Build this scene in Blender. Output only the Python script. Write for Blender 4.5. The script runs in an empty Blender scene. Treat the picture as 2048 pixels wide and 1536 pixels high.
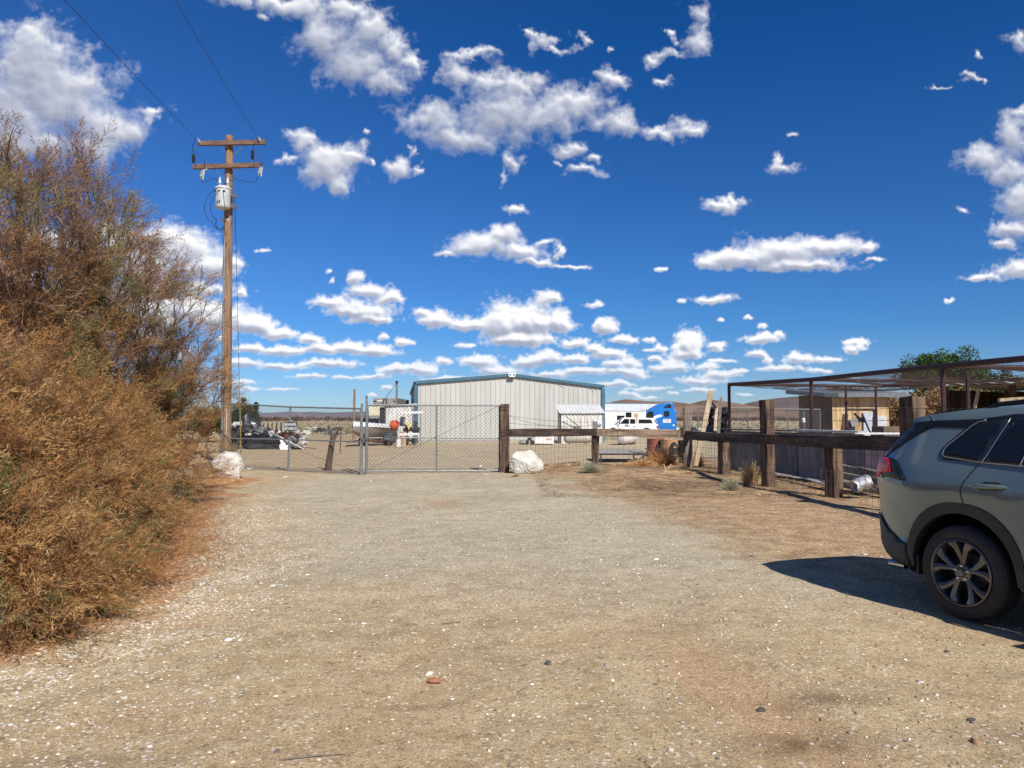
import bpy, bmesh, math, random
import numpy as np
from mathutils import Vector, Matrix, noise as mnoise
R_ = math.radians
scene = bpy.context.scene

# ================================================================= CAMERA
PITCH = R_(2.5); FPX = 1538.0; EYE = Vector((0, 0, 1.6))
cam_d = bpy.data.cameras.new("camera"); cam = bpy.data.objects.new("camera", cam_d)
scene.collection.objects.link(cam); scene.camera = cam
cam_d.sensor_width = 36; cam_d.lens = 36*FPX/2048; cam_d.clip_start = 0.05; cam_d.clip_end = 40000
cam.location = EYE; cam.rotation_euler = (R_(90)+PITCH, 0, 0)

# ================================================================= LIGHT
SUN_EL = R_(40); SUN_AZ_VEC = Vector((0.44, -0.898, 0)).normalized()
sun_vec = Vector((SUN_AZ_VEC.x*math.cos(SUN_EL), SUN_AZ_VEC.y*math.cos(SUN_EL), math.sin(SUN_EL)))
sd = bpy.data.lights.new("sun", 'SUN'); sd.energy = 4.7; sd.angle = R_(0.5); sd.color = (1.0, 0.95, 0.87)
so = bpy.data.objects.new("sun", sd); scene.collection.objects.link(so)
so.rotation_euler = sun_vec.to_track_quat('Z', 'Y').to_euler()
scene.view_settings.view_transform = 'Standard'; scene.view_settings.look = 'None'
scene.view_settings.exposure = 0.25; scene.view_settings.gamma = 1.0
scene.cycles.max_bounces = 6; scene.cycles.transparent_max_bounces = 12
scene.cycles.diffuse_bounces = 3; scene.cycles.glossy_bounces = 3
SKY_LOW=(1,1,1,1); SKY_MID=(1,1,1,1); SKY_HIGH=(1,1,1,1)
# ---------------------------------------------------------------- procedural cumulus field
CLOUDS = [  # ellipses (x, y, rx, ry) in a tangent-plane frame, 1538 units per unit tangent
 (60,125,100,82),(135,190,100,80),(20,220,95,85),(205,250,72,46),(190,298,52,26),(60,290,120,36),(248,268,32,24),(60,70,50,30),(305,228,34,12),
 (520,2,85,20),(600,15,55,28),(650,75,60,52),(705,130,68,45),(765,165,48,26),(740,55,38,48),(785,95,36,40),(828,125,20,26),(690,15,44,20),(514,42,12,12),
 (860,240,66,36),(930,275,62,30),(1000,225,80,62),(910,150,40,30),(1090,225,70,44),(1160,205,60,36),(1230,248,60,26),(1320,268,34,15),(1380,258,32,19),(945,107,55,12),(1228,158,30,18),(1040,165,50,26),(975,160,30,20),
 (1085,84,24,22),(1122,98,24,11),(1155,75,11,14),(1215,105,9,7),(1065,65,12,10),
 (1402,28,24,30),(1395,78,30,24),(1345,106,38,10),(1306,120,20,12),(1342,68,12,11),(1330,162,18,11),
 (660,322,60,44),(608,282,28,18),(572,320,26,9),(706,312,28,26),(684,372,32,22),(640,345,44,26),(742,320,9,10),
 (795,337,28,20),(820,302,8,18),(838,340,8,8),(735,262,9,8),
 (1022,325,22,19),(1000,356,10,18),(1140,303,32,16),(1172,346,34,11),(1190,316,22,10),(1120,330,12,5),
 (1562,334,28,12),(1555,318,10,9),(1450,414,40,14),(1478,405,20,8),(1030,418,17,9),(1595,268,10,6),
 (955,492,62,30),(1005,472,42,22),(1040,505,50,22),(1070,527,46,11),(1140,534,38,6),(1118,505,10,20),(898,508,22,9),(1090,490,20,10),
 (1470,520,72,26),(1560,508,92,34),(1650,496,84,28),(1735,497,30,14),(1600,534,105,14),(1418,532,30,15),(1745,522,26,5),
 (1430,602,46,10),(1362,604,11,5),(1322,540,9,7),
 (1965,315,44,26),(2030,270,40,48),(2020,345,56,26),(2045,220,16,20),(2044,85,24,20),(2035,405,46,36),(2022,462,44,20),(2045,540,66,26),(1965,558,44,10),(2120,400,80,120),(2010,490,30,10),
 (1932,150,18,9),(1885,172,28,6),(1945,108,10,9),(1955,158,10,7),(1925,418,18,8),(1902,600,10,5),
 (365,500,76,46),(425,540,62,36),(462,525,34,16),(325,480,46,36),(300,540,80,44),(350,582,125,16),(80,500,80,46),(200,490,90,46),(482,590,14,8),(20,560,80,40),
 (440,640,70,28),(505,655,62,19),(560,670,44,10),(370,620,60,26),(300,640,80,44),(620,682,36,9),(200,620,90,40),
 (712,558,14,18),(735,585,42,16),(660,606,42,11),(720,622,82,17),(782,598,26,13),(740,640,60,9),(655,543,8,7),(666,565,6,8),
 (870,642,46,15),(932,652,44,13),(1000,650,50,32),(1060,648,62,32),(1120,652,34,20),(1040,682,82,14),(845,628,22,8),
 (1098,600,28,14),(1190,611,22,7),(1210,660,28,15),(1252,682,38,8),(1200,645,12,8),
 (1377,692,38,22),(1322,697,15,7),(1370,712,46,9),(1340,740,55,9),(1440,752,50,7),(1400,765,60,6),
 (1525,680,46,9),(1515,708,28,7),(1600,720,42,9),(1560,738,60,6),(1640,742,36,4),(1500,638,10,5),(1525,655,12,5),(1560,670,12,6),
 (1440,638,10,4),(1300,680,14,5),(1310,718,20,5),(765,676,16,7),(530,502,8,5),
 (640,702,50,10),(560,705,44,9),(700,698,44,11),(750,705,60,10),(500,700,40,8),(660,728,70,7),(560,735,60,7),(790,740,44,8),
 (485,728,30,8),(850,742,40,11),(890,725,18,8),(960,725,46,13),(1000,745,60,9),(1090,718,40,13),(1050,728,30,10),(1150,722,36,8),(1160,745,60,7),
 (1220,712,50,9),(1250,745,50,6),(1190,700,24,8),(1270,755,40,5),(740,755,40,5),(620,752,50,4),(480,765,50,4),(560,780,40,3),(900,760,60,4),
 (1230,770,50,5),(1300,778,50,4),(1390,782,40,3),(1100,752,50,5),(1420,735,26,7),(1260,728,26,8),(1340,725,24,6),(1480,745,20,4)]

def _grid_noise(x, y, seed):
    xi = np.floor(x).astype(np.int64); yi = np.floor(y).astype(np.int64)
    xf = x - xi; yf = y - yi
    def g(a, b):
        n = (a*374761393 + b*668265263 + seed*1442695041) & 0xffffffff
        n = ((n ^ (n >> 13))*1274126177) & 0xffffffff
        n = (n ^ (n >> 16)) & 0xffff
        t = n*(2*math.pi/65536.0)
        return np.cos(t), np.sin(t)
    u = xf*xf*xf*(xf*(xf*6-15)+10); v = yf*yf*yf*(yf*(yf*6-15)+10)
    def d(a, b, dx, dy):
        gx, gy = g(a, b); return gx*dx + gy*dy
    n00 = d(xi, yi, xf, yf); n10 = d(xi+1, yi, xf-1, yf)
    n01 = d(xi, yi+1, xf, yf-1); n11 = d(xi+1, yi+1, xf-1, yf-1)
    return (n00*(1-u)+n10*u)*(1-v) + (n01*(1-u)+n11*u)*v

def np_fbm(x, y, octs, seed, gain=0.5, billow=False):
    s = np.zeros_like(x); a = 1.0; t = 0.0
    for o in range(octs):
        n = _grid_noise(x*(2.03**o)+o*17.3, y*(2.03**o)-o*9.1, seed+o)*1.5
        if billow: n = 0.75-2.0*np.abs(n)
        s += a*n; t += a; a *= gain
    return s/t

def np_worley(x, y, seed):
    xi = np.floor(x).astype(np.int64); yi = np.floor(y).astype(np.int64)
    best = np.full(x.shape, 9.0, dtype=x.dtype)
    for dx in (-1, 0, 1):
        for dy in (-1, 0, 1):
            a = xi+dx; b = yi+dy
            n = (a*374761393 + b*668265263 + seed*1442695041) & 0xffffffff
            n = ((n ^ (n >> 13))*1274126177) & 0xffffffff
            px_ = a + ((n >> 4) & 0xfff)/4096.0; py_ = b + ((n >> 17) & 0xfff)/4096.0
            best = np.minimum(best, (px_-x)**2 + (py_-y)**2)
    return np.sqrt(best)

def blur_np(a, r):
    for ax in (0, 1):
        for _ in range(2):
            k = 2*r+1
            p = np.pad(a, [(r+1, r) if i == ax else (0, 0) for i in (0, 1)], mode='edge')
            c = np.cumsum(p, axis=ax, dtype=np.float64)
            a = (np.take(c, range(k, c.shape[ax]), axis=ax) - np.take(c, range(0, c.shape[ax]-k), axis=ax))/k
    return a

def cloud_field(R=1200, U=0.95, VT=0.72, VB=-0.0):
    W_ = int(2*U*R); H_ = int((VT-VB)*R)
    uu = (np.arange(W_)+.5)/R - U; vv = (np.arange(H_)+.5)/R + VB
    u, v = np.meshgrid(uu, vv)
    p_ = math.radians(2.5)
    zc = math.cos(p_)+v*math.sin(p_); yc = -math.sin(p_)+v*math.cos(p_)
    x = 1024+1538*u/zc; y = 768-1538*yc/zc
    e = np.clip((y-250)/450, 0, 1)                     # 0 overhead .. 1 near the horizon
    # domain warp
    wx = np_fbm(x/60, y/60, 5, 11, .6); wy = np_fbm(x/60, y/60, 5, 23, .6)
    amp = 46-34*e
    xw = x + wx*amp; yw = y + wy*amp*0.75
    M = np.zeros_like(x); V = np.zeros_like(x)
    rl = random.Random(8); low = []
    for _ in range(64):
        yy_ = rl.uniform(676, 800); k_ = (yy_-650)/150
        low.append((rl.uniform(-250, 1780), yy_, rl.uniform(14, 46)*(1.1-.4*k_), rl.uniform(3.5, 8)*(1.25-.8*k_)))
    for (cx, cy, rx, ry) in CLOUDS+low:
        sel_x = np.abs(uu - ((cx-1024)/1538)) < (2.2*rx+60)/1538*1.25
        if cy > 560: ry = ry*(1+0.55*min(1, (cy-560)/90)); rx *= 1.04-.2*min(1, (cy-560)/110)
        ix = np.nonzero(sel_x)[0]
        vy = (835-cy)/1538*1.05
        iy = np.nonzero(np.abs(vv-vy) < (2.4*ry+70)/1538*1.3)[0]
        if len(ix) == 0 or len(iy) == 0: continue
        sl = (slice(iy[0], iy[-1]+1), slice(ix[0], ix[-1]+1))
        dx = (xw[sl]-cx)/rx; dy = (yw[sl]-cy)/ry
        flat = np.clip((cy-380)/250, 0, 1)
        dy = np.where(dy > 0, dy*(1+0.9*flat), dy)      # flatter bases towards the horizon
        q = np.exp(-1.15*(dx*dx+dy*dy))
        V[sl] = np.where(q > M[sl], dy, V[sl])
        M[sl] = np.maximum(M[sl], q) + 0.32*np.minimum(M[sl], q)
    def bil_f(sc, o, sd, g=.5): return np_fbm(xw/sc, yw/(sc*.9), o, sd, g, billow=True)
    lo = bil_f(95.0, 5, 41, .55); hi = bil_f(40.0, 5, 43, .55); bil = lo*(1-e)+hi*e
    def wor_f(sc, sd): return 0.55-np_worley((x+wx*16)/sc, (y+wy*16)/sc, sd)
    wor = wor_f(44.0, 5)*(1-e)+wor_f(17.0, 6)*e
    wor2 = wor_f(20.0, 9)*(1-e)+wor_f(8.0, 8)*e
    f1 = np_fbm(x/46, y/40, 7, 77, 0.66); f2 = np_fbm(x/17, y/14, 5, 78, 0.62); fine = f1*(1-e)+f2*e
    edge = 1-np.clip((M-0.25)/0.8, 0, 1)
    D = M*1.30 - 0.40 + 0.20*bil + (0.16*wor+0.09*wor2)*(0.45+.55*e) + fine*(0.30+.62*edge)*(1-.35*e)
    soft = 1.0-0.56*e
    wisp = 1-2*np.abs(np_fbm(xw/30, yw/22, 5, 91, .6))
    thin = np.clip(1-M*1.1, 0, 1)
    A = np.clip((D+0.10-.05*e+.16*(wisp-.75)*thin*(1-.5*e))/soft, 0, 1); A = A**1.15*np.clip((M-.03)/.12, 0, 1)
    # self shading
    T = np.clip(D, 0, 1.0)
    Hh = np.sqrt(T+0.03)*1.2 + (.22*wor+.13*wor2)*np.clip(T*3, 0, 1) + .16*bil + .10*fine
    Hb = blur_np(Hh, 3)
    gy, gx = np.gradient(Hb); k = 22+14*e; gx = gx*k; gy = gy*k
    nl = -(0.35*gx + 0.80*gy)/np.sqrt(1+gx*gx+gy*gy)
    above = np.zeros_like(T)
    Tb = blur_np(T, 3)
    for k in range(1, 10):
        d = k*6.5
        sh = int(round(d)); shx = int(round(d*0.30))
        S = np.zeros_like(T); S[:-sh, :-shx] = Tb[sh:, shx:]
        above += S*(1.0 if k < 4 else (1-.75*e))
    base = np.exp(-0.26*above)
    thick = np.clip(Tb*1.6, 0, 1)
    shade = 0.66 + 0.26*base + 0.34*nl*(0.3+.7*thick) + .10*(lo*(1-e)+hi*e) + .05*fine
    shade = shade - 0.10*thick*(1-base) + .05*e
    Vb = blur_np(np.clip(V, -1.2, 1.2), 2)
    shade = shade - (0.05+0.11*e)*np.clip(Vb+.25, 0, 1)*np.clip(thick*1.6, 0, 1) - 0.03
    shade = shade*(0.88+0.12*e)
    # contrast
    shade = np.clip(0.75+(shade-0.72)*1.05, 0.42, 1.05)
    # aerial haze put into the alpha: clouds fade towards the horizon
    A = A*(1-.38*np.clip((y-690)/120, 0, 1))
    # fade at the borders of the sheet
    bx = np.clip((U-np.abs(u))/0.12, 0, 1); by = np.clip((VT-v)/0.08, 0, 1)
    return A, shade, bx*by, x, y
A_, S_, B_, _x, _y = cloud_field(R=1100)
H_, W_ = A_.shape
buf = np.empty((H_, W_, 4), dtype=np.float32)
buf[..., 0] = S_; buf[..., 1] = A_*B_; buf[..., 2] = B_; buf[..., 3] = 1
sky_img = bpy.data.images.new("cumulus_field", W_, H_, alpha=True, float_buffer=True, is_data=True)
sky_img.pixels.foreach_set(buf.ravel()); sky_img.update()

world = bpy.data.worlds.new("World"); scene.world = world; world.use_nodes = True
nt = world.node_tree; nt.nodes.clear(); N = nt.nodes.new; L = nt.links.new
out = N('ShaderNodeOutputWorld')
skyn = N('ShaderNodeTexSky'); skyn.sky_type = 'NISHITA'; skyn.sun_disc = False
skyn.sun_elevation = SUN_EL; skyn.sun_rotation = math.atan2(SUN_AZ_VEC.x, SUN_AZ_VEC.y)
skyn.altitude = 700; skyn.air_density = 1.0; skyn.dust_density = 0.25; skyn.ozone_density = 4.0
def wm(op, a, b=None, c=None):
    n = N('ShaderNodeMath'); n.operation = op
    for i, v in enumerate((a, b, c)):
        if v is None: continue
        if isinstance(v, (int, float)): n.inputs[i].default_value = v
        else: L(v, n.inputs[i])
    return n.outputs[0]
gam = N('ShaderNodeGamma'); gam.inputs[1].default_value = 1.0; L(skyn.outputs[0], gam.inputs[0])
tc = N('ShaderNodeTexCoord'); sep = N('ShaderNodeSeparateXYZ'); L(tc.outputs['Generated'], sep.inputs[0])
X, Y, Z = sep.outputs
grade = N('ShaderNodeMix'); grade.data_type = 'RGBA'; grade.blend_type = 'MULTIPLY'; grade.inputs[0].default_value = 1
elr = N('ShaderNodeValToRGB'); L(Z, elr.inputs[0])
ce = elr.color_ramp.elements
ce[0].position = 0.0; ce[0].color = (.47, .60, .84, 1); ce[1].position = 0.442; ce[1].color = (.072, .385, .76, 1)
ez = ce.new(1.0); ez.color = (.14, .27, .46, 1)
for p_, c_ in ((.037, (.385, .54, .80, 1)), (.106, (.225, .475, .78, 1)), (.314, (.145, .42, .76, 1))): em = ce.new(p_); em.color = c_
L(gam.outputs[0], grade.inputs['A']); 
lf = N('ShaderNodeMix'); lf.data_type = 'RGBA'; L(wm('MULTIPLY', wm('MAXIMUM', wm('SUBTRACT', .12, X), 0.0), .62), lf.inputs[0]); L(elr.outputs[0], lf.inputs['A']); lf.inputs['B'].default_value = (.34, .62, 1.0, 1)
L(lf.outputs['Result'], grade.inputs['B'])
bg_sky = N('ShaderNodeBackground'); bg_sky.inputs[1].default_value = 0.1; L(grade.outputs['Result'], bg_sky.inputs[0])
Yc = wm('MAXIMUM', Y, 0.05)
u = wm('DIVIDE', X, Yc); v = wm('DIVIDE', Z, Yc)
U0, VT0 = 0.95, 0.72
uu = wm('MULTIPLY_ADD', u, 1/(2*U0), 0.5); vv = wm('MULTIPLY', v, 1/VT0)
cmb = N('ShaderNodeCombineXYZ'); L(uu, cmb.inputs[0]); L(vv, cmb.inputs[1])
ti = N('ShaderNodeTexImage'); ti.image = sky_img; ti.extension = 'CLIP'; ti.interpolation = 'Cubic'; L(cmb.outputs[0], ti.inputs[0])
sc = N('ShaderNodeSeparateColor'); L(ti.outputs[0], sc.inputs[0])
front = wm('MULTIPLY', wm('GREATER_THAN', Y, 0.06), wm('GREATER_THAN', Z, 0.0))
shade_f, alpha_f, mask_f = sc.outputs[0], wm('MULTIPLY', sc.outputs[1], front), wm('MULTIPLY', sc.outputs[2], front)
# unseen cumulus over the rest of the sky, coverage tuned for ambient light
Zc = wm('MAXIMUM', Z, 0.04)
cp = N('ShaderNodeCombineXYZ'); L(wm('DIVIDE', X, wm('ADD', Zc, .15)), cp.inputs[0]); L(wm('DIVIDE', Y, wm('ADD', Zc, .15)), cp.inputs[1])
nz = N('ShaderNodeTexNoise'); nz.inputs['Scale'].default_value = 2.1; nz.inputs['Detail'].default_value = 8; nz.inputs['Roughness'].default_value = .58
L(cp.outputs[0], nz.inputs['Vector'])
mr = N('ShaderNodeMapRange'); mr.interpolation_type = 'SMOOTHSTEP'; L(nz.outputs[0], mr.inputs[0])
mr.inputs[1].default_value = .56; mr.inputs[2].default_value = .67
alpha_b = wm('MULTIPLY', wm('MULTIPLY', mr.outputs[0], wm('SUBTRACT', 1.0, mask_f)), wm('GREATER_THAN', Z, 0.01))
alpha = wm('ADD', alpha_f, alpha_b)
shade = wm('ADD', wm('MULTIPLY', shade_f, mask_f), wm('MULTIPLY', wm('SUBTRACT', 1.0, mask_f), 0.74))
cr = N('ShaderNodeValToRGB'); L(shade, cr.inputs[0])
els = cr.color_ramp.elements
els[0].position = 0.40; els[0].color = (0.30, 0.33, 0.43, 1)
els[1].position = 1.0; els[1].color = (0.86, 0.86, 0.88, 1)
e2 = els.new(0.62); e2.color = (0.44, 0.47, 0.57, 1)
e3 = els.new(0.80); e3.color = (0.64, 0.66, 0.72, 1)
bg_c = N('ShaderNodeBackground'); bg_c.inputs[1].default_value = 1.0; L(cr.outputs[0], bg_c.inputs[0])
mx = N('ShaderNodeMixShader'); L(alpha, mx.inputs[0]); L(bg_sky.outputs[0], mx.inputs[1]); L(bg_c.outputs[0], mx.inputs[2])
L(mx.outputs[0], out.inputs[0])
world.cycles.sampling_method = 'MANUAL'; world.cycles.sample_map_resolution = 1024
# ================================================================= HELPERS
COL = scene.collection
ORG = {}
def ray(px, py):
    cx = (px-1024)/FPX; cy = (768-py)/FPX
    return Vector((cx, math.cos(PITCH)-cy*math.sin(PITCH), math.sin(PITCH)+cy*math.cos(PITCH)))
def at(px, py, Y):
    d = ray(px, py); return EYE + d*(Y/d.y)
def gnd(px, py, z=0.0):
    d = ray(px, py); return EYE + d*((z-EYE.z)/d.z)
def ground_z(x, y):
    z = 0.0
    if y > 52: z -= 0.55*min(1, (y-52)/38)**1.3
    z += 0.12*math.exp(-((x-3.6)/2.8)**2-((y-22.5)/2.2)**2)
    return z
def setp(o, label=None, cat=None, group=None, kind=None):
    if label: o['label'] = label
    if cat: o['category'] = cat
    if group: o['group'] = group
    if kind: o['kind'] = kind
    return o
def thing(name, label, cat, loc=(0, 0, 0), group=None):
    o = bpy.data.objects.new(name, None); COL.objects.link(o); o.location = loc; o.empty_display_size = .2
    ORG[o] = Vector(loc); return setp(o, label, cat, group)
class MB:
    def __init__(s): s.v = []; s.f = []; s.c = None
    def add(s, vs, fs):
        n = len(s.v); s.v += [tuple(v) for v in vs]; s.f += [tuple(i+n for i in f) for f in fs]; return s
    def box(s, c, d, rz=0, rx=0, ry=0, M=None):
        hx, hy, hz = d[0]/2, d[1]/2, d[2]/2
        m = M if M is not None else Matrix.Rotation(rz, 3, 'Z') @ Matrix.Rotation(ry, 3, 'Y') @ Matrix.Rotation(rx, 3, 'X')
        vs = [Vector(c)+m@Vector((x, y, z)) for x in (-hx, hx) for y in (-hy, hy) for z in (-hz, hz)]
        return s.add(vs, [(0, 1, 3, 2), (4, 6, 7, 5), (0, 4, 5, 1), (2, 3, 7, 6), (0, 2, 6, 4), (1, 5, 7, 3)])
    def beam(s, a, b, w, h, up=Vector((0, 0, 1)), ext=0, w2=None, h2=None):
        a = Vector(a); b = Vector(b); d = (b-a).normalized(); a = a-d*ext; b = b+d*ext
        if abs(d.dot(up)) > .98: up = Vector((0, 1, 0))
        r = d.cross(up).normalized(); u = r.cross(d)
        w2 = w2 or w; h2 = h2 or h
        vs = [p+r*x*ww/2+u*y*hh/2 for p, ww, hh in ((a, w, h), (b, w2, h2)) for x, y in ((-1, -1), (1, -1), (1, 1), (-1, 1))]
        return s.add(vs, [(3, 2, 1, 0), (4, 5, 6, 7), (0, 1, 5, 4), (1, 2, 6, 5), (2, 3, 7, 6), (3, 0, 4, 7)])
    def tube(s, pts, r, n=8, cap=True):
        pts = [Vector(p) for p in pts]; k = len(pts); rr = r if isinstance(r, (list, tuple)) else [r]*k
        prev = None; vs = []
        for i, p in enumerate(pts):
            d = (pts[min(i+1, k-1)]-pts[max(i-1, 0)]).normalized()
            if prev is None:
                up = Vector((0, 0, 1)) if abs(d.z) < .9 else Vector((1, 0, 0)); x = d.cross(up).normalized()
            else:
                x = (prev-d*prev.dot(d)).normalized()
            prev = x; y = d.cross(x)
            vs += [p+(x*math.cos(2*math.pi*j/n)+y*math.sin(2*math.pi*j/n))*rr[i] for j in range(n)]
        fs = [(i*n+j, i*n+(j+1) % n, (i+1)*n+(j+1) % n, (i+1)*n+j) for i in range(k-1) for j in range(n)]
        if cap: fs += [tuple(range(n-1, -1, -1)), tuple(range((k-1)*n, k*n))]
        return s.add(vs, fs)
    def lathe(s, prof, c=(0, 0, 0), n=24, axis='Z', M=None, caps=True):
        # prof: list of (r, h)
        M = M or Matrix.Identity(3)
        if axis == 'Y': M = Matrix.Rotation(-math.pi/2, 3, 'X')
        if axis == 'X': M = Matrix.Rotation(math.pi/2, 3, 'Y')
        vs = [Vector(c)+M@Vector((r*math.cos(2*math.pi*j/n), r*math.sin(2*math.pi*j/n), h)) for r, h in prof for j in range(n)]
        k = len(prof)
        fs = [(i*n+j, i*n+(j+1) % n, (i+1)*n+(j+1) % n, (i+1)*n+j) for i in range(k-1) for j in range(n)]
        if not caps: return s.add(vs, fs)
        if prof[0][0] > 1e-4: fs.append(tuple(range(n-1, -1, -1)))
        if prof[-1][0] > 1e-4: fs.append(tuple(range((k-1)*n, k*n)))
        return s.add(vs, fs)
    def prism(s, poly, M, o, t):
        # poly in a plane (x, z) extruded by t along y of frame M, origin o
        n = len(poly); o = Vector(o)
        vs = [o+M@Vector((x, 0, z)) for x, z in poly]+[o+M@Vector((x, t, z)) for x, z in poly]
        return s.add(vs, [tuple(range(n)), tuple(range(2*n-1, n-1, -1))]+[(i, i+n, (i+1) % n+n, (i+1) % n) for i in range(n)])
    def build(s, name, mat, parent=None, smooth=False, bevel=0, seg=2, recalc=True, angle=None):
        o0 = ORG[parent] if parent is not None else Vector((0, 0, 0))
        me = bpy.data.meshes.new(name)
        me.from_pydata([(v[0]-o0.x, v[1]-o0.y, v[2]-o0.z) for v in s.v], [], s.f)
        if recalc:
            bm = bmesh.new(); bm.from_mesh(me); bmesh.ops.recalc_face_normals(bm, faces=bm.faces)
            if bevel:
                bmesh.ops.bevel(bm, geom=[e for e in bm.edges if len(e.link_faces) == 2 and e.calc_face_angle(0) > .5], offset=bevel, segments=seg, affect='EDGES', profile=.6)
            bm.to_mesh(me); bm.free()
        if isinstance(mat, (list, tuple)):
            for m_ in mat: me.materials.append(m_)
        else: me.materials.append(mat)
        if smooth:
            me.shade_smooth()
            me.set_sharp_from_angle(angle=angle or R_(38))
        o = bpy.data.objects.new(name, me); COL.objects.link(o)
        if parent is not None: o.parent = parent
        ORG[o] = o0
        return o
def np_mesh(name, verts, faces_flat, nside, mat, cols=None, smooth=False):
    """big meshes straight from numpy; every face has nside corners"""
    me = bpy.data.meshes.new(name); nf = len(faces_flat)//nside
    me.vertices.add(len(verts)); me.vertices.foreach_set('co', np.asarray(verts, dtype=np.float32).ravel())
    me.loops.add(nf*nside); me.loops.foreach_set('vertex_index', np.asarray(faces_flat, dtype=np.int32))
    me.polygons.add(nf); me.polygons.foreach_set('loop_start', np.arange(0, nf*nside, nside, dtype=np.int32))
    me.polygons.foreach_set('loop_total', np.full(nf, nside, dtype=np.int32))
    if smooth: me.polygons.foreach_set('use_smooth', np.ones(nf, dtype=bool))
    me.update(calc_edges=True)
    if cols is not None:
        a = me.color_attributes.new('tint', 'FLOAT_COLOR', 'POINT'); a.data.foreach_set('color', np.asarray(cols, dtype=np.float32).ravel())
    me.materials.append(mat)
    o = bpy.data.objects.new(name, me); COL.objects.link(o); ORG[o] = Vector((0, 0, 0)); return o
def text_part(name, s, mat, parent, loc, size, rot, ext=.001, align='CENTER', sx=1.0):
    cu = bpy.data.curves.new(name, 'FONT'); cu.body = s; cu.size = size; cu.align_x = align; cu.align_y = 'CENTER'; cu.extrude = ext
    cu.materials.append(mat); cu.offset = size*.012
    tmp = bpy.data.objects.new(name+'_tmp', cu); me = bpy.data.meshes.new_from_object(tmp); bpy.data.objects.remove(tmp)
    o = bpy.data.objects.new(name, me); COL.objects.link(o); o.parent = parent
    o.location = Vector(loc)-ORG[parent]; o.rotation_euler = rot; o.scale = (sx, 1, 1); ORG[o] = ORG[parent]; return o
def copy_tree(root, loc, rz=None, label=None):
    r = root.copy(); COL.objects.link(r); r.location = loc; ORG[r] = Vector(loc)
    if rz is not None: r.rotation_euler.z = rz
    if label: r['label'] = label
    for ch in root.children:
        c = ch.copy(); COL.objects.link(c); c.parent = r
        for g in ch.children:
            d = g.copy(); COL.objects.link(d); d.parent = c
    return r

# ================================================================= MATERIALS
def nodes_of(name):
    m = bpy.data.materials.new(name); m.use_nodes = True; t = m.node_tree
    b = t.nodes['Principled BSDF']; return m, t, b
def noise_n(t, vec, scale, detail=5, rough=.55, dist=0):
    n = t.nodes.new('ShaderNodeTexNoise'); n.inputs['Scale'].default_value = scale; n.inputs['Detail'].default_value = detail
    n.inputs['Roughness'].default_value = rough; n.inputs['Distortion'].default_value = dist
    if vec is not None: t.links.new(vec, n.inputs['Vector'])
    return n.outputs[0]
def ramp_n(t, fac, stops):
    n = t.nodes.new('ShaderNodeValToRGB'); t.links.new(fac, n.inputs[0]); e = n.color_ramp.elements
    e[0].position, e[0].color = stops[0][0], (*stops[0][1], 1); e[1].position, e[1].color = stops[-1][0], (*stops[-1][1], 1)
    for p_, c_ in stops[1:-1]: x = e.new(p_); x.color = (*c_, 1)
    return n.outputs[0]
def math_n(t, op, a, b=None, c=None, clamp=False):
    n = t.nodes.new('ShaderNodeMath'); n.operation = op; n.use_clamp = clamp
    for i, v_ in enumerate((a, b, c)):
        if v_ is None: continue
        if isinstance(v_, (int, float)): n.inputs[i].default_value = v_
        else: t.links.new(v_, n.inputs[i])
    return n.outputs[0]
def mix_n(t, fac, a, b, blend='MIX'):
    n = t.nodes.new('ShaderNodeMix'); n.data_type = 'RGBA'; n.blend_type = blend
    for k, v_ in ((0, fac), ('A', a), ('B', b)):
        if isinstance(v_, (int, float)): n.inputs[k].default_value = v_
        elif isinstance(v_, (tuple, list)): n.inputs[k].default_value = (*v_[:3], 1)
        else: t.links.new(v_, n.inputs[k])
    return n.outputs['Result']
def bump_n(t, h, strength, dist, b, prev=None):
    n = t.nodes.new('ShaderNodeBump'); n.inputs['Strength'].default_value = strength; n.inputs['Distance'].default_value = dist
    t.links.new(h, n.inputs['Height'])
    if prev is not None: t.links.new(prev, n.inputs['Normal'])
    if b is not None: t.links.new(n.outputs[0], b.inputs['Normal'])
    return n.outputs[0]
def objco(t, scale=(1, 1, 1)):
    c = t.nodes.new('ShaderNodeTexCoord'); m = t.nodes.new('ShaderNodeMapping'); m.inputs['Scale'].default_value = scale
    t.links.new(c.outputs['Object'], m.inputs['Vector']); return m.outputs[0]
def mat(name, c1, c2=None, rough=.7, metal=0.0, scale=6, stretch=(1, 1, 1), bump=.2, bdist=.004, bscale=60, lo=.35, hi=.65, coat=0, spec=.5, dirt=None, dirt_amt=.5, detail=6):
    m, t, b = nodes_of(name); v = objco(t, stretch)
    c2 = c2 or tuple(x*.75 for x in c1)
    n = noise_n(t, v, scale, detail); col = ramp_n(t, n, [(lo, c2), (hi, c1)])
    if dirt:
        d = ramp_n(t, noise_n(t, v, scale*.35, 8, .65), [(.48, (0, 0, 0)), (.68, (dirt_amt,)*3)])
        col = mix_n(t, d, col, dirt)
    t.links.new(col, b.inputs['Base Color'])
    b.inputs['Roughness'].default_value = rough; b.inputs['Metallic'].default_value = metal
    b.inputs['Coat Weight'].default_value = coat; b.inputs['Specular IOR Level'].default_value = spec
    if bump: bump_n(t, noise_n(t, v, bscale, 4, .6), bump, bdist, b)
    return m
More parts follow.
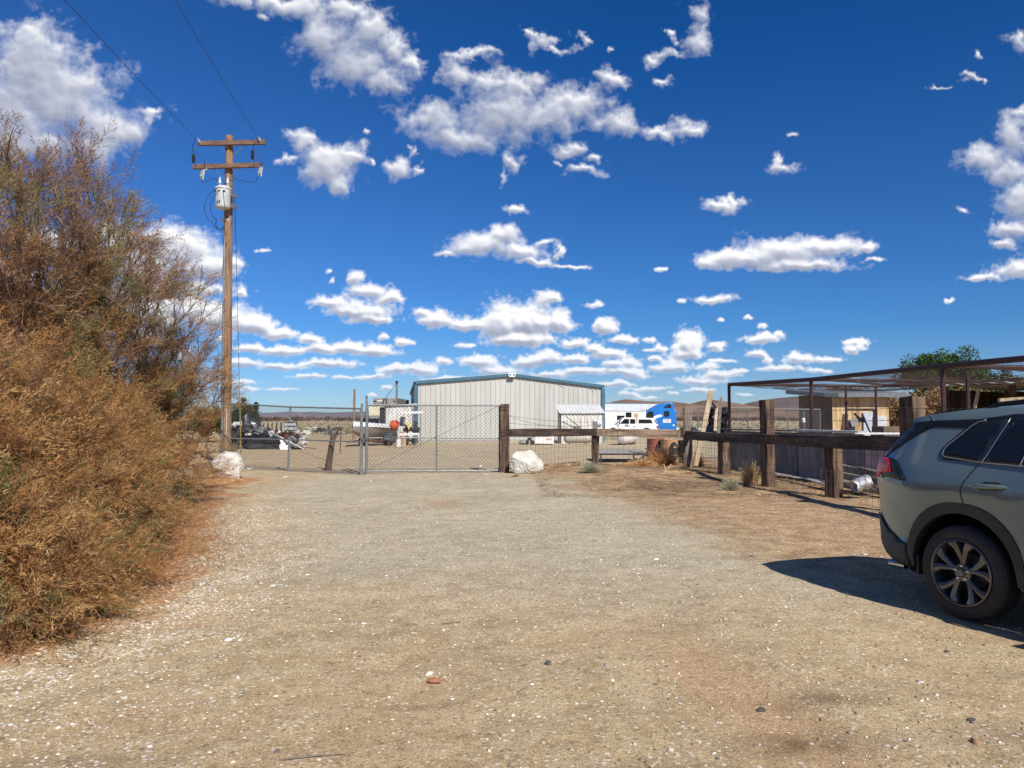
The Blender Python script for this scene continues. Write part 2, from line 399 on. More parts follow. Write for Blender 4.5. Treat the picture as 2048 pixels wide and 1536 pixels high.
def tint_mat(name, rough=.85, jitter=.25, transl=0.0):
    m, t, b = nodes_of(name)
    a = t.nodes.new('ShaderNodeVertexColor'); a.layer_name = 'tint'
    t.links.new(a.outputs[0], b.inputs['Base Color']); b.inputs['Roughness'].default_value = rough
    b.inputs['Specular IOR Level'].default_value = .15
    if transl:
        tr = t.nodes.new('ShaderNodeBsdfTranslucent'); t.links.new(a.outputs[0], tr.inputs[0])
        mx_ = t.nodes.new('ShaderNodeMixShader'); mx_.inputs[0].default_value = transl
        o_ = t.nodes['Material Output']; t.links.new(b.outputs[0], mx_.inputs[1]); t.links.new(tr.outputs[0], mx_.inputs[2]); t.links.new(mx_.outputs[0], o_.inputs[0])
    return m
M_timber = mat('old_timber', (.125, .072, .044), (.022, .013, .010), .85, scale=5, stretch=(2.6, 2.6, .4), bump=.8, bdist=.014, bscale=14, dirt=(.42, .29, .18), dirt_amt=.45)
M_timber_x = mat('old_timber_rail', (.065, .040, .028), (.018, .012, .010), .85, scale=4, stretch=(.45, .45, 3), bump=.8, bdist=.012, bscale=12, dirt=(.34, .24, .16), dirt_amt=.35)
M_timber_pale = mat('weathered_rail', (.62, .46, .30), (.26, .17, .11), .85, scale=3, stretch=(.4, .4, 4), bump=.6, bdist=.008, bscale=12)
M_pole = mat('pole_wood', (.34, .21, .125), (.11, .058, .033), .85, scale=7, stretch=(3, 3, .16), bump=.8, bdist=.012, bscale=22, dirt=(.45, .33, .22), dirt_amt=.4)
M_arm = mat('crossarm_wood', (.22, .13, .085), (.10, .06, .04), .85, scale=8, stretch=(.4, 3, 3), bump=.4)
M_plank = mat('pale_plank', (.62, .50, .34), (.40, .29, .18), .8, scale=4, stretch=(3, 3, .4), bump=.3)
M_greywood = mat('grey_wood', (.26, .23, .20), (.12, .10, .085), .9, scale=5, stretch=(3, 3, .5), bump=.5, bdist=.008)
M_galv = mat('galvanised_steel', (.27, .28, .28), (.17, .18, .185), .5, metal=.5, scale=14, bump=.1)
M_wire = mat('fence_wire', (.17, .17, .17), (.10, .098, .095), .6, metal=.3, scale=20, bump=0)
M_rustwire = mat('rusty_wire', (.11, .07, .055), (.05, .035, .03), .8, metal=.2, scale=20, bump=0)
M_redpipe = mat('red_oxide_pipe', (.062, .026, .027), (.034, .015, .017), .6, scale=9, bump=.15)
M_cable = mat('black_cable', (.02, .02, .022), None, .6, bump=0)
M_black = mat('black_plastic', (.022, .023, .025), (.015, .015, .016), .55, scale=9, bump=.15)
M_darkjunk = mat('dark_tarp', (.035, .037, .045), (.012, .012, .015), .45, scale=4, bump=.5, bdist=.02, bscale=9)
M_white = mat('white_paint', (.78, .78, .77), (.66, .65, .62), .45, scale=3, bump=.05)
M_whitedirty = mat('dirty_white_metal', (.74, .73, .69), (.5, .48, .43), .55, scale=4, stretch=(2, 2, .4), bump=.1, dirt=(.32, .2, .12), dirt_amt=.35)
M_beigewall = mat('beige_wall_metal', (.50, .495, .465), (.435, .43, .40), .5, scale=1.2, stretch=(2, 2, .25), bump=.03, dirt=(.38, .33, .26), dirt_amt=.35)
M_bluetrim = mat('blue_trim', (.055, .15, .22), (.04, .11, .165), .4, scale=3, bump=.03)
M_bluepaint = mat('blue_truck_paint', (.010, .17, .56), (.008, .14, .46), .3, scale=2, bump=.02, coat=.5)
M_glassdark = mat('dark_glass', (.012, .014, .017), (.008, .01, .012), .08, scale=2, bump=0)
M_rubber = mat('tyre_rubber', (.024, .024, .025), (.016, .016, .017), .75, scale=20, bump=.2, dirt=(.085, .078, .07), dirt_amt=.25)
M_chrome = mat('bright_metal', (.72, .72, .72), (.6, .6, .6), .18, metal=1.0, scale=5, bump=0)
M_rust = mat('rusty_metal', (.20, .075, .04), (.09, .035, .022), .8, scale=6, bump=.3, dirt=(.30, .13, .07))
M_terracotta = mat('red_brown_drum', (.42, .14, .10), (.26, .085, .06), .7, scale=5, bump=.2, dirt=(.35, .22, .14), dirt_amt=.4)
M_tan = mat('tan_drum', (.62, .38, .21), (.40, .21, .12), .7, scale=5, bump=.2)
M_concrete = mat('concrete_grey', (.36, .35, .33), (.24, .23, .21), .85, scale=6, bump=.3)
M_orange = mat('orange_paint', (.75, .13, .03), (.5, .08, .02), .5, scale=8, bump=.05)
M_yellow = mat('yellow_plastic', (.70, .60, .16), (.55, .46, .12), .5, scale=6, bump=0)
M_porc = mat('grey_porcelain', (.46, .48, .50), (.36, .38, .4), .3, scale=8, bump=0)
M_transf = mat('transformer_paint', (.52, .55, .56), (.45, .48, .49), .45, scale=4, bump=.03, dirt=(.33, .32, .3), dirt_amt=.25)
M_bluegrey = mat('blue_grey_sheet', (.27, .28, .30), (.14, .15, .165), .5, metal=.2, scale=2.5, stretch=(2, 2, .5), bump=.1, dirt=(.10, .085, .075), dirt_amt=.5)
M_pinksheet = mat('faded_pink_sheet', (.74, .56, .50), (.50, .36, .32), .75, scale=3, bump=.15, dirt=(.06, .04, .035), dirt_amt=.8)
M_ply = mat('plywood', (.70, .53, .30), (.52, .35, .17), .75, scale=3.0, stretch=(3.2, 3.2, .32), bump=.1, dirt=(.24, .10, .04), dirt_amt=.85)
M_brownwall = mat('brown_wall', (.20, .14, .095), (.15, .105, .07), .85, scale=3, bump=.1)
M_hay = mat('dry_brown', (.3, .2, .1), (.18, .11, .05), .9)
# ================================================================= GROUND
rng = np.random.default_rng(7)
def sstep(a, b, x):
    t = np.clip((x-a)/(b-a), 0, 1); return t*t*(3-2*t)
def graded(lo, hi, step, far, ratio):
    c = list(np.arange(lo, hi+1e-6, step)); a = [lo]; s = step
    while a[-1] > -far: s *= ratio; a.append(a[-1]-s)
    b = [c[-1]]; s = step
    while b[-1] < far: s *= ratio; b.append(b[-1]+s)
    return np.array(a[:0:-1]+c+b[1:])
def bush_edge(y):   # x of the rim of the shrubbery along y
    return -3.55 - 0.10*np.clip(y-5.5, 0, 3) - 0.36*np.clip(y-9, 0, 8)
def masks(x, y):
    w1 = np_fbm(x/2.2, y/2.2, 5, 101); w2 = np_fbm(x/.7, y/.7, 4, 131); w3 = np_fbm(x/6, y/6, 4, 151)
    # brown soil right of the drive and along the timber fence
    bx = 2.9-(y-9)*0.17+w1*1.0+w2*.35
    brown = sstep(-.5, 1.0, x-bx)*sstep(5.2, 8.5, y+w1)*(1-sstep(24.5, 29, y+w1*2))
    brown = np.maximum(brown, sstep(19.6, 21.2, y+w1*1.5)*sstep(-.2, 1.2, x+w1)*(1-sstep(24.5, 27, y)))
    brown = np.maximum(brown, sstep(4.5, 5.2, x)*sstep(7, 9, y)*(1-sstep(27, 33, y)))
    litter = sstep(-.5, .35, bush_edge(y)+.25+w1*.9+w2*.6-x)*(1-sstep(19, 22, y))
    chips = np.exp(-((x-bush_edge(y)-.75-w1*.5)/.75)**2)*(1-sstep(13, 19, y))*(.4+.6*sstep(4.2, 6, y))
    tan = sstep(.08, .42, w1+w3*.6)*(1-sstep(5.2, 8.0, y))*0.9
    # sandy wheel ruts in the right foreground
    d1 = np.abs(x-(1.15+(5.6-y)*.17)+w2*.12); d2 = np.abs(x-(2.75+(5.0-y)*.2)+w2*.12)
    rut = np.exp(-(d1/.30)**2)*(1-sstep(5.0, 6.6, y)) + .6*np.exp(-(d2/.25)**2)*(1-sstep(4.4, 5.6, y))
    rut += .55*np.exp(-(np.abs(x+.75+w2*.15+w1*.3)/.5)**2)*(1-sstep(3.5, 6.4, y))
    grey = sstep(5.2, 8.8, y+w1*1.6)*(1-sstep(19, 25, y)*.55)*sstep(-.3, .9, x-bush_edge(y)-1.1)
    grey = grey*(1-brown)
    dark = sstep(-.22, .25, w1+w2*.6)*sstep(13.5, 17.5, y)*sstep(1.6, 3.0, x)*(1-sstep(25, 28, y))
    dark = np.maximum(dark, sstep(.02, .32, w3*.6+w2*.8+w1*.3)*.95*(1-sstep(2.8, 5.2, y))*sstep(-.2, .8, x))
    dark = np.maximum(dark, .45*sstep(.1, .4, w2+w1)*(1-sstep(4.5, 6, y))*sstep(.2, 1.2, -x-1.2))
    for cx_, cy_, rx_, ry_, k_ in ((1.38, 3.95, .34, .16, 1.0), (.78, 3.5, .28, .12, .9), (1.75, 4.5, .3, .14, .7), (-1.95, 3.7, .4, .10, .6), (-.55, 4.35, .22, .06, .6), (2.45, 3.9, .3, .12, .6)):
        dark = np.maximum(dark, k_*np.exp(-(((x-cx_+w2*.25)/rx_)**2+((y-cy_+w1*.2)/ry_)**2)))
    tan = np.maximum(tan, .9*np.exp(-(((x+1.35+w2*.2-(y-14.6)*-.16)/.30)**2+((y-14.6)/.9)**2)))
    far = sstep(56, 75, y+w3*8)
    return brown, litter, np.clip(chips, 0, 1), np.clip(tan+rut, 0, 1), grey, np.clip(dark, 0, 1), far
xs = graded(-9.5, 10.5, .085, 9000, 1.14); ys_ = graded(1.2, 24.0, .085, 16000, 1.10)
gx, gy = np.meshgrid(xs, ys_); nx, ny = len(xs), len(ys_)
inner = (np.abs(gx) < 60) & (gy > -30) & (gy < 110)
mk = [np.zeros_like(gx) for _ in range(7)]
fx, fy = gx[inner], gy[inner]
for a_, b_ in zip(mk, masks(fx, fy)): a_[inner] = b_
mk[6][~inner] = (gy[~inner] > 60)
gz = np.zeros_like(gx)
near = np.clip(1-(np.hypot(gx, gy-12)-16)/14, 0, 1)
rel = .030*np_fbm(gx/1.7, gy/1.7, 4, 201)+.016*np_fbm(gx/.35, gy/.35, 3, 211)
gz += rel*near - .022*mk[3]*near + .035*mk[1]*near
gz += np.where(gy > 52, -0.55*np.clip((gy-52)/38, 0, 1)**1.3, 0)
gz += 0.12*np.exp(-((gx-3.6)/2.8)**2-((gy-22.5)/2.2)**2)
idx = np.arange(nx*ny).reshape(ny, nx)
fq = np.stack([idx[:-1, :-1], idx[:-1, 1:], idx[1:, 1:], idx[1:, :-1]], -1).reshape(-1)
mG, t, b = nodes_of('gravel_ground')
def attr(nm):
    a = t.nodes.new('ShaderNodeAttribute'); a.attribute_name = nm; return a
aA, aB = attr('soilA'), attr('soilB')
sA = t.nodes.new('ShaderNodeSeparateColor'); t.links.new(aA.outputs['Color'], sA.inputs[0])
sB = t.nodes.new('ShaderNodeSeparateColor'); t.links.new(aB.outputs['Color'], sB.inputs[0])
brown, litter, chips = sA.outputs; tan, grey, dark = sB.outputs; far_ = aB.outputs['Alpha']
geo = t.nodes.new('ShaderNodeNewGeometry'); P = geo.outputs['Position']
n_big = noise_n(t, P, .55, 7, .6); n_mid = noise_n(t, P, 3.2, 6, .65); n_fine = noise_n(t, P, 42, 5, .7); n_grit = noise_n(t, P, 160, 3, .7)
base = ramp_n(t, n_mid, [(.30, (.37, .275, .165)), (.52, (.475, .37, .235)), (.72, (.54, .435, .29))])
greyc = ramp_n(t, n_mid, [(.32, (.39, .335, .24)), (.68, (.53, .47, .355))])
col = mix_n(t, grey, base, greyc)
tanc = ramp_n(t, n_fine, [(.35, (.40, .26, .155)), (.65, (.54, .385, .24))])
col = mix_n(t, math_n(t, 'MULTIPLY', tan, .8), col, tanc)
brc = ramp_n(t, n_mid, [(.3, (.24, .155, .09)), (.52, (.42, .29, .175)), (.7, (.54, .395, .25))])
col = mix_n(t, brown, col, brc)
lit_c = ramp_n(t, n_fine, [(.36, (.26, .125, .055)), (.52, (.46, .235, .105)), (.68, (.60, .37, .19))])
ln = math_n(t, 'ADD', litter, math_n(t, 'MULTIPLY', math_n(t, 'SUBTRACT', noise_n(t, P, 9, 6, .7), .5), 1.5))
col = mix_n(t, ramp_n(t, ln, [(.35, (0, 0, 0)), (.75, (1, 1, 1))]), col, lit_c)
dkm = math_n(t, 'MULTIPLY', dark, ramp_n(t, noise_n(t, P, 7, 7, .7), [(.36, (.1, .1, .1)), (.58, (.85, .85, .85))]))
col = mix_n(t, dkm, col, (.105, .062, .036))
# individual grains and pebbles: cells of several sizes, each with a colour of its own
def cells(scale, rnd=1.0):
    vn = t.nodes.new('ShaderNodeTexVoronoi'); vn.inputs['Scale'].default_value = scale; vn.inputs['Randomness'].default_value = rnd
    t.links.new(P, vn.inputs['Vector']); s = t.nodes.new('ShaderNodeSeparateColor'); t.links.new(vn.outputs['Color'], s.inputs[0])
    return vn.outputs['Distance'], s.outputs
d1, c1 = cells(150); d2, c2 = cells(38); d3, c3 = cells(16)
g1 = ramp_n(t, c1[0], [(0, (.58, .56, .54)), (.4, (.95, .94, .92)), (.8, (1.08, 1.07, 1.04)), (1, (1.55, 1.52, 1.46))])
col = mix_n(t, .85, col, g1, 'MULTIPLY')
col = mix_n(t, .9, col, ramp_n(t, noise_n(t, P, 75, 4, .75), [(.34, (.66, .64, .62)), (.47, (.98, .98, .98)), (.56, (1.04, 1.04, 1.03)), (.68, (1.42, 1.40, 1.36))]), 'MULTIPLY')
gt = ramp_n(t, noise_n(t, P, 14, 6, .72), [(.36, (.72, .70, .68)), (.48, (1, 1, 1)), (.60, (1.02, 1.02, 1.0)), (.72, (1.18, 1.17, 1.15))])
col = mix_n(t, .9, col, gt, 'MULTIPLY')
fleck = math_n(t, 'MULTIPLY', math_n(t, 'GREATER_THAN', c2[1], .90), math_n(t, 'LESS_THAN', d2, .42))
fd = math_n(t, 'MULTIPLY', math_n(t, 'LESS_THAN', c2[1], .09), math_n(t, 'LESS_THAN', d2, .36))
soft_ = math_n(t, 'SUBTRACT', 1.0, math_n(t, 'MULTIPLY', math_n(t, 'MAXIMUM', tan, litter), .65))
col = mix_n(t, math_n(t, 'MULTIPLY', math_n(t, 'MULTIPLY', fleck, .85), soft_), col, (.66, .60, .52))
col = mix_n(t, math_n(t, 'MULTIPLY', math_n(t, 'MULTIPLY', fd, .7), soft_), col, (.10, .085, .075))
ch_th = math_n(t, 'SUBTRACT', .99, math_n(t, 'MULTIPLY', chips, .42))
chp = math_n(t, 'MULTIPLY', math_n(t, 'GREATER_THAN', c2[2], ch_th), math_n(t, 'LESS_THAN', d2, .46))
col = mix_n(t, math_n(t, 'MULTIPLY', chp, .85), col, (.74, .69, .62))
fw = math_n(t, 'MULTIPLY', math_n(t, 'GREATER_THAN', c3[1], .955), math_n(t, 'LESS_THAN', d3, .22))
col = mix_n(t, math_n(t, 'MULTIPLY', fw, .7), col, (.70, .66, .58))
deb = math_n(t, 'MULTIPLY', ramp_n(t, noise_n(t, P, 26, 4, .75), [(.60, (0, 0, 0)), (.68, (1, 1, 1))]), ramp_n(t, noise_n(t, P, 1.6, 4, .6), [(.46, (.12, .12, .12)), (.62, (.75, .75, .75))]))
col = mix_n(t, deb, col, (.20, .125, .075))
# large soft variations
vb = ramp_n(t, n_big, [(.3, (.94, .93, .91)), (.7, (1.19, 1.18, 1.16))]); col = mix_n(t, 1.0, col, vb, 'MULTIPLY')
farc = ramp_n(t, noise_n(t, P, .03, 7, .6), [(.35, (.36, .29, .18)), (.65, (.50, .385, .245))])
col = mix_n(t, far_, col, farc)
t.links.new(col, b.inputs['Base Color']); b.inputs['Roughness'].default_value = .95; b.inputs['Specular IOR Level'].default_value = .1
h = math_n(t, 'ADD', math_n(t, 'MULTIPLY', n_grit, 1.3), math_n(t, 'MULTIPLY', math_n(t, 'SUBTRACT', .5, d2), .22))
h = math_n(t, 'ADD', h, math_n(t, 'MULTIPLY', math_n(t, 'SUBTRACT', .5, d1), .6))
b1 = bump_n(t, h, .42, .010, None)
bump_n(t, math_n(t, 'ADD', n_mid, math_n(t, 'MULTIPLY', n_fine, .3)), .45, .05, b, b1)
ground = np_mesh('ground', np.stack([gx, gy, gz], -1).reshape(-1, 3), fq, 4, mG, smooth=True)
setp(ground, kind='structure')
for nm, ch4 in (('soilA', (mk[0], mk[1], mk[2], mk[0]*0)), ('soilB', (mk[3], mk[4], mk[5], mk[6]))):
    a_ = ground.data.color_attributes.new(nm, 'FLOAT_COLOR', 'POINT')
    a_.data.foreach_set('color', np.stack(ch4, -1).astype(np.float32).ravel())
def gz_near(x, y):
    """height of the near relief, by bilinear look-up"""
    i = np.clip(np.searchsorted(xs, x)-1, 0, nx-2); j = np.clip(np.searchsorted(ys_, y)-1, 0, ny-2)
    u_ = (x-xs[i])/(xs[i+1]-xs[i]); v_ = (y-ys_[j])/(ys_[j+1]-ys_[j])
    return (gz[j, i]*(1-u_)+gz[j, i+1]*u_)*(1-v_)+(gz[j+1, i]*(1-u_)+gz[j+1, i+1]*u_)*v_

# ---- loose stones (uncountable)
OCT = np.array([(1, 0, 0), (0, 1, 0), (-1, 0, 0), (0, -1, 0), (.7, .7, .55), (-.7, .7, .5), (-.7, -.7, .55), (.7, -.7, .5), (0, 0, .9), (0, 0, -.5)], float)
OF = np.array([(0, 1, 4), (1, 2, 5), (2, 3, 6), (3, 0, 7), (0, 4, 7), (1, 5, 4), (2, 6, 5), (3, 7, 6), (4, 8, 7), (5, 8, 4), (6, 8, 5), (7, 8, 6)])
def stones(name, n, xr, yr, smin, smax, dens, colf, label_kind='stuff', flat=.6, ypow=1.0):
    y = yr[0]+(yr[1]-yr[0])*rng.random(n)**ypow; x = rng.uniform(xr[0], xr[1], n)
    keep = (np.abs(x) < y*.72+.6) & (rng.random(n) < dens(x, y)); x, y = x[keep], y[keep]; n = len(x)
    s = smin*(smax/smin)**(rng.random(n)**3.0)
    a = rng.uniform(0, 6.28, n); sx = s*rng.uniform(.8, 1.4, n); sy = s*rng.uniform(.6, 1.0, n); sz = s*rng.uniform(.35, .8, n)*flat/.6
    V = OCT[None]*(1+.35*(rng.random((n, 10, 1))-.5)); V = V+.12*(rng.random((n, 10, 3))-.5)
    V = V*np.stack([sx, sy, sz], -1)[:, None, :]
    ca, sa = np.cos(a)[:, None], np.sin(a)[:, None]
    vx = V[..., 0]*ca-V[..., 1]*sa+x[:, None]; vy = V[..., 0]*sa+V[..., 1]*ca+y[:, None]
    vz = V[..., 2]+gz_near(x, y)[:, None]+.1*sz[:, None]
    F = (OF[None]+(np.arange(n)*10)[:, None, None]).reshape(-1)
    c = np.repeat(colf(n, x, y), 10, axis=0)
    o = np_mesh(name, np.stack([vx, vy, vz], -1).reshape(-1, 3), F, 3, tint_mat(name+'_mat', .85), c)
    return o
def palette(n, cols, w):
    k = rng.choice(len(cols), n, p=np.array(w)/sum(w)); c = np.array(cols)[k]*(1+.3*(rng.random((n, 1))-.5))
    return np.concatenate([c, np.ones((n, 1))], 1)
def stone_cols(n, x, y):
    c = palette(n, [(.42, .36, .28), (.62, .57, .49), (.30, .23, .17), (.16, .14, .13), (.36, .22, .14), (.78, .74, .67)], [26, 26, 15, 10, 8, 15])
    ch = np.exp(-((x-bush_edge(y)-.7)/.7)**2); m_ = rng.random(n) < ch*.75
    c[m_, :3] = np.array([.76, .72, .65])*(1+.2*(rng.random((m_.sum(), 1))-.5)); return c
def stone_dens(x, y):
    br, li, cp, ta, gr, dk, fa = masks(x, y)
    return np.clip(.42+.6*cp-.3*ta-.35*li-.12*br+.15*gr, .05, 1)
g1_ = stones('loose_gravel', 88000, (-7.5, 8), (2.2, 14), .0032, .0145, stone_dens, stone_cols, ypow=1.5)
setp(g1_, 'loose gravel and white stone chips scattered over the dirt drive', 'gravel', kind='stuff')
g2_ = stones('pebbles', 1500, (-9, 10), (2.4, 24), .013, .034, lambda x, y: .25+.6*masks(x, y)[2], stone_cols, flat=.5, ypow=1.4)
setp(g2_, 'larger pebbles strewn over the gravel drive', 'pebbles', kind='stuff')

# ---- a few single pieces lying in the foreground
def rock(name, label, cat, c, size, m_, seed, flat=.7, sub=3, rough=.22, parent=None, freq=1.6, rz=0):
    bm = bmesh.new(); bmesh.ops.create_icosphere(bm, subdivisions=sub, radius=1)
    rnd = random.Random(seed); off = Vector((rnd.uniform(-50, 50), rnd.uniform(-50, 50), rnd.uniform(-50, 50)))
    planes = [(Vector((rnd.gauss(0, 1), rnd.gauss(0, 1), rnd.gauss(0, .8))).normalized(), rnd.uniform(.55, .9)) for _ in range(9)]
    for v_ in bm.verts:
        p = v_.co.copy()
        for nrm, dd in planes:
            k = p.dot(nrm)
            if k > dd: p -= nrm*(k-dd)*.96
        q = p+off
        p *= 1+rough*mnoise.fractal(q*freq, 1, 2, 5)*.9+rough*.25*mnoise.fractal(q*freq*5, 1, 2, 3)
        v_.co = p
    bm.normal_update(); zmin = min(v_.co.z for v_ in bm.verts)
    Rm = Matrix.Rotation(rz, 3, 'Z')
    for v_ in bm.verts:
        p = Vector((v_.co.x*size[0]/2, v_.co.y*size[1]/2, max(v_.co.z, zmin*.8)*size[2]/2)); v_.co = Rm@p
    zmin = min(v_.co.z for v_ in bm.verts)
    for v_ in bm.verts: v_.co.z -= zmin+size[2]*.05
    me = bpy.data.meshes.new(name); bm.to_mesh(me); bm.free(); me.shade_smooth(); me.set_sharp_from_angle(angle=R_(34)); me.materials.append(m_)
    o = bpy.data.objects.new(name, me); COL.objects.link(o); o.location = c; ORG[o] = Vector(c); return setp(o, label, cat)
M_brick = mat('brick_red', (.40, .17, .09), (.28, .11, .06), .85, scale=20, bump=.4)
M_dstone = mat('dark_stone', (.10, .085, .09), (.05, .042, .045), .6, scale=14, bump=.2)
M_tstone = mat('tan_stone', (.55, .42, .26), (.4, .28, .17), .85, scale=14, bump=.3)
def gnd2(px, py):
    p = gnd(px, py); return Vector((p.x, p.y, float(gz_near(np.array([p.x]), np.array([p.y]))[0])))
rock('brick_fragment', 'reddish brick fragment lying in the gravel', 'brick', gnd2(868, 1366), (.10, .05, .04), M_brick, 3, sub=2, rz=.1)
rock('stone', 'round purplish grey stone half sunk in the drive', 'stone', gnd2(1096, 1329), (.05, .045, .03), M_dstone, 4, sub=2)
rock('stone', 'grey flat stone between two dark stones on the drive', 'stone', gnd2(1214, 1336), (.045, .03, .018), M_concrete, 5, sub=2)
rock('stone', 'black angular stone in the lower right foreground', 'stone', gnd2(1522, 1413), (.055, .035, .03), M_dstone, 6, sub=2)
rock('stone', 'small black stone lying in front of the car wheel', 'stone', gnd2(1893, 1302), (.05, .025, .02), M_dstone, 7, sub=2)
rock('stone', 'dark pointed stone at the lower right edge of the drive', 'stone', gnd2(1942, 1441), (.06, .03, .02), M_dstone, 8, sub=2)
rock('stone', 'tan chipped stone in the middle of the drive', 'stone', gnd2(1168, 1288), (.045, .035, .02), M_tstone, 9, sub=2)
p0 = gnd2(886, 1248); p1 = gnd2(919, 1245)
w_ = MB().tube([p0+Vector((0, .02, .012)), p0+Vector((-.004, 0, .006)), (p0+p1)/2+Vector((0, -.004, .008)), p1+Vector((0, 0, .006)), p1+Vector((.006, .02, .01))], .0028, 6)
setp(w_.build('bent_rod', M_rustwire), 'short bent dark metal rod lying on the gravel', 'metal rod')
p0 = gnd2(1302, 1534); p1 = gnd2(1322, 1518)
setp(MB().beam(p0+Vector((0, 0, .008)), p1+Vector((0, 0, .012)), .012, .006).build('wood_splinter', M_plank), 'pale yellow wood splinter at the bottom of the drive', 'splinter')
for (ax, ay, bx_, by_, lab) in ((1033, 1388, 1057, 1378, 'thin dark twig lying on the drive right of the brick fragment'), (565, 1520, 690, 1508, 'long thin dry twig in the lower left foreground'), (225, 1236, 262, 1233, 'pale straight twig on the white chips beside the shrub')):
    p0 = gnd2(ax, ay); p1 = gnd2(bx_, by_); md = (p0+p1)/2+Vector((0, .01, .006))
    setp(MB().tube([p0+Vector((0, 0, .006)), md, p1+Vector((0, 0, .006))], [.0025, .003, .0015], 5).build('twig', M_greywood), lab, 'twig')
# ================================================================= HILLS AND DESERT
def hill_range(name, pts, Y, depth, m_, seed, up=1.0):
    """pts: skyline (px, py); a real ridge: front slope, crest, back slope"""
    P = [at(px, py, Y) for px, py in pts]; xs2 = np.array([p.x for p in P]); zs2 = np.array([p.z for p in P])
    n = 260; m = 40
    X = np.linspace(xs2[0], xs2[-1], n); Zc = np.interp(X, xs2, zs2)
    k = np.ones(7)/7; Zc = np.convolve(np.pad(Zc, 3, mode='edge'), k, 'valid')
    T = np.linspace(-1, 1, m); XX, TT = np.meshgrid(X, T)
    prof = np.clip(1-np.abs(TT)**1.25, 0, 1)
    sc_ = depth*.25
    nz_ = np_fbm(XX/sc_, TT*depth/sc_*.8, 6, seed, .55); rdg = 1-2*np.abs(np_fbm(XX/(sc_*1.3), TT*depth/(sc_*2.6), 5, seed+9))
    ZZ = -1.5+(Zc[None]+1.5)*prof*(1+.20*nz_*(1-prof)*2+.34*(rdg-.75)*np.clip(1-prof, 0, 1)*prof*3)+0
    YY = Y+TT*depth
    idx = np.arange(n*m).reshape(m, n)
    fq = np.stack([idx[:-1, :-1], idx[:-1, 1:], idx[1:, 1:], idx[1:, :-1]], -1).reshape(-1)
    o = np_mesh(name, np.stack([XX, YY, ZZ], -1).reshape(-1, 3), fq, 4, m_, smooth=True); return setp(o, kind='structure')
def hillmat(name, c1, c2, c3, s):
    m, t, b = nodes_of(name); v = objco(t)
    n = noise_n(t, v, s, 8, .62); col = ramp_n(t, n, [(.32, c1), (.5, c2), (.68, c3)])
    d = ramp_n(t, noise_n(t, v, s*14, 4, .7), [(.5, (1, 1, 1)), (.7, (.62, .62, .60))])
    col = mix_n(t, 1, col, d, 'MULTIPLY'); t.links.new(col, b.inputs['Base Color']); b.inputs['Roughness'].default_value = 1; b.inputs['Specular IOR Level'].default_value = 0
    bump_n(t, noise_n(t, v, s*6, 6, .65), .6, 12, b); return m
H_b = hillmat('hill_brown', (.16, .11, .085), (.24, .165, .12), (.31, .21, .15), .006)
H_p = hillmat('hill_purple', (.13, .105, .105), (.17, .135, .13), (.24, .18, .15), .004)
H_f = hillmat('hill_far_haze', (.17, .16, .19), (.22, .20, .23), (.28, .24, .25), .0008)  # distance haze put into the far rock colour as bluish grey
hill_range('hills', [(1170, 834), (1205, 810), (1229, 802), (1250, 798), (1289, 802), (1316, 803), (1342, 802), (1360, 805), (1381, 808), (1405, 801), (1424, 799), (1445, 803), (1477, 811), (1500, 813), (1540, 822), (1600, 834)], 2400, 620, H_b, 5)
hill_range('hills', [(1380, 834), (1440, 811), (1477, 812), (1508, 803), (1545, 797), (1596, 792), (1650, 797), (1720, 806), (1800, 803), (1880, 811), (1960, 806), (2060, 800), (2200, 815), (2400, 834)], 3100, 800, H_p, 15)
hill_range('hills', [(300, 834), (420, 826), (505, 826), (560, 825), (582, 822), (600, 825), (625, 822.5), (645, 825), (700, 824), (780, 821), (860, 826), (1000, 822), (1120, 826), (1260, 834)], 9500, 1800, H_f, 25)
# scrub plain, one mass
def scrub(name, n, yr, cols, w, label, hs=(.3, .9), xr=None, up=1):
    y = yr[0]*(yr[1]/yr[0])**rng.random(n); x = rng.uniform(-.75, .75, n)*y
    if xr: x = rng.uniform(xr[0], xr[1], n)*y
    cl = np_fbm(x/26, y/26, 4, 301); kp = cl > -.18; x, y = x[kp], y[kp]; n = len(x)
    hgt = rng.uniform(*hs, n)*(1+cl[kp]); wd = hgt*rng.uniform(1.0, 2.0, n)
    gzz = np.array([ground_z(a, b2) for a, b2 in zip(x, y)])
    V = []; k = 9
    base = rng.random((n, k, 3)); 
    dirs = base-.5; dirs[..., 2] = base[..., 2]
    cen = dirs*np.stack([wd, wd, hgt], -1)[:, None]*.9
    tri = (rng.random((n, k, 3, 3))-.5)*np.stack([wd, wd, hgt], -1)[:, None, None]*.62
    V = cen[:, :, None, :]+tri+np.stack([x, y, gzz], -1)[:, None, None]
    c = palette(n, cols, w); c = np.repeat(c, k*3, 0)
    F = np.arange(n*k*3)
    o = np_mesh(name, V.reshape(-1, 3), F, 3, tint_mat(name+'_mat', .95), c); return setp(o, label, 'scrub', kind='stuff')
scrub('desert_scrub', 9000, (92, 420), [(.25, .25, .13), (.34, .31, .19), (.15, .16, .08), (.30, .20, .11)], [4, 3, 2, 2], 'low olive and straw coloured scrub covering the plain behind the yard', (.22, .6))
scrub('dark_brush', 7000, (430, 900), [(.10, .065, .05), (.16, .10, .07), (.08, .06, .05)], [4, 3, 2], 'dark brown band of brush at the foot of the horizon', (1.0, 2.6))
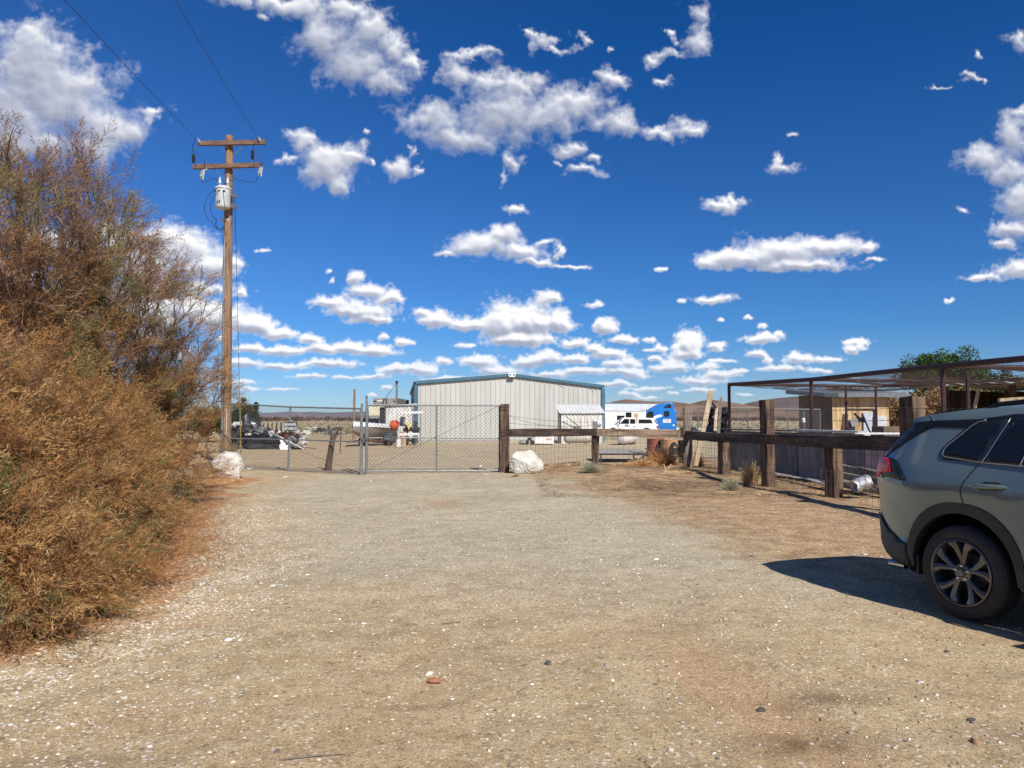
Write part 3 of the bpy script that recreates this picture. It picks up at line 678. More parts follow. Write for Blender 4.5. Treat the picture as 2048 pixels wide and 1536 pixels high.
# ================================================================= METAL BUILDING
def wallframe(rz): return Matrix.Rotation(rz, 3, 'Z')
def ribbed(mb, a, b, z0, ztop, out, pitch=.3, rib=.035, rw=.05, base_t=.0):
    """ribbed sheet from a to b (xy), top height ztop(s 0..1)"""
    a = Vector(a); b = Vector(b); L_ = (b-a).length; d = (b-a)/L_; n = int(L_/pitch); pts = []
    for i in range(n):
        s0 = i*L_/n
        pts += [(s0, 0), (s0+L_/n-rw*1.6, 0), (s0+L_/n-rw*1.2, rib), (s0+L_/n-rw*.4, rib)]
    pts.append((L_, 0)); v = []; f = []
    for s_, o_ in pts:
        p = a+d*s_+out*(o_+base_t); v += [(p.x, p.y, z0), (p.x, p.y, ztop(s_/L_))]
    for i in range(len(pts)-1): f.append((2*i, 2*i+2, 2*i+3, 2*i+1))
    mb.add(v, f)
ang = R_(8.2); FL = Vector((-6.35, 51.0, 0)); fd_ = Vector((math.cos(ang), math.sin(ang), 0)); bd_ = Vector((-math.sin(ang), math.cos(ang), 0))
WB, LB = 12.72, 26.0; FR = FL+fd_*WB; EL, ER, PK = 3.97, 3.78, 4.50
bld = thing('metal_building', 'large beige ribbed metal building with blue trim behind the gate', 'building', FL+fd_*WB/2)
mb = MB(); pk = lambda s: (EL+(PK-EL)*s/.5) if s < .5 else (PK+(ER-PK)*(s-.5)/.5)
ribbed(mb, FL, FR, -.1, lambda s: pk(s)-.02, -bd_, .33)
ribbed(mb, FL+bd_*LB, FL, -.5, lambda s: EL-.05, -fd_, .42)
ribbed(mb, FR, FR+bd_*LB, -.5, lambda s: ER-.05, fd_, .42)
ribbed(mb, FR+bd_*LB, FL+bd_*LB, -.5, lambda s: pk(1-s)-.02, bd_, .42)
mb.build('wall', M_beigewall, bld, recalc=False)
rf = MB(); up_ = Vector((0, 0, 1))
for (e0, ez, side) in ((FL-fd_*.12, EL, 1), (FR+fd_*.12, ER, -1)):
    c0 = FL+fd_*WB/2
    A0 = e0-bd_*.15+up_*(ez+.06); B0 = c0-bd_*.15+up_*(PK+.10); A1 = e0+bd_*(LB+.15)+up_*(ez+.06); B1 = c0+bd_*(LB+.15)+up_*(PK+.10)
    vs = [A0, B0, B1, A1]+[p-up_*.05 for p in (A0, B0, B1, A1)]
    rf.add(vs, [(0, 1, 2, 3), (7, 6, 5, 4), (0, 4, 5, 1), (1, 5, 6, 2), (2, 6, 7, 3), (3, 7, 4, 0)])
rf.build('roof', M_whitedirty, bld)
tr = MB()
for (p, q) in ((FL+up_*(EL-.04), FL+fd_*WB/2+up_*(PK-.02)), (FL+fd_*WB/2+up_*(PK-.02), FR+up_*(ER-.04))):
    tr.beam(p-bd_*.11, q-bd_*.11, .16, .20, ext=.05)
for base_, h_ in ((FL, EL), (FR, ER)): tr.box(base_+up_*(h_/2-.15)-bd_*.03, (.24, .20, h_-.1), rz=ang)
tr.build('trim', M_bluetrim, bld)
tr = MB(); tr.beam(FL-fd_*.08+up_*(EL-.02), FL-fd_*.08+bd_*LB+up_*(EL-.02), .16, .2); tr.beam(FR+fd_*.08+up_*(ER-.02), FR+fd_*.08+bd_*LB+up_*(ER-.02), .16, .2)
tr.build('gutter', M_bluetrim, bld)
ftp = MB(); lp = FL+fd_*(WB*.5)-bd_*.3+up_*(PK-.02)
ftp.box(lp, (.5, .16, .20), rz=ang); ftp.box(lp-up_*.12-bd_*.02, (.42, .2, .06), rz=ang); fl_ = ftp.build('floodlight', M_white, bld, bevel=.015)
for k in (-1, 1): MB().lathe([(.07, 0), (.085, .03), (.07, .07), (.0, .08)], lp+fd_*k*.13-up_*.02-bd_*.1, 12, axis='Y').build('lamp', M_chrome, fl_)
for k_, (s_, dz_) in enumerate(((.76, .10), (.93, .22))):
    q_ = FL+fd_*WB*s_-bd_*.25+up_*(pk(s_)-.1); MB().tube([q_, q_+fd_*.18-up_*.06, q_+fd_*.34-up_*dz_*1.8], .014, 5).build('loose_cable', M_cable, bld)
MB().beam(FL-bd_*.05+up_*.06, FR-bd_*.05+up_*.06, .03, .12).build('base_trim', M_concrete, bld)

# ---------------------------------------------------------------- lean-to shed in front of it
sc_ = at(1121, 835, 47.5); sx0 = sc_.x; S0 = Vector((at(1123, 835, 47.6).x, 47.6, 0)); swd = 2.55; shd = thing('corrugated_shed', 'small white corrugated shed with scalloped roof edge against the metal building', 'shed', S0)
fdir = Vector((math.cos(R_(3)), math.sin(R_(3)), 0)); bdir = Vector((-fdir.y, fdir.x, 0)); S1 = S0+fdir*swd
mb = MB(); ribbed(mb, S0, S1, 0, lambda s: 1.86, -bdir, .2, .03); ribbed(mb, S0+bdir*2.0, S0, 0, lambda s: 1.86+.5*(1-s), -fdir, .2, .03)
ribbed(mb, S1, S1+bdir*2.0, 0, lambda s: 1.86+.5*s, fdir, .2, .03); mb.build('wall', M_whitedirty, shd, recalc=False)
mb = MB(); n = 14; vs = []; fs = []
for i in range(n*2+1):
    s = -.15+(swd+.3)*i/(n*2); zz = .05 if i % 2 == 0 else 0
    a = S0+fdir*s-bdir*.16+up_*(1.86+zz); b2 = S0+fdir*s+bdir*2.05+up_*(2.42+zz); vs += [a, b2]
for i in range(n*2): fs.append((2*i, 2*i+2, 2*i+3, 2*i+1))
mb.add(vs, fs); rfo = mb.build('roof', M_white, shd, recalc=False)
sm = rfo.modifiers.new('t', 'SOLIDIFY'); sm.thickness = .012
MB().box(S0+fdir*1.0-bdir*.12+up_*.72, (.38, .14, .7)).build('meter_box', M_galv, shd, bevel=.01)
MB().box(S0-fdir*.06+bdir*.2+up_*.95, (.10, .12, 1.9)).build('corner_post', M_galv, shd); MB().box(S1+fdir*.05+up_*.93, (.09, .09, 1.86)).build('corner_post', M_galv, shd)
MB().tube([S0+fdir*.2-bdir*.4+up_*1.7, S0+fdir*1.0-bdir*.2+up_*1.1, S0+fdir*1.1-bdir*.12+up_*1.0], .022, 6).build('conduit', M_cable, shd)

# ---------------------------------------------------------------- tanks and boxes
def tank(label, c, L_, r, m_, rz=0, legs=True):
    t_ = thing('propane_tank', label, 'tank', c); Mx = Matrix.Rotation(rz, 3, 'Z') @ Matrix.Rotation(math.pi/2, 3, 'Y')
    pr = [(0, -L_/2)]+[(r*math.sin(a), -L_/2+r*.75-r*.75*math.cos(a)) for a in (R_(25), R_(50), R_(70))]+[(r, -L_/2+r*.75), (r, L_/2-r*.75)]+[(r*math.sin(a), L_/2-r*.75+r*.75*math.cos(a)) for a in (R_(70), R_(50), R_(25))]+[(0, L_/2)]
    cc = Vector(c)+Vector((0, 0, r+.06)); MB().lathe(pr, cc, 28, M=Mx).build('body', m_, t_, smooth=True)
    for k in (-1, 1): MB().box(Vector(c)+Matrix.Rotation(rz, 3, 'Z')@Vector((k*L_*.28, 0, .06)), (.09, r*1.3, .16), rz=rz).build('saddle', M_galv, t_); MB().lathe([(.14, 0), (.14, .12), (.10, .18), (0, .19)], cc+Vector((0, 0, r-.02)), 14).build('dome_cap', m_, t_, smooth=True)
    return t_
M_tankw = mat('tank_white', (.80, .80, .79), (.70, .70, .68), .35, scale=2, bump=0)
M_tankb = mat('tank_beige', (.42, .38, .31), (.30, .27, .22), .5, scale=3, bump=.05, dirt=(.2, .13, .09))
tw = gnd(1257, 890); tank('white rounded propane tank in the yard seen under the pale rail', Vector((tw.x, tw.y+.5, 0)), 2.1, .50, M_tankw, rz=R_(62))
tb = gnd(1148, 885); tank('beige horizontal tank lying in front of the small corrugated shed', Vector((tb.x, 46.4, 0)), 1.75, .27, M_tankb, rz=R_(3))
c = Vector((at(1088, 870, 45.5).x, 45.5, 0)); bx = thing('storage_box', 'low white metal box on the ground before the metal building', 'box', c)
MB().box(c+Vector((0, 0, .27)), (1.12, .7, .42)).build('body', M_white, bx, bevel=.02); MB().box(c+Vector((0, 0, .05)), (1.0, .6, .09)).build('skid', M_black, bx)
MB().box(c+Vector((.28, -.36, .33)), (.3, .012, .1)).build('label_plate', M_tan, bx); MB().box(c+Vector((0, 0, .495)), (1.16, .74, .035)).build('lid', M_white, bx)
c = Vector((at(1055, 870, 45.2).x, 45.2, 0)); cp_ = thing('compressor', 'small dark wheeled machine beside the white metal box', 'machine', c)
for k in (-1, 1): MB().lathe([(.05, -.03), (.12, -.03), (.13, 0), (.12, .03), (.05, .03)], c+Vector((.12+k*.16, 0, .14)), 14, axis='Y').build('wheel', M_rubber, cp_, smooth=True)
MB().lathe([(0, -.2), (.1, -.18), (.12, -.1), (.12, .1), (.1, .18), (0, .2)], c+Vector((-.30, 0, .14)), 14, axis='X').build('air_tank', M_galv, cp_, smooth=True)
MB().box(c+Vector((.12, 0, .34)), (.24, .22, .18)).beam(c+Vector((.2, 0, .4)), c+Vector((.42, 0, .5)), .03, .03).build('motor', M_black, cp_, bevel=.02)

# ================================================================= ROAD VEHICLES IN THE YARD
def wheel_at(parent, c, r, w, rimm=None, name='wheel', side=-1, M=None):
    M = M or Matrix.Identity(3); Mx = M@Matrix.Rotation(-math.pi/2, 3, 'X')
    o = MB().lathe([(r*.55, -w/2), (r*.9, -w/2), (r, -w*.35), (r, w*.35), (r*.9, w/2), (r*.55, w/2)], c, 26, M=Mx).build(name, M_rubber, parent, smooth=True)
    MB().lathe([(0, -w*.50), (r*.2, -w*.52), (r*.28, -w*.34), (r*.50, -w*.36), (r*.60, -w*.47), (r*.60, w*.4), (0, w*.4)], c, 22, M=Mx).build('rim', rimm or M_chrome, o, smooth=True); return o
def side_body(parent, name, m_, poly, o, M, w, y0=0, bevel=.04):
    mb = MB(); mb.prism(poly, M, Vector(o)+M@Vector((0, y0, 0)), w); return mb.build(name, m_, parent, bevel=bevel, seg=3, smooth=True)
# pickup, nose to the left; local x along the length (0 rear .. -L front), y away from the camera
PY = 77.0; pz = ground_z(0, PY); pr = at(1317, 860, PY); o = Vector((pr.x, PY, pz)); I3 = Matrix.Rotation(R_(1), 3, 'Z')
s_ = 1.0
pk_ = thing('pickup_truck', 'white crew cab pickup with a camper shell parked before the blue truck', 'pickup truck', o)
arch = lambda cx, r=.47, zc=.42: [(cx+r*math.cos(a), zc+r*math.sin(a)) for a in [R_(x) for x in (-5, 15, 35, 55, 75, 90, 105, 125, 145, 165, 185)]]
low = [(0, .55), (0, 1.18), (-.05, 1.22), (-2.35, 1.22), (-4.05, 1.20), (-5.35, 1.12), (-5.50, 1.0), (-5.52, .55), (-5.42, .42)]+[(x, z) for x, z in arch(-4.55)][::-1]+[(-3.9, .36), (-1.9, .38)]+[(x, z) for x, z in arch(-1.2)][::-1]+[(-.6, .46)]
side_body(pk_, 'body', M_white, low, o, I3, 1.9)
side_body(pk_, 'cab', M_white, [(-2.15, 1.20), (-2.2, 1.86), (-2.35, 1.93), (-3.3, 1.93), (-3.55, 1.86), (-4.15, 1.20)], o, I3, 1.62, .14)
side_body(pk_, 'camper_shell', M_white, [(-.02, 1.21), (-.28, 1.80), (-.45, 1.88), (-2.1, 1.90), (-2.12, 1.21)], o, I3, 1.66, .12)
def side_pane(parent, poly, y, name='window', m_=None, t=.02, O=None, M=None): return MB().prism(poly, M or I3, Vector(O or o)+(M or I3)@Vector((0, y, 0)), t).build(name, m_ or M_glassdark, parent)
side_pane(pk_, [(-2.30, 1.30), (-2.30, 1.76), (-2.82, 1.78), (-2.82, 1.30)], .127)
side_pane(pk_, [(-2.92, 1.30), (-2.92, 1.78), (-3.38, 1.78), (-3.86, 1.30)], .127)
side_pane(pk_, [(-.55, 1.34), (-.72, 1.72), (-1.95, 1.74), (-1.97, 1.34)], .107)
MB().add([o+I3@Vector(p) for p in ((-.07, .3, 1.28), (-.07, 1.6, 1.28), (-.235, 1.5, 1.72), (-.235, .4, 1.72))], [(0, 1, 2, 3)]).build('rear_window', M_glassdark, pk_)
MB().prism([(-.10, 1.30), (-.20, 1.30), (-.40, 1.72), (-.30, 1.72)], I3, o+Vector((0, .112, 0)), .01).build('window', M_glassdark, pk_)
MB().add([o+I3@Vector(p) for p in ((-4.16, .2, 1.24), (-4.16, 1.7, 1.24), (-3.60, 1.6, 1.84), (-3.60, .3, 1.84))], [(0, 1, 2, 3)]).build('windshield', M_glassdark, pk_)
for cx in (-4.55, -1.2):
    wheel_at(pk_, o+I3@Vector((cx, .16, .40)), .40, .26, M=I3); wheel_at(pk_, o+I3@Vector((cx, 1.74, .40)), .40, .26, M=I3)
    MB().lathe([(.43, -.02), (.49, -.02), (.49, .03), (.43, .03)], o+I3@Vector((cx, -.005, .42)), 26, M=I3@Matrix.Rotation(-math.pi/2, 3, 'X')).build('wheel_arch', M_black, pk_)
M_red = mat('red_lens', (.45, .012, .012), (.3, .008, .01), .2, scale=10, bump=0)
MB().box(o+I3@Vector((-.10, -.006, .98)), (.16, .03, .30)).build('tail_light', M_red, pk_, bevel=.008)
for x in (-2.42, -3.02): MB().box(o+I3@Vector((x, -.02, 1.06)), (.16, .04, .05)).build('door_handle', M_black, pk_)
MB().beam(o+I3@Vector((-3.9, 0, 1.3)), o+I3@Vector((-3.95, -.2, 1.32)), .04, .04).box(o+I3@Vector((-3.95, -.26, 1.38)), (.1, .1, .30)).build('mirror', M_black, pk_, bevel=.01)
MB().box(o+I3@Vector((.06, .95, .52)), (.16, 1.86, .22)).build('bumper', M_chrome, pk_, bevel=.02); MB().box(o+I3@Vector((-5.55, .95, .5)), (.18, 1.86, .24)).build('bumper', M_chrome, pk_, bevel=.02)
for x in (-2.16, -2.88): MB().box(o+I3@Vector((x, -.004, .86)), (.012, .012, .74)).build('door_seam', M_black, pk_)

# motor home / fifth wheel behind
RY = 86.0; o2 = Vector((at(1292, 830, RY).x, RY, ground_z(0, RY))); rv = thing('travel_trailer', 'long white travel trailer with dark windows behind the pickup', 'trailer', o2)
side_body(rv, 'body', M_white, [(0, .5), (0, 2.88), (-7.6, 2.92), (-8.4, 2.6), (-9.0, 1.6), (-8.6, 1.25), (-7.3, 1.1), (-7.2, .5)], o2, I3, 2.4)
side_pane(rv, [(-1.62, 1.98), (-1.62, 2.66), (-2.28, 2.66), (-2.28, 1.98)], -.012, O=o2)
side_pane(rv, [(-2.42, 1.80), (-2.42, 2.30), (-3.25, 2.30), (-3.25, 1.80)], -.012, O=o2)
side_pane(rv, [(-.90, 1.98), (-.90, 2.55), (-1.32, 2.55), (-1.32, 1.98)], -.012, name='vent', m_=M_tan, O=o2)
mb = MB(); mb.beam(o2+I3@Vector((-.1, -.01, 2.80)), o2+I3@Vector((-8.0, -.01, 2.84)), .03, .07); mb.build('roof_rail', M_galv, rv)
MB().box(o2+I3@Vector((-4.3, 1.2, 3.05)), (1.1, .9, .28)).build('air_conditioner', M_white, rv, bevel=.05)
MB().tube([o2+I3@Vector((-6.2, -.02, 2.3)), o2+I3@Vector((-7.3, -.02, 2.2)), o2+I3@Vector((-7.9, -.02, 1.9)), o2+I3@Vector((-7.2, -.02, 1.2))], .03, 5).build('stripe', M_galv, rv)
for x in (-3.6, -4.5): wheel_at(rv, o2+I3@Vector((x, .14, .38)), .38, .22, M=I3)
# box trailer
M_trailer = mat('trailer_skin', (.60, .65, .68), (.52, .57, .60), .4, scale=.6, stretch=(3, 1, .4), bump=.03)
TY = 101.0; o3 = Vector((at(1338, 830, TY).x, TY, ground_z(0, TY))); bt = thing('semi_trailer', 'tall white box trailer standing behind the travel trailer', 'semi trailer', o3)
side_body(bt, 'box', M_trailer, [(0, 1.15), (0, 4.02), (-15.5, 4.10), (-15.5, 1.15)], o3, I3, 2.5, bevel=.03)
MB().beam(o3+I3@Vector((0, -.02, 4.0)), o3+I3@Vector((-15.5, -.02, 4.08)), .04, .1).beam(o3+I3@Vector((0, -.02, 1.18)), o3+I3@Vector((-15.5, -.02, 1.18)), .04, .14).build('rail', M_galv, bt)
for x in (-1.6, -2.9): wheel_at(bt, o3+I3@Vector((x, .3, .5)), .5, .5, M=I3)
for y_ in (.5, 2.0): MB().box(o3+I3@Vector((-11.5, y_, .6)), (.15, .15, 1.2)).build('landing_leg', M_galv, bt)
# blue tractor, nose left
BY = 92.0; o4 = Vector((at(1353, 830, BY).x, BY, ground_z(0, BY))); bl = thing('semi_truck', 'bright blue sleeper cab semi truck with raked roof fairing', 'truck', o4)
cabp = [(0, .85), (0, 3.05), (-.25, 3.05), (-.25, 3.65), (-.42, 3.92), (-.8, 3.98), (-1.7, 3.85), (-2.5, 3.45), (-3.1, 3.12), (-3.6, 3.0), (-4.15, 2.15), (-4.25, 2.05), (-6.1, 1.80), (-6.4, 1.5), (-6.45, .6), (-6.2, .5), (-6.0, .95), (-5.7, 1.12), (-5.3, 1.12), (-5.0, .95), (-4.8, .5), (-3.9, .45), (-.1, .45)]
side_body(bl, 'cab', M_bluepaint, cabp, o4, I3, 2.35, bevel=.07)
side_pane(bl, [(-.85, 2.25), (-.85, 2.92), (-1.5, 2.92), (-1.5, 2.25)], -.012, O=o4)
side_pane(bl, [(-.62, 3.28), (-.62, 3.70), (-.95, 3.76), (-1.35, 3.56), (-1.6, 3.32)], -.012, O=o4)
side_pane(bl, [(-2.75, 2.1), (-2.75, 2.88), (-3.35, 2.88), (-3.85, 2.15)], -.012, O=o4)
MB().add([o4+I3@Vector(p) for p in ((-4.17, .12, 2.16), (-4.17, 2.2, 2.16), (-3.66, 2.1, 2.96), (-3.66, .25, 2.96))], [(0, 1, 2, 3)]).build('windshield', M_glassdark, bl)
MB().beam(o4+I3@Vector((-3.55, .0, 3.06)), o4+I3@Vector((-4.15, .0, 2.98)), .05, .06).box(o4+I3@Vector((-3.95, 1.18, 3.02)), (.55, 2.4, .05)).build('sun_visor', M_black, bl)
mb = MB().prism([(-1.7, 2.42), (-2.0, 2.55), (-2.6, 2.35), (-3.1, 2.10), (-3.3, 1.75), (-2.9, 1.85), (-2.3, 2.1), (-1.75, 2.28)], I3, o4+I3@Vector((0, -.011, 0)), .01); mb.build('stripe', M_white, bl)
MB().box(o4+I3@Vector((-1.15, -.012, 1.75)), (.95, .02, .42)).build('door_sign', M_white, bl)
for k in range(3): MB().box(o4+I3@Vector((-1.15, -.026, 1.86-.1*k)), (.66-.12*k, .006, .03)).build('sign_line', M_red, bl)
MB().lathe([(0, 0), (.11, 0), (.11, .01), (0, .01)], o4+I3@Vector((-.35, -.012, 1.25)), 14, axis='Y').build('badge', M_white, bl)
MB().box(o4+I3@Vector((2.0, 1.2, .8)), (4.0, .9, .2)).build('chassis', M_white, bl)
for x in (-5.5, .8, 2.1): wheel_at(bl, o4+I3@Vector((x, .25, .5)), .5, .35 if x < 0 else .5, M=I3)
MB().beam(o4+I3@Vector((-3.9, 0, 2.4)), o4+I3@Vector((-4.0, -.2, 2.4)), .04, .04).box(o4+I3@Vector((-4.0, -.26, 2.4)), (.12, .12, .7)).build('mirror', M_black, bl, bevel=.01)

# ================================================================= LEFT YARD
# boat on a trailer, bow towards the camera-left
c = Vector((at(741, 860, 44).x, 44, 0)); boat = thing('motorboat', 'old white motorboat with grey hull beside the corrugated white shed', 'boat', c)
M_hull = mat('hull_grey', (.33, .31, .27), (.24, .22, .19), .5, scale=3, bump=.05, dirt=(.14, .11, .08))
nS, nC = 14, 9; hv = []; hf = []; Mb = Matrix.Rotation(R_(74), 3, 'Z')@Matrix.Scale(.82, 3)
for i in range(nS):
    tt = i/(nS-1); xx = -2.6+5.2*tt; wd = .98*(1-max(0, (tt-.45)/.55)**2.2) ; dk = .66+.22*tt; ke = .0+.55*max(0, (tt-.5)/.5)**2.4
    for j in range(nC):
        q = -1+2*j/(nC-1); aq = abs(q); yy = wd*(aq**.62)*(1 if q > 0 else -1); zz = ke+(dk-ke)*(aq**1.7)
        p = Mb@Vector((-xx, yy, zz)); hv.append(c+p+Vector((0, 0, .42)))
for i in range(nS-1):
    for j in range(nC-1): a = i*nC+j; hf.append((a, a+1, a+nC+1, a+nC))
mb = MB(); mb.add(hv, hf); mb.build('hull', M_hull, boat, smooth=True)
dv = []; df = []
for i in range(nS):
    tt = i/(nS-1); xx = -2.6+5.2*tt; wd = 1.0*(1-max(0, (tt-.45)/.55)**2.2)+.02; dk = .66+.22*tt
    for yy, zz in ((-wd, dk-.02), (-wd*1.0, dk+.10), (-wd*.72, dk+.26), (0, dk+.32), (wd*.72, dk+.26), (wd, dk+.10), (wd, dk-.02)):
        dv.append(c+Mb@Vector((-xx, yy, zz))+Vector((0, 0, .42)))
for i in range(nS-1):
    for j in range(6): a = i*7+j; df.append((a, a+7, a+8, a+1))
MB().add(dv, df).build('deck', M_white, boat, smooth=True)
wv = [c+Mb@Vector(p)+Vector((0, 0, .42)) for p in ((.3, -.7, 1.0), (-.5, -.45, 1.36), (-.5, .45, 1.36), (.3, .7, 1.0), (.9, -.75, 1.02), (.3, -.5, 1.36), (.3, .5, 1.36), (.9, .75, 1.02))]
MB().add([c+Mb@Vector(p)+Vector((0, 0, .42)) for p in ((-.4, -.8, .95), (.2, -.6, 1.38), (.2, .6, 1.38), (-.4, .8, .95))], [(0, 1, 2, 3)]).build('windscreen', M_glassdark, boat)
f = MB()
for k in (-1, 1): f.beam(c+Mb@Vector((-2.4, .45*k, .34)), c+Mb@Vector((2.6, .45*k, .34)), .08, .1)
f.beam(c+Mb@Vector((-2.4, -.45, .34)), c+Mb@Vector((-3.4, 0, .38)), .08, .08); f.beam(c+Mb@Vector((-2.4, .45, .34)), c+Mb@Vector((-3.4, 0, .38)), .08, .08)
bt2 = thing('boat_trailer', 'dark trailer frame with tyres under the old motorboat', 'trailer', c); f.build('frame', M_rust, bt2)
for k in (-1, 1):
    for q in (.5, 1.2): wheel_at(bt2, c+Mb@Vector((q, .95*k, .30)), .30, .2, M=Mb)
# white corrugated shed with open black side
S0 = Vector((at(771, 860, 48).x, 48, 0)); sw = 1.72
sh = thing('corrugated_cabin', 'tilted white corrugated cabin with a dark open side next to the boat', 'shed', S0); fdir = Vector((1, .06, 0)).normalized(); bdir = Vector((-fdir.y, fdir.x, 0))
mb = MB(); ribbed(mb, S0, S0+fdir*sw, .25, lambda s: 2.28+.10*s, -bdir, .22, .03); mb.build('wall', M_whitedirty, sh, recalc=False)
mb = MB(); mb.box(S0-fdir*.19+bdir*.3+Vector((0, 0, 1.2)), (.34, .5, 2.1)); mb.build('open_side', M_darkjunk, sh)
mb = MB(); mb.beam(S0-fdir*.42+Vector((0, .6, 2.32)), S0+fdir*(sw+.15)+Vector((0, .6, 2.44)), 1.5, .06); mb.build('roof', M_whitedirty, sh)
for q in (.0, sw): MB().box(S0+fdir*q+Vector((0, .03, 1.2)), (.07, .07, 2.3)).build('corner_post', M_greywood, sh)
# cargo container doors with boom mast behind
c = Vector((at(770, 835, 60).x, 60, ground_z(0, 60))); ct = thing('freight_trailer', 'grey trailer seen from its rear doors behind the white cabin', 'trailer', c)
M_greydoor = mat('grey_doors', (.30, .29, .27), (.22, .21, .19), .6, scale=2, bump=.08, dirt=(.16, .13, .11))
MB().box(c+Vector((0, 3.5, 2.05)), (1.86, 7.0, 2.30)).build('body', M_greydoor, ct, bevel=.03)
for k in (-1, 1):
    d_ = MB().box(c+Vector((.47*k, -.03, 2.12)), (.86, .05, 2.10)).build('door', M_greydoor, ct, bevel=.01)
    MB().box(c+Vector((.12*k, -.08, 2.1)), (.05, .05, 2.1)).box(c+Vector((.78*k, -.07, 2.95)), (.22, .04, .08)).build('hinge', M_black, d_)
MB().box(c+Vector((-.4, -.07, 2.98)), (.42, .01, .08)).build('sticker', M_white, ct)
MB().box(c+Vector((0, .0, .82)), (1.86, .2, .24)).build('bumper', M_cream if False else M_tan, ct)
for k in (-1, 1): wheel_at(ct, c+Vector((.6*k, 1.0, .46)), .45, .35, M=Matrix.Rotation(R_(90), 3, 'Z'))
c = Vector((at(757, 835, 54).x, 54, ground_z(0, 54))); cr_ = thing('pallet_crate', 'cream and grey stacked crate behind the motorboat', 'crate', c)
M_cream = mat('cream_panel', (.72, .66, .48), (.6, .54, .38), .6, scale=3, bump=.05)
MB().box(c+Vector((0, .5, 2.06)), (1.35, 1.1, .62)).build('body', M_cream, cr_, bevel=.02); MB().box(c+Vector((0, .5, 1.0)), (1.3, 1.05, 1.5)).build('base', M_greydoor, cr_, bevel=.02)
c = Vector((at(793, 835, 58).x, 58, ground_z(0, 58))); mt_ = thing('mast', 'thin grey boom mast with a stay wire beside the grey trailer', 'mast', c)
MB().box(c+Vector((0, 0, 2.15)), (.13, .13, 4.3)).build('post', M_galv, mt_); MB().box(c+Vector((0, 0, 4.32)), (.18, .2, .22)).build('pulley', M_black, mt_, bevel=.03)
MB().tube([c+Vector((-.02, 0, 4.25)), c+Vector((-.75, .3, 3.3)), c+Vector((-1.9, .8, 1.9))], .02, 5).build('stay', M_cable, mt_)
# cement mixer
c = Vector((at(787, 870, 43.5).x, 43.5, 0)); cmx = thing('cement_mixer', 'small cement mixer with an orange drum before the white cabin', 'cement mixer', c)
Mx = Matrix.Rotation(R_(55), 3, 'Y') @ Matrix.Rotation(R_(20), 3, 'X')
MB().lathe([(0, -.22), (.16, -.2), (.26, -.06), (.27, .08), (.17, .26), (.15, .28), (.13, .26), (.2, .06), (0, -.1)], c+Vector((.02, 0, 1.18)), 22, M=Mx).build('drum', M_orange, cmx, smooth=True)
MB().beam(c+Vector((-.25, -.25, 0)), c+Vector((-.1, 0, 1.05)), .05, .05).beam(c+Vector((.3, -.25, 0)), c+Vector((.1, 0, 1.05)), .05, .05).beam(c+Vector((-.25, .3, 0)), c+Vector((-.1, 0, 1.05)), .05, .05).beam(c+Vector((.3, .3, 0)), c+Vector((.1, 0, 1.05)), .05, .05).build('stand', M_rust, cmx)
MB().box(c+Vector((-.12, .05, .62)), (.34, .3, .34)).build('engine', M_darkjunk, cmx, bevel=.03)
for k in (-1, 1): wheel_at(cmx, c+Vector((.3*k, .2, .16)), .16, .08)
c = Vector((at(806, 870, 43).x, 43, 0))
setp(MB().lathe([(.17, 0), (.21, .75), (.20, .8), (0, .81)], c, 16).build('bin', M_tan, smooth=True), 'tan plastic bin next to the cement mixer', 'bin')
c = Vector((at(797, 870, 42.6).x, 42.6, 0)); setp(MB().lathe([(.13, 0), (.16, .4), (.165, .42), (.12, .42), (0, .40)], c, 14).build('bucket', M_white, smooth=True), 'small white bucket at the foot of the cement mixer', 'bucket')
c = Vector((at(818, 870, 44.6).x, 44.6, 0)); jk = thing('scrap_machine', 'dark scrap machinery heap by the left corner of the metal building', 'scrap', c)
mb = MB(); rnd = random.Random(4)
for k in range(16): mb.box(c+Vector((rnd.uniform(-.42, .42), rnd.uniform(-.2, .5), rnd.uniform(.2, 1.45))), (rnd.uniform(.15, .5), rnd.uniform(.1, .4), rnd.uniform(.1, .5)), rz=rnd.uniform(0, 3), rx=rnd.uniform(-.4, .4))
mb.build('body', M_darkjunk, jk, bevel=.02); MB().prism([(0, 0), (.3, 0), (.15, -.42)], Matrix.Identity(3), c+Vector((-.1, -.45, 1.28)), .02).build('funnel', M_yellow, jk)
MB().beam(c+Vector((.3, .1, 0)), c+Vector((.15, .1, 2.2)), .07, .07).build('upright', M_galv, jk)
for (x0, x1, y_, Yb, lab) in ((801, 847, 824.5, 40, 'upper white plank crossing in front of the building corner'), (798, 838, 868, 40, 'lower white plank near the ground at the building corner')):
    a = at(x0, y_+1, Yb); b2 = at(x1, y_, Yb)
    sw_ = thing('plank_rack', lab, 'plank', Vector((a.x, Yb, 0))); MB().beam(a, b2, .06, .12).build('plank', M_white, sw_)
    lg = MB(); 
    for q in (a+Vector((.15, .05, 0)), b2-Vector((.15, -.05, 0))): lg.box(Vector((q.x, q.y, q.z/2)), (.03, .03, q.z-.1))
    lg.build('leg', M_galv, sw_)

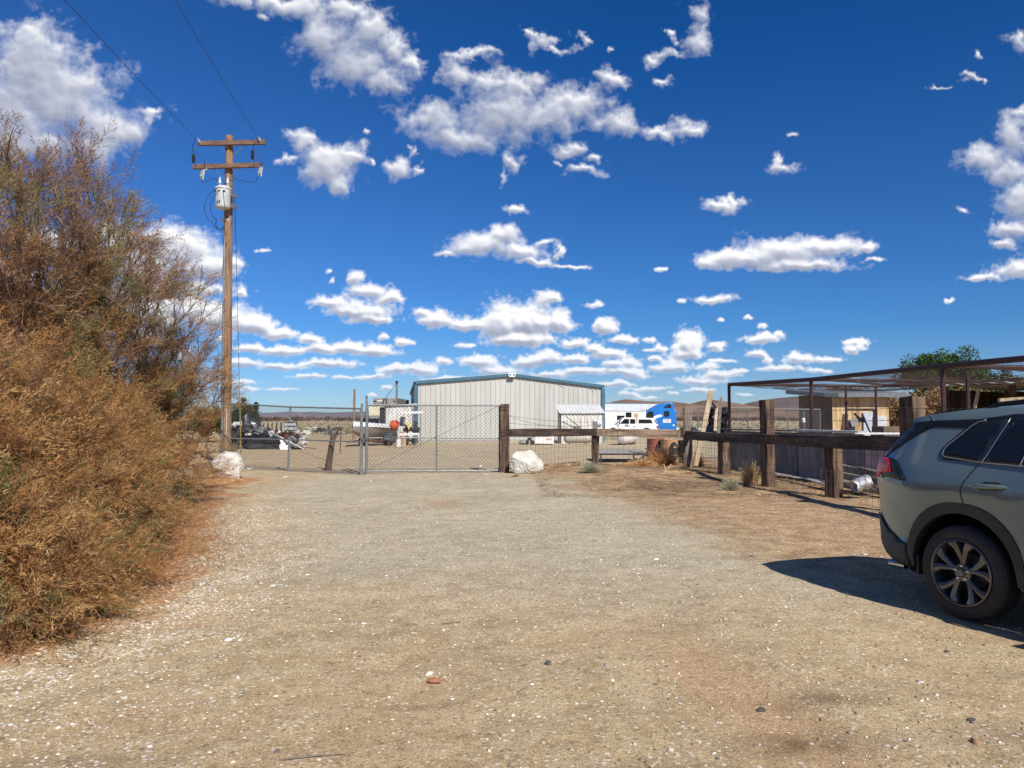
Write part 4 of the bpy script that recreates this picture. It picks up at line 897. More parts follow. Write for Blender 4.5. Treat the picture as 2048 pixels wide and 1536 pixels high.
# ---------------------------------------------------------------- junk heap on the left
def sheet(mb, c, w, h, rot, wrinkle, seed, n=9):
    r_ = random.Random(seed); M = rot; vs = []; o_ = Vector((r_.uniform(0, 50), r_.uniform(0, 50), 0))
    for i in range(n):
        for j in range(n):
            u_, v_ = i/(n-1)-.5, j/(n-1)-.5
            z = wrinkle*mnoise.fractal(Vector((u_*3, v_*3, 0))+o_, 1, 2, 4)
            vs.append(Vector(c)+M@Vector((u_*w*(1+.15*math.sin(v_*9+seed)), v_*h, z)))
    mb.add(vs, [(i*n+j, i*n+j+1, (i+1)*n+j+1, (i+1)*n+j) for i in range(n-1) for j in range(n-1)])
jc = gnd(520, 901); jc = Vector((jc.x, 39.2, 0)); rnd = random.Random(12)
def heap_h(x): # profile from photo: high at the left, low at the right
    return 1.55*max(0, 1-(x+1.7)/3.6)**.8 if x > -1.7 else 1.55
hp = rock('tarp_heap', 'black tarps heaped in a long low pile behind the left fence', 'junk pile', jc+Vector((-.1, .35, 0)), (3.9, 1.7, 1.05), M_darkjunk, 31, rough=.35, sub=4)
rock('tarp_heap', 'tall heap of grey black tarps next to the utility pole', 'junk pile', jc+Vector((-1.25, .75, 0)), (1.5, 1.4, 2.05), M_darkjunk, 37, rough=.4, sub=4)
for k in range(9):
    x = -1.7+3.3*k/8+rnd.uniform(-.1, .1); z = .25+heap_h(x)*.62
    mb = MB(); sheet(mb, jc+Vector((x, -.45+rnd.uniform(-.1, .2), z)), rnd.uniform(.5, 1.1), rnd.uniform(.35, .8), Matrix.Rotation(rnd.uniform(-.5, .5), 3, 'Z')@Matrix.Rotation(R_(rnd.uniform(25, 75)), 3, 'X')@Matrix.Rotation(R_(rnd.uniform(-35, 35)), 3, 'Y'), .22, k)
    m_ = [M_white, M_darkjunk, M_whitedirty, M_bluegrey, M_darkjunk, M_white, M_rust, M_darkjunk, M_whitedirty][k]
    lab = ['crumpled white sheet high on the junk pile by the pole', 'black film draped over the left of the junk pile', 'dirty white panel on the middle of the junk pile', 'blue grey sheet on top of the junk pile', 'dark rumpled tarp right of the white panel', 'bright white corrugated scrap in the junk pile', 'rusty bent sheet on the junk pile slope', 'black plastic scrap near the low end of the junk pile', 'pale torn sheet at the low right end of the junk pile'][k]
    o_ = mb.build('scrap_sheet', m_, smooth=True, recalc=False); setp(o_, lab, 'sheet', 'scrap on the junk pile')
for k, (dx, dz, lab) in enumerate(((-1.75, .75, 'upper worn tyre leaning in the junk pile by the pole'), (-1.7, .25, 'lower worn tyre at the bottom of the junk pile by the pole'))):
    setp(MB().lathe([(.2, -.09), (.31, -.1), (.35, -.05), (.35, .05), (.31, .1), (.2, .09), (.2, -.09)], jc+Vector((dx, -.55, .1+dz)), 24, M=Matrix.Rotation(R_(70), 3, 'X')).build('tyre', M_rubber, smooth=True), lab, 'tyre')
for k, (x0, z0, x1, z1, lab) in enumerate(((.2, .75, 1.5, .1, 'long grey pole sloping down the front of the junk pile'), (.5, .62, 1.9, .0, 'thin white batten sloping to the right end of the junk pile'), (-.9, 1.45, .2, .9, 'dark plank along the top of the junk pile'), (1.2, .1, 2.5, .02, 'reddish board lying right of the junk pile'))):
    setp(MB().beam(jc+Vector((x0, -.65, z0+.1)), jc+Vector((x1, -.8, z1+.03)), .05, .04 if k else .07).build('board', [M_galv, M_white, M_darkjunk, M_rust][k]), lab, 'board')
mb = MB(); sheet(mb, jc+Vector((.95, -.72, .22)), .55, .5, Matrix.Rotation(R_(78), 3, 'X')@Matrix.Rotation(.5, 3, 'Y'), .05, 91); setp(mb.build('scrap_sheet', M_white, recalc=False), 'upright white triangular offcut at the foot of the junk pile', 'sheet')
# pale stacked-panel fence far left
a = Vector((at(500, 835, 78).x, 78, ground_z(0, 78))); b2 = Vector((at(578, 835, 74).x, 74, ground_z(0, 74)))
pf = thing('panel_fence', 'pale board fence with dark posts at the far left of the yard', 'fence', a); mb = MB(); mb.beam(a+Vector((0, .1, .72)), b2+Vector((0, .1, .72)), .05, 1.4); mb.build('panel', M_cream, pf)
for k in range(9):
    p = a.lerp(b2, (k+.3)/9); MB().box(p+Vector((0, 0, .7)), (.14, .1, 1.36)).build('post', M_timber, pf)
# distant junk: dark wrecks and white scraps among the scrub
wrk = [(640, 845, 105, 'dark'), (608, 848, 98, 'white'), (672, 843, 118, 'dark'), (532, 850, 90, 'white'), (665, 848, 92, 'white'), (625, 843, 120, 'white')]
for k, (px, py, Y, kind_) in enumerate(wrk):
    p = at(px, py, Y); lab = ['dark wrecked car body far off in the scrub', 'white wreck left of the dark car body in the scrub', 'farther dark wreck right of the dark car body', 'white wreck beside the pale board fence', 'white scrap pile in front of the far utility post', 'smaller white scrap pile behind the dark car body'][k]
    base_ = Vector((p.x, Y, ground_z(0, Y)))
    w_ = thing('wrecked_car' if kind_ == 'dark' else 'scrap_pile', lab, 'wreck' if kind_ == 'dark' else 'scrap', base_)
    if kind_ == 'dark':
        side_body(w_, 'body', M_darkjunk, [(x_*.42, z_*.55) for x_, z_ in [(-1.9, .25), (-1.95, .7), (-1.0, .85), (-.6, 1.25), (.6, 1.3), (1.2, .85), (1.9, .75), (1.95, .3)]], base_, Matrix.Identity(3), 1.5, bevel=.06)
        side_pane(w_, [(-.33, .5), (-.21, .66), (.21, .67), (.38, .5)], -.01, O=base_, M=Matrix.Identity(3))
    else:
        q = MB(); r3 = random.Random(k)
        for _ in range(9): q.box(base_+Vector((r3.uniform(-1.1, 1.1), r3.uniform(-.4, .4), r3.uniform(.1, .55))), (r3.uniform(.2, .8), .3, r3.uniform(.1, .4)), rz=r3.uniform(-1, 1), ry=r3.uniform(-.4, .4))
        q.build('body', M_whitedirty if k != 4 else M_bluegrey, w_, bevel=.02)
c = Vector((at(708, 835, 58).x, 58, ground_z(0, 58))); setp(MB().tube([c, c+Vector((.02, 0, 3.8))], [.11, .08], 8).box(c+Vector((-.12, 0, 2.9)), (.14, .05, .05)).build('bare_post', M_pole, smooth=True), 'bare brown wooden post standing alone behind the boat', 'post')
# ================================================================= CHAIN-LINK GATE
def chain(mb, a, b, z0a, z1a, z0b, z1b, dia=.108, r=.0042):
    """woven diamonds between two uprights a, b (xy) as crossing zig-zag wires"""
    a = Vector(a); b = Vector(b); L_ = (b-a).length; d = (b-a)/L_; H = max(z1a-z0a, z1b-z0b); nrm = Vector((-d.y, d.x, 0))
    def P(s, h, o): 
        q = s/L_; z0 = z0a+(z0b-z0a)*q; z1 = z1a+(z1b-z1a)*q
        return a+d*s+nrm*o+Vector((0, 0, z0+(z1-z0)*h/H))
    k = int((L_+H)/dia)+1
    for sg in (1, -1):
        for i in range(k+1):
            c = i*dia-(H if sg > 0 else 0)
            # line s = c + sg*h
            h0, h1 = 0.0, H
            if sg > 0: h0 = max(0, -c); h1 = min(H, L_-c)
            else: h0 = max(0, c-L_); h1 = min(H, c)
            if h1-h0 < .03: continue
            p0 = P(c+sg*h0, h0, .003*sg); p1 = P(c+sg*h1, h1, .003*sg)
            mb.tube([p0, p1], r, 3, cap=False)
    # knuckles standing above the top wire
    for i in range(int(L_/dia)):
        s = (i+.5)*dia; mb.tube([P(s, H, 0), P(s+.006, H+.035, .0)], r*.9, 3, cap=False)
def gpt(px, Y): return Vector((at(px, 835, Y).x, Y, 0))
def zat(py, Y): return at(1024, py, Y).z
# right, wide leaf hung on the timber post
GA = gpt(735, 21.95); GB = gpt(999, 22.35)
gate = thing('chain_link_gate', 'wide chain link gate leaf with diagonal brace hung on the timber post', 'gate', (GA+GB)/2)
zt, zm, zb = 1.955, 1.02, .075
fr = MB()
for z_ in (zt, zb): fr.tube([GA+Vector((0, 0, z_)), GB+Vector((0, 0, z_))], .024, 8)
for p in (GA, GB): fr.tube([p+Vector((0, 0, zb)), p+Vector((0, 0, zt))], .024, 8)
fr.build('frame', M_galv, gate, smooth=True)
mid = GA.lerp(GB, .52)
MB().tube([GA+Vector((0, 0, zm)), mid+Vector((0, 0, zm)), GB+Vector((0, 0, zm-.02))], .02, 8).build('middle_rail', M_galv, gate, smooth=True)
MB().tube([mid+Vector((0, -.01, zb)), mid+Vector((0, -.01, zt))], .022, 8).build('upright', M_galv, gate, smooth=True)
MB().tube([GA+Vector((.03, -.03, zb+.05)), GA.lerp(GB, .5)+Vector((0, -.035, (zb+zt)/2)), GB+Vector((-.03, -.03, zt-.02))], .0055, 5).build('brace_rod', M_wire, gate)
cm = MB(); chain(cm, GA, GB, zb, zt, zb, zt); cm.build('mesh', M_wire, gate, recalc=False)
for z_ in (.45, 1.55): MB().box(GB+Vector((.07, 0, z_)), (.14, .05, .05)).build('hinge', M_wire, gate, bevel=.01)
# left leaf, sagging
LA = gpt(579, 22.9); LB = gpt(722, 21.7)
lg = thing('chain_link_gate', 'narrow sagging chain link gate leaf left of the latch posts', 'gate', (LA+LB)/2)
za1, za0, zb1, zb0 = zat(814, 22.9), .02, zat(817.5, 21.7), -.02
fr = MB(); fr.tube([LA+Vector((0, 0, za1)), LB+Vector((0, 0, zb1))], .022, 8).tube([LB+Vector((0, 0, 0.0)), LB+Vector((0, 0, zb1+.05))], .026, 8)
fr.tube([LA+Vector((0, 0, .03)), LB+Vector((0, 0, .03))], .01, 6); fr.build('frame', M_galv, lg, smooth=True)
MB().tube([LA+Vector((0, 0, zat(879, 22.9))), LB+Vector((0, 0, zat(884, 21.7)))], .02, 8).build('middle_rail', M_galv, lg, smooth=True)
cm = MB(); chain(cm, LA, LB, .03, za1, .03, zb1); cm.build('mesh', M_wire, lg, recalc=False)
MB().tube([LA+Vector((0, -.03, .72)), LB+Vector((0, -.03, .05))], .005, 5).build('brace_rod', M_wire, lg)
# latch post pair between the leaves
for px_, Y_, h_, lab in ((724, 21.75, 1.96, 'short galvanised latch post on the left of the gate gap'), (733, 21.85, 2.19, 'taller galvanised latch post standing above the gate top')):
    p = gpt(px_, Y_); t_ = thing('gate_post', lab, 'post', p); MB().tube([p+Vector((0, 0, -.05)), p+Vector((0, 0, h_))], .03, 10).build('pipe', M_galv, t_, smooth=True)
    MB().lathe([(.034, 0), (.034, .02), (0, .045)], p+Vector((0, 0, h_)), 10).build('cap', M_galv, t_, smooth=True)
ch_ = MB(); a = gpt(724, 21.7); b2 = gpt(736, 21.85)
for z_ in (1.02, 1.06): ch_.tube([a+Vector((-.05, -.04, z_)), a+Vector((.06, -.06, z_-.05)), b2+Vector((.05, -.05, z_+.02))], .012, 6)
ch_.tube([a+Vector((0, -.05, 1.0)), a+Vector((.04, -.06, .80)), a+Vector((.1, -.05, 1.0))], .01, 6)
setp(ch_.build('lock_chain', M_wire), 'loose chain looped round both latch posts', 'chain')
# fixed panel from the hinge post to the utility pole
FA = gpt(444, 24.3); FB = LA
fx_ = thing('chain_link_fence', 'chain link fence panel between the utility pole and the hinge post', 'fence', (FA+FB)/2)
zA, zB = zat(807.5, 24.3), zat(814, 22.9); m1, m2 = zat(876.5, 24.3), zat(879, 22.9)
MB().tube([FA+Vector((0, 0, zA)), FA.lerp(FB, .5)+Vector((0, 0, (zA+zB)/2+.01)), FB+Vector((0, 0, zB))], .021, 8).build('top_rail', M_galv, fx_, smooth=True)
MB().tube([FA+Vector((0, 0, m1)), FB+Vector((0, 0, m2))], .02, 8).build('middle_rail', M_galv, fx_, smooth=True)
cm = MB(); chain(cm, FA, FB, .03, zA, .03, zB); cm.build('mesh', M_wire, fx_, recalc=False)
MB().tube([FB+Vector((-.02, 0, -.05)), FB+Vector((.02, 0, zB+.03))], .03, 10).build('post', M_galv, fx_, smooth=True)
MB().box(FB+Vector((.09, -.04, 1.12)), (.09, .03, .12)).build('reflector', M_terracotta, fx_)
# signs
M_signblack = mat('sign_black', (.035, .04, .045), (.02, .024, .028), .5, scale=5, bump=.05, dirt=(.10, .10, .10))
M_ink = mat('white_lettering', (.80, .82, .82), (.62, .65, .66), .6, scale=30, bump=0)
sY = 22.7; sp = at(581.5, 853, sY); sg = thing('warning_sign', 'black sign with white hand lettering BEWARE OF THE DOG wired to the left fence', 'sign', sp)
rot = Matrix.Rotation(R_(-12), 3, 'Z')@Matrix.Rotation(R_(-2), 3, 'Y')
MB().box(sp, (.42, .012, .27), M=rot).build('board', M_signblack, sg, bevel=.004)
eu = (rot@Matrix.Rotation(R_(90), 3, 'X')).to_euler()
text_part('lettering', 'BEWARE', M_ink, sg, sp+rot@Vector((-.005, -.010, .055)), .125, eu, .001, sx=.78)
text_part('lettering', 'OFTHEDOG', M_ink, sg, sp+rot@Vector((.0, -.010, -.065)), .12, eu, .001, sx=.66)
sp = at(781, 873, 21.95)+Vector((0, -.05, 0)); s2 = thing('hand_painted_sign', 'dark tilted sign with worn illegible white scrawl tied to the wide gate', 'sign', sp)
rot = Matrix.Rotation(R_(5), 3, 'Y')@Matrix.Rotation(R_(-6), 3, 'X')
MB().box(sp, (.37, .012, .24), M=rot).build('board', M_signblack, s2, bevel=.004)
rnd = random.Random(5); st = MB()
for row in range(3):
    for k in range(9 if row else 5):
        c = Vector((-.15+.036*k+(.06 if row == 0 else 0), -.009, .07-.07*row))
        p = [c+Vector((rnd.uniform(-.014, .014), 0, rnd.uniform(-.024, .024))) for _ in range(4)]
        st.tube([sp+rot@q for q in p], .0034, 4)
st.build('scrawl', mat('worn_paint', (.45, .46, .5), (.25, .26, .3), .7, bump=0), s2)
# dead forked trunk and a thin stick behind the leaf
tp = gpt(657, 23.3); dt = thing('dead_tree', 'dead forked tree stump standing behind the left gate leaf', 'tree', tp)
M_bark = mat('dead_bark', (.16, .11, .075), (.07, .045, .03), .9, scale=8, stretch=(2, 2, .5), bump=.8, bdist=.015, bscale=25)
q = lambda px, py, dy=0: at(px, py, 23.3+dy)
MB().tube([q(657, 944), q(657, 930), q(661, 905), q(664, 885), q(667, 872)], [.115, .10, .09, .085, .08], 10).build('trunk', M_bark, dt, smooth=True)
MB().tube([q(666, 876), q(661, 862), q(657, 852, .1)], [.07, .05, .04], 8).build('branch', M_bark, dt, smooth=True); MB().tube([q(668, 876), q(673, 868), q(677, 857, -.1)], [.06, .04, .03], 8).build('branch', M_bark, dt, smooth=True)
setp(MB().tube([at(680, 908, 22.6), at(681.5, 880, 22.6), at(682.5, 852, 22.6)], .012, 6).build('stick', M_rustwire), 'thin dark rod caught upright in the left gate mesh', 'rod')

# ================================================================= TIMBER FENCE
def tpost(px, Yb, w, ztop, label, wy=None, rz=0, mat_=None, lean=(0, 0), group='timber posts of the rail fence'):
    x = at(px, 835, Yb).x; z0 = ground_z(x, Yb)
    mb = MB(); n = 7; wy = wy or w; r_ = random.Random(int(px*7)); M = Matrix.Rotation(rz, 3, 'Z'); vs = []
    for i in range(n):
        tt = i/(n-1); j = lambda: r_.uniform(-.012, .012)
        for sx_, sy_ in ((-1, -1), (1, -1), (1, 1), (-1, 1)):
            vs.append(Vector((x+lean[0]*tt, Yb+lean[1]*tt, z0-.1+(ztop-z0+.1)*tt))+M@Vector((sx_*w/2+j(), sy_*wy/2+j(), 0 if i < n-1 else r_.uniform(-.02, .02))))
    fs = [(i*4+k, i*4+(k+1) % 4, i*4+4+(k+1) % 4, i*4+4+k) for i in range(n-1) for k in range(4)]+[(3, 2, 1, 0), (n*4-4, n*4-3, n*4-2, n*4-1)]
    mb.add(vs, fs); o = mb.build('timber_post', mat_ or M_timber, bevel=.012); return setp(o, label, 'post', group)
def trail(a, b, h, w, label, m_, sag=0):
    a = Vector(a); b = Vector(b); n = 8; r_ = random.Random(int(a.x*100)); d = (b-a).normalized(); sd_ = Vector((d.y, -d.x, 0)).normalized(); vs = []
    for i in range(n):
        tt = i/(n-1); p = a.lerp(b, tt)+Vector((0, 0, -sag*4*tt*(1-tt))); j = lambda: r_.uniform(-.010, .010)
        for s_, z_ in ((-1, -1), (1, -1), (1, 1), (-1, 1)): vs.append(p+sd_*(s_*w/2+j())+Vector((0, 0, z_*h/2+j())))
    fs = [(i*4+k, i*4+(k+1) % 4, i*4+4+(k+1) % 4, i*4+4+k) for i in range(n-1) for k in range(4)]+[(3, 2, 1, 0), (n*4-4, n*4-3, n*4-2, n*4-1)]
    mb = MB(); mb.add(vs, fs); o = mb.build('timber_rail', m_, bevel=.012); return setp(o, label, 'rail', 'timber rails of the rail fence')
tpost(1009.5, 22.3, .26, 2.0, 'tall dark timber gate post that the wide gate hangs on')
tpost(1190.5, 26.3, .24, 1.16, 'short timber post below the grey electrical box')
Ppost = {}
for nm, px, Yb, w, zt_, rz, lab in (('D', 1447, 21.2, .24, 1.12, .42, 'short dark timber post carrying the rail left of the grass tuft'), ('E', 1534, 18.0, .235, 2.0, .40, 'tall timber post behind the dry grass tuft'), ('F', 1665.5, 15.5, .25, 1.10, .38, 'short timber post nearest the crumpled silver pipe'), ('G', 1825, 12.7, .28, 1.94, .40, 'tall split timber post right behind the car roof')):
    tpost(px, Yb, w, zt_, lab, rz=rz); Ppost[nm] = Vector((at(px, 835, Yb).x, Yb, 0))
PA = Vector((at(1009.5, 835, 22.3).x, 22.3, 0)); PB = Vector((at(1190.5, 835, 26.3).x, 26.3, 0)); PC = Vector((at(1372, 835, 24.2).x, 24.2, 0))
trail(PA+Vector((.13, -.10, 1.16)), PB+Vector((.0, -.14, 1.10)), .235, .16, 'dark rail running from the gate post to the electrical box post', M_timber_x)
trail(PB+Vector((.02, -.14, 1.10)), PC+Vector((-.05, -.12, 1.10)), .25, .15, 'pale weathered rail in front of the white pickup', M_timber_pale)
off_ = Vector((-.16, -.05, 0))
trail(PC+Vector((.0, -.10, 1.06)), Ppost['D']+off_+Vector((0, .1, 1.05)), .25, .16, 'dark rail between the plank posts and the first short post', M_timber_x)
trail(Ppost['D']+off_+Vector((0, .1, 1.05)), Ppost['E']+off_+Vector((0, 0, 1.10)), .23, .15, 'dark rail between the short post and the tall post with wires', M_timber_x)
trail(Ppost['E']+off_+Vector((0, 0, 1.10)), Ppost['F']+off_+Vector((0, 0, 1.11)), .23, .15, 'dark rail between the tall post and the post by the silver pipe', M_timber_x)
trail(Ppost['F']+off_+Vector((0, 0, 1.11)), Ppost['G']+off_+Vector((0, -.2, 1.17)), .25, .16, 'nearest dark rail running in behind the car', M_timber_x)
G2 = Ppost['G']+(Ppost['G']-Ppost['F'])
# cluster of upright planks at the corner
for k, (px, Yb, w, top, m_, lab) in enumerate(((1368, 24.0, .06, 815, M_timber, 'thin dark upright plank at the fence corner'), (1374, 24.1, .13, 815, M_greywood, 'grey upright board at the fence corner left of its twin'), (1380.5, 24.15, .10, 814, M_greywood, 'second grey upright board at the fence corner'))):
    p = gpt(px, Yb); zt_ = zat(top, Yb); setp(MB().box(p+Vector((0, 0, zt_/2)), (w, .05, zt_)).build('upright_board', m_, bevel=.006), lab, 'board')
a = at(1391, 932, 23.7); b2 = at(1423, 781, 23.5)
setp(MB().beam(a, b2, .15, .05, up=Vector((0, 1, 0))).build('leaning_plank', M_plank, bevel=.006), 'long pale plank leaning across the rail at the fence corner', 'plank')
a = at(1437, 870, 25.5); b2 = at(1442, 795, 26); setp(MB().beam(a, b2, .09, .05).build('leaning_stick', M_greywood), 'short grey board leaning behind the long pale plank', 'board')
setp(MB().beam(at(1420, 800, 25.6), at(1432, 816, 25.8), .05, .05).build('leaning_stick', M_redpipe), 'short reddish rod crossing behind the long pale plank', 'rod')
mb = MB(); sheet(mb, at(1436, 842, 26.6), .7, .95, Matrix.Rotation(R_(84), 3, 'X'), .5, 5, 14); setp(mb.build('hanging_tarp', M_darkjunk, smooth=True, recalc=False), 'black plastic sheet hanging on the kennel behind the pale plank', 'tarp')
setp(MB().beam(at(1430, 862, 26.2), at(1433, 815, 26.3), .10, .06).build('leaning_stick', M_plank), 'yellowish batten standing against the black plastic sheet', 'batten')
# electrical box
e0 = at(1191, 850, 26.25); eb = thing('electrical_box', 'grey electrical box with a white round meter on the timber post', 'electrical box', e0)
MB().box(e0+Vector((-.03, -.12, 0)), (.16, .14, .25)).build('body', M_galv, eb, bevel=.01); MB().box(e0+Vector((.13, -.12, .0)), (.15, .1, .24)).build('cabinet', M_white, eb, bevel=.01)
MB().lathe([(0, -.03), (.055, -.03), (.06, 0), (0, 0)], e0+Vector((.13, -.18, .0)), 16, axis='Y').build('meter', M_concrete, eb, smooth=True)
MB().tube([e0+Vector((.10, -.13, -.1)), e0+Vector((.10, -.17, -.42))], .018, 8).build('conduit', M_galv, eb); MB().box(e0+Vector((-.1, -.12, .14)), (.02, .02, .07)).build('switch', M_black, eb)
# wire: square mesh below, strands above
def mesh_fence(a, b, zt_, name, label, pitch=.21, z0=.05, m_=None):
    a = Vector(a); b = Vector(b); L_ = (b-a).length; mb = MB(); n = int(L_/pitch); k = 7; r_ = random.Random(int(a.y*10))
    for i in range(n+1):
        p = a.lerp(b, i/n); mb.tube([p+Vector((r_.uniform(-.01, .01), 0, z0)), p+Vector((r_.uniform(-.012, .012), 0, zt_/2)), p+Vector((0, 0, zt_))], .0034, 3, cap=False)
    for j in range(k):
        z = z0+(zt_-z0)*(j/(k-1))**1.15; mb.tube([a.lerp(b, q/6)+Vector((0, 0, z+r_.uniform(-.008, .008))) for q in range(7)], .0034, 3, cap=False)
    o = mb.build(name, m_ or M_rustwire, recalc=False); return setp(o, label, 'wire fence', 'wire mesh on the timber fence')
fo = Vector((0, -.24, 0)); f2 = Vector((-.27, -.05, 0))
mesh_fence(PA+fo+Vector((.15, 0, 0)), PB+fo, 1.02, 'wire_mesh', 'wire mesh hung below the rail behind the right white boulder')
mesh_fence(PB+fo, PC+fo, 1.20, 'wire_mesh', 'wire mesh hung on the pale weathered rail')
mesh_fence(PC+f2, Ppost['D']+f2, 1.15, 'wire_mesh', 'wire mesh by the leaning pale plank')
mesh_fence(Ppost['D']+f2, Ppost['E']+f2, 1.15, 'wire_mesh', 'wire mesh behind the grass tuft on the blue grey sheets')
mesh_fence(Ppost['E']+f2, Ppost['F']+f2, 1.15, 'wire_mesh', 'wire mesh between the tall post and the silver pipe post')
mesh_fence(Ppost['F']+f2, Ppost['G']+f2, 1.15, 'wire_mesh', 'nearest wire mesh running in behind the car')
def strand(pts, label, r=.0035, barbs=True):
    mb = MB(); mb.tube(pts, r, 4, cap=False)
    if barbs:
        for a, b in zip(pts[:-1], pts[1:]):
            n = max(1, int((Vector(b)-Vector(a)).length/.16))
            for i in range(n):
                p = Vector(a).lerp(Vector(b), (i+.5)/n); mb.tube([p+Vector((-.012, 0, -.018)), p+Vector((.012, 0, .018))], r*.6, 3, cap=False); mb.tube([p+Vector((.012, 0, -.016)), p+Vector((-.012, 0, .016))], r*.6, 3, cap=False)
    return setp(mb.build('wire_strand', M_rustwire, recalc=False), label, 'wire')
def sagline(a, b, sag, n=8): return [Vector(a).lerp(Vector(b), i/n)-Vector((0, 0, sag*4*(i/n)*(1-i/n))) for i in range(n+1)]
strand(sagline(PA+Vector((.1, -.15, 1.66)), PB+Vector((0, -.1, 1.44)), .06), 'upper barbed strand sagging from the gate post to the electrical box')
strand(sagline(PA+Vector((.1, -.15, 1.64)), PB+Vector((0, -.1, 1.38)), .20), 'middle barbed strand with the deepest sag right of the gate post')
strand(sagline(PA+Vector((.1, -.15, 1.44)), PB+Vector((0, -.1, 1.33)), .05), 'lowest barbed strand right of the gate post')
for k, (z1, lab) in enumerate(((1.78, 'top'), (1.58, 'second'), (1.38, 'third'))):
    for nm1, nm2, where in (('C', 'E', 'left of the tall post with the grass tuft'), ('E', 'G', 'between the two tall timber posts'), ('G', 'H', 'right of the tall split post')):
        pt = {'C': PC, 'E': Ppost['E'], 'G': Ppost['G'], 'H': G2}; zz = {'C': z1*.97, 'E': z1, 'G': z1-.02, 'H': z1-.03}
        strand(sagline(pt[nm1]+Vector((-.18, -.05, zz[nm1])), pt[nm2]+Vector((-.18, -.05, zz[nm2])), .03), f'{lab} barbed strand {where}')
setp(MB().tube([at(1000, 815, 22.1), at(1013, 813, 22.05), at(1019, 817, 22.1)], .008, 5).tube([at(1000, 866, 22.1), at(1010, 865, 22.05), at(1020, 864, 22.1)], .008, 5).build('binding_wire', M_cable), 'dark wire wrapped round the tall timber gate post', 'wire')
trail(Ppost['G']+off_+Vector((0, -.2, 1.17)), G2+off_+Vector((0, 0, 1.17)), .25, .16, 'dark rail beyond the tall split post hidden by the car', M_timber_x)

# ================================================================= BOULDERS
M_boulder = mat('white_marble', (.64, .62, .57), (.48, .45, .39), .8, scale=5, bump=.8, bdist=.03, bscale=7, dirt=(.42, .33, .22), dirt_amt=.55)
bp = gnd(1055, 949); rock('boulder', 'white angular boulder leaning against the timber gate post', 'boulder', Vector((bp.x, bp.y+.25, 0)), (1.06, .80, .80), M_boulder, 24, sub=6, rough=.13, rz=.15)
bp = gnd(452, 960); rock('boulder', 'white marble boulder half covered by the shrub at the pole', 'boulder', Vector((bp.x-.05, bp.y+.25, 0)), (1.02, .8, .90), M_boulder, 53, sub=6, rough=.12, rz=2.2)
bp = gnd(970, 950); rock('stone', 'flat white stone slab lying in front of the gate', 'stone', Vector((bp.x, bp.y, 0)), (.26, .16, .05), M_boulder, 12, sub=2)
bp = gnd(960, 934); rock('stone', 'small white stone just inside the gate', 'stone', Vector((bp.x, bp.y, 0)), (.14, .1, .08), M_boulder, 13, sub=2)
bp = gnd(501, 939); rock('stone', 'white broken stone behind the left boulder', 'stone', Vector((bp.x, bp.y, 0)), (.3, .2, .07), M_boulder, 14, sub=2)
bp = gnd(570, 955); rock('stone', 'flat pale stone before the left gate leaf', 'stone', Vector((bp.x, bp.y, 0)), (.18, .12, .04), M_boulder, 15, sub=2)

# ================================================================= THINGS BEHIND THE TIMBER FENCE
def drum(c, r, h, m_, label, tilt=0, mouth=True):
    t_ = thing('drum', label, 'drum', c); M = Matrix.Rotation(tilt, 3, 'Y')
    MB().lathe([(r*.9, 0), (r, .02), (r, h*.32), (r*1.03, h*.33), (r*1.03, h*.36), (r, h*.37), (r, h*.66), (r*1.03, h*.67), (r*1.03, h*.70), (r, h*.71), (r, h-.02), (r*1.03, h), (r*.96, h), (r*.94, h-.04), (0, h-.05)], c, 24, M=M).build('body', m_, t_, smooth=True)
    if mouth:
        MB().prism([(r*.62*math.cos(a), h*.5+r*1.1*math.sin(a)) for a in [i*math.pi/10 for i in range(20)]], Matrix.Rotation(.5, 3, 'Z'), Vector(c)+Vector((r*.38, -r*.93, 0)), .04).build('cut_opening', M_black, t_)
    return t_
p = gpt(1311, 27.4); drum(p, .31, .86, M_terracotta, 'red brown steel drum behind the dry tumbleweed')
p = gpt(1338, 27.0); drum(p, .31, .84, M_tan, 'tan rusty drum with a cut side beside the red brown drum')
p = gpt(1367, 27.2); drum(p, .26, .80, M_black, 'black drum between the tan drum and the fence corner', mouth=False)
# flat metal table / frame on the ground
T0 = gpt(1246, 27.0); T0 = Vector((T0.x, 27.9, 0)); tb_ = thing('steel_platform', 'low grey steel platform on short legs behind the fence', 'platform', T0)
MB().box(T0+Vector((0, .5, .36)), (1.7, 2.4, .04)).build('deck', M_concrete, tb_); f = MB()
for x in (-.8, .8): f.beam(T0+Vector((x, -.7, .31)), T0+Vector((x, 1.6, .31)), .05, .06)
f.beam(T0+Vector((-.8, -.68, .31)), T0+Vector((.8, -.68, .31)), .05, .06)
f.build('frame', M_redpipe, tb_)
for x in (-.75, .75):
    for y in (-.65, 1.55): MB().box(T0+Vector((x, y, .14)), (.05, .05, .3)).build('leg', M_redpipe, tb_)
p = gpt(1287, 26.2); wb = thing('wheelbarrow_frame', 'dark tangled metal cart frame between the platform and the tumbleweed', 'cart', p); mb = MB()
for a, b2 in (((-.5, 0, .45), (.5, .1, .30)), ((-.3, -.1, .05), (.1, 0, .42)), ((.1, 0, .42), (.35, -.1, .05)), ((-.2, .2, .4), (.4, .2, .35)), ((0, -.1, .3), (.15, 0, .55)), ((.05, 0, .55), (.2, .05, .52))): mb.tube([p+Vector(a), p+Vector(b2)], .02, 6)
mb.build('frame', M_black, wb); wheel_at(wb, p+Vector((-.28, -.1, .12)), .11, .05); MB().box(p+Vector((.35, .1, .28)), (.5, .4, .14), ry=.15).build('tray', M_rust, wb, bevel=.02)
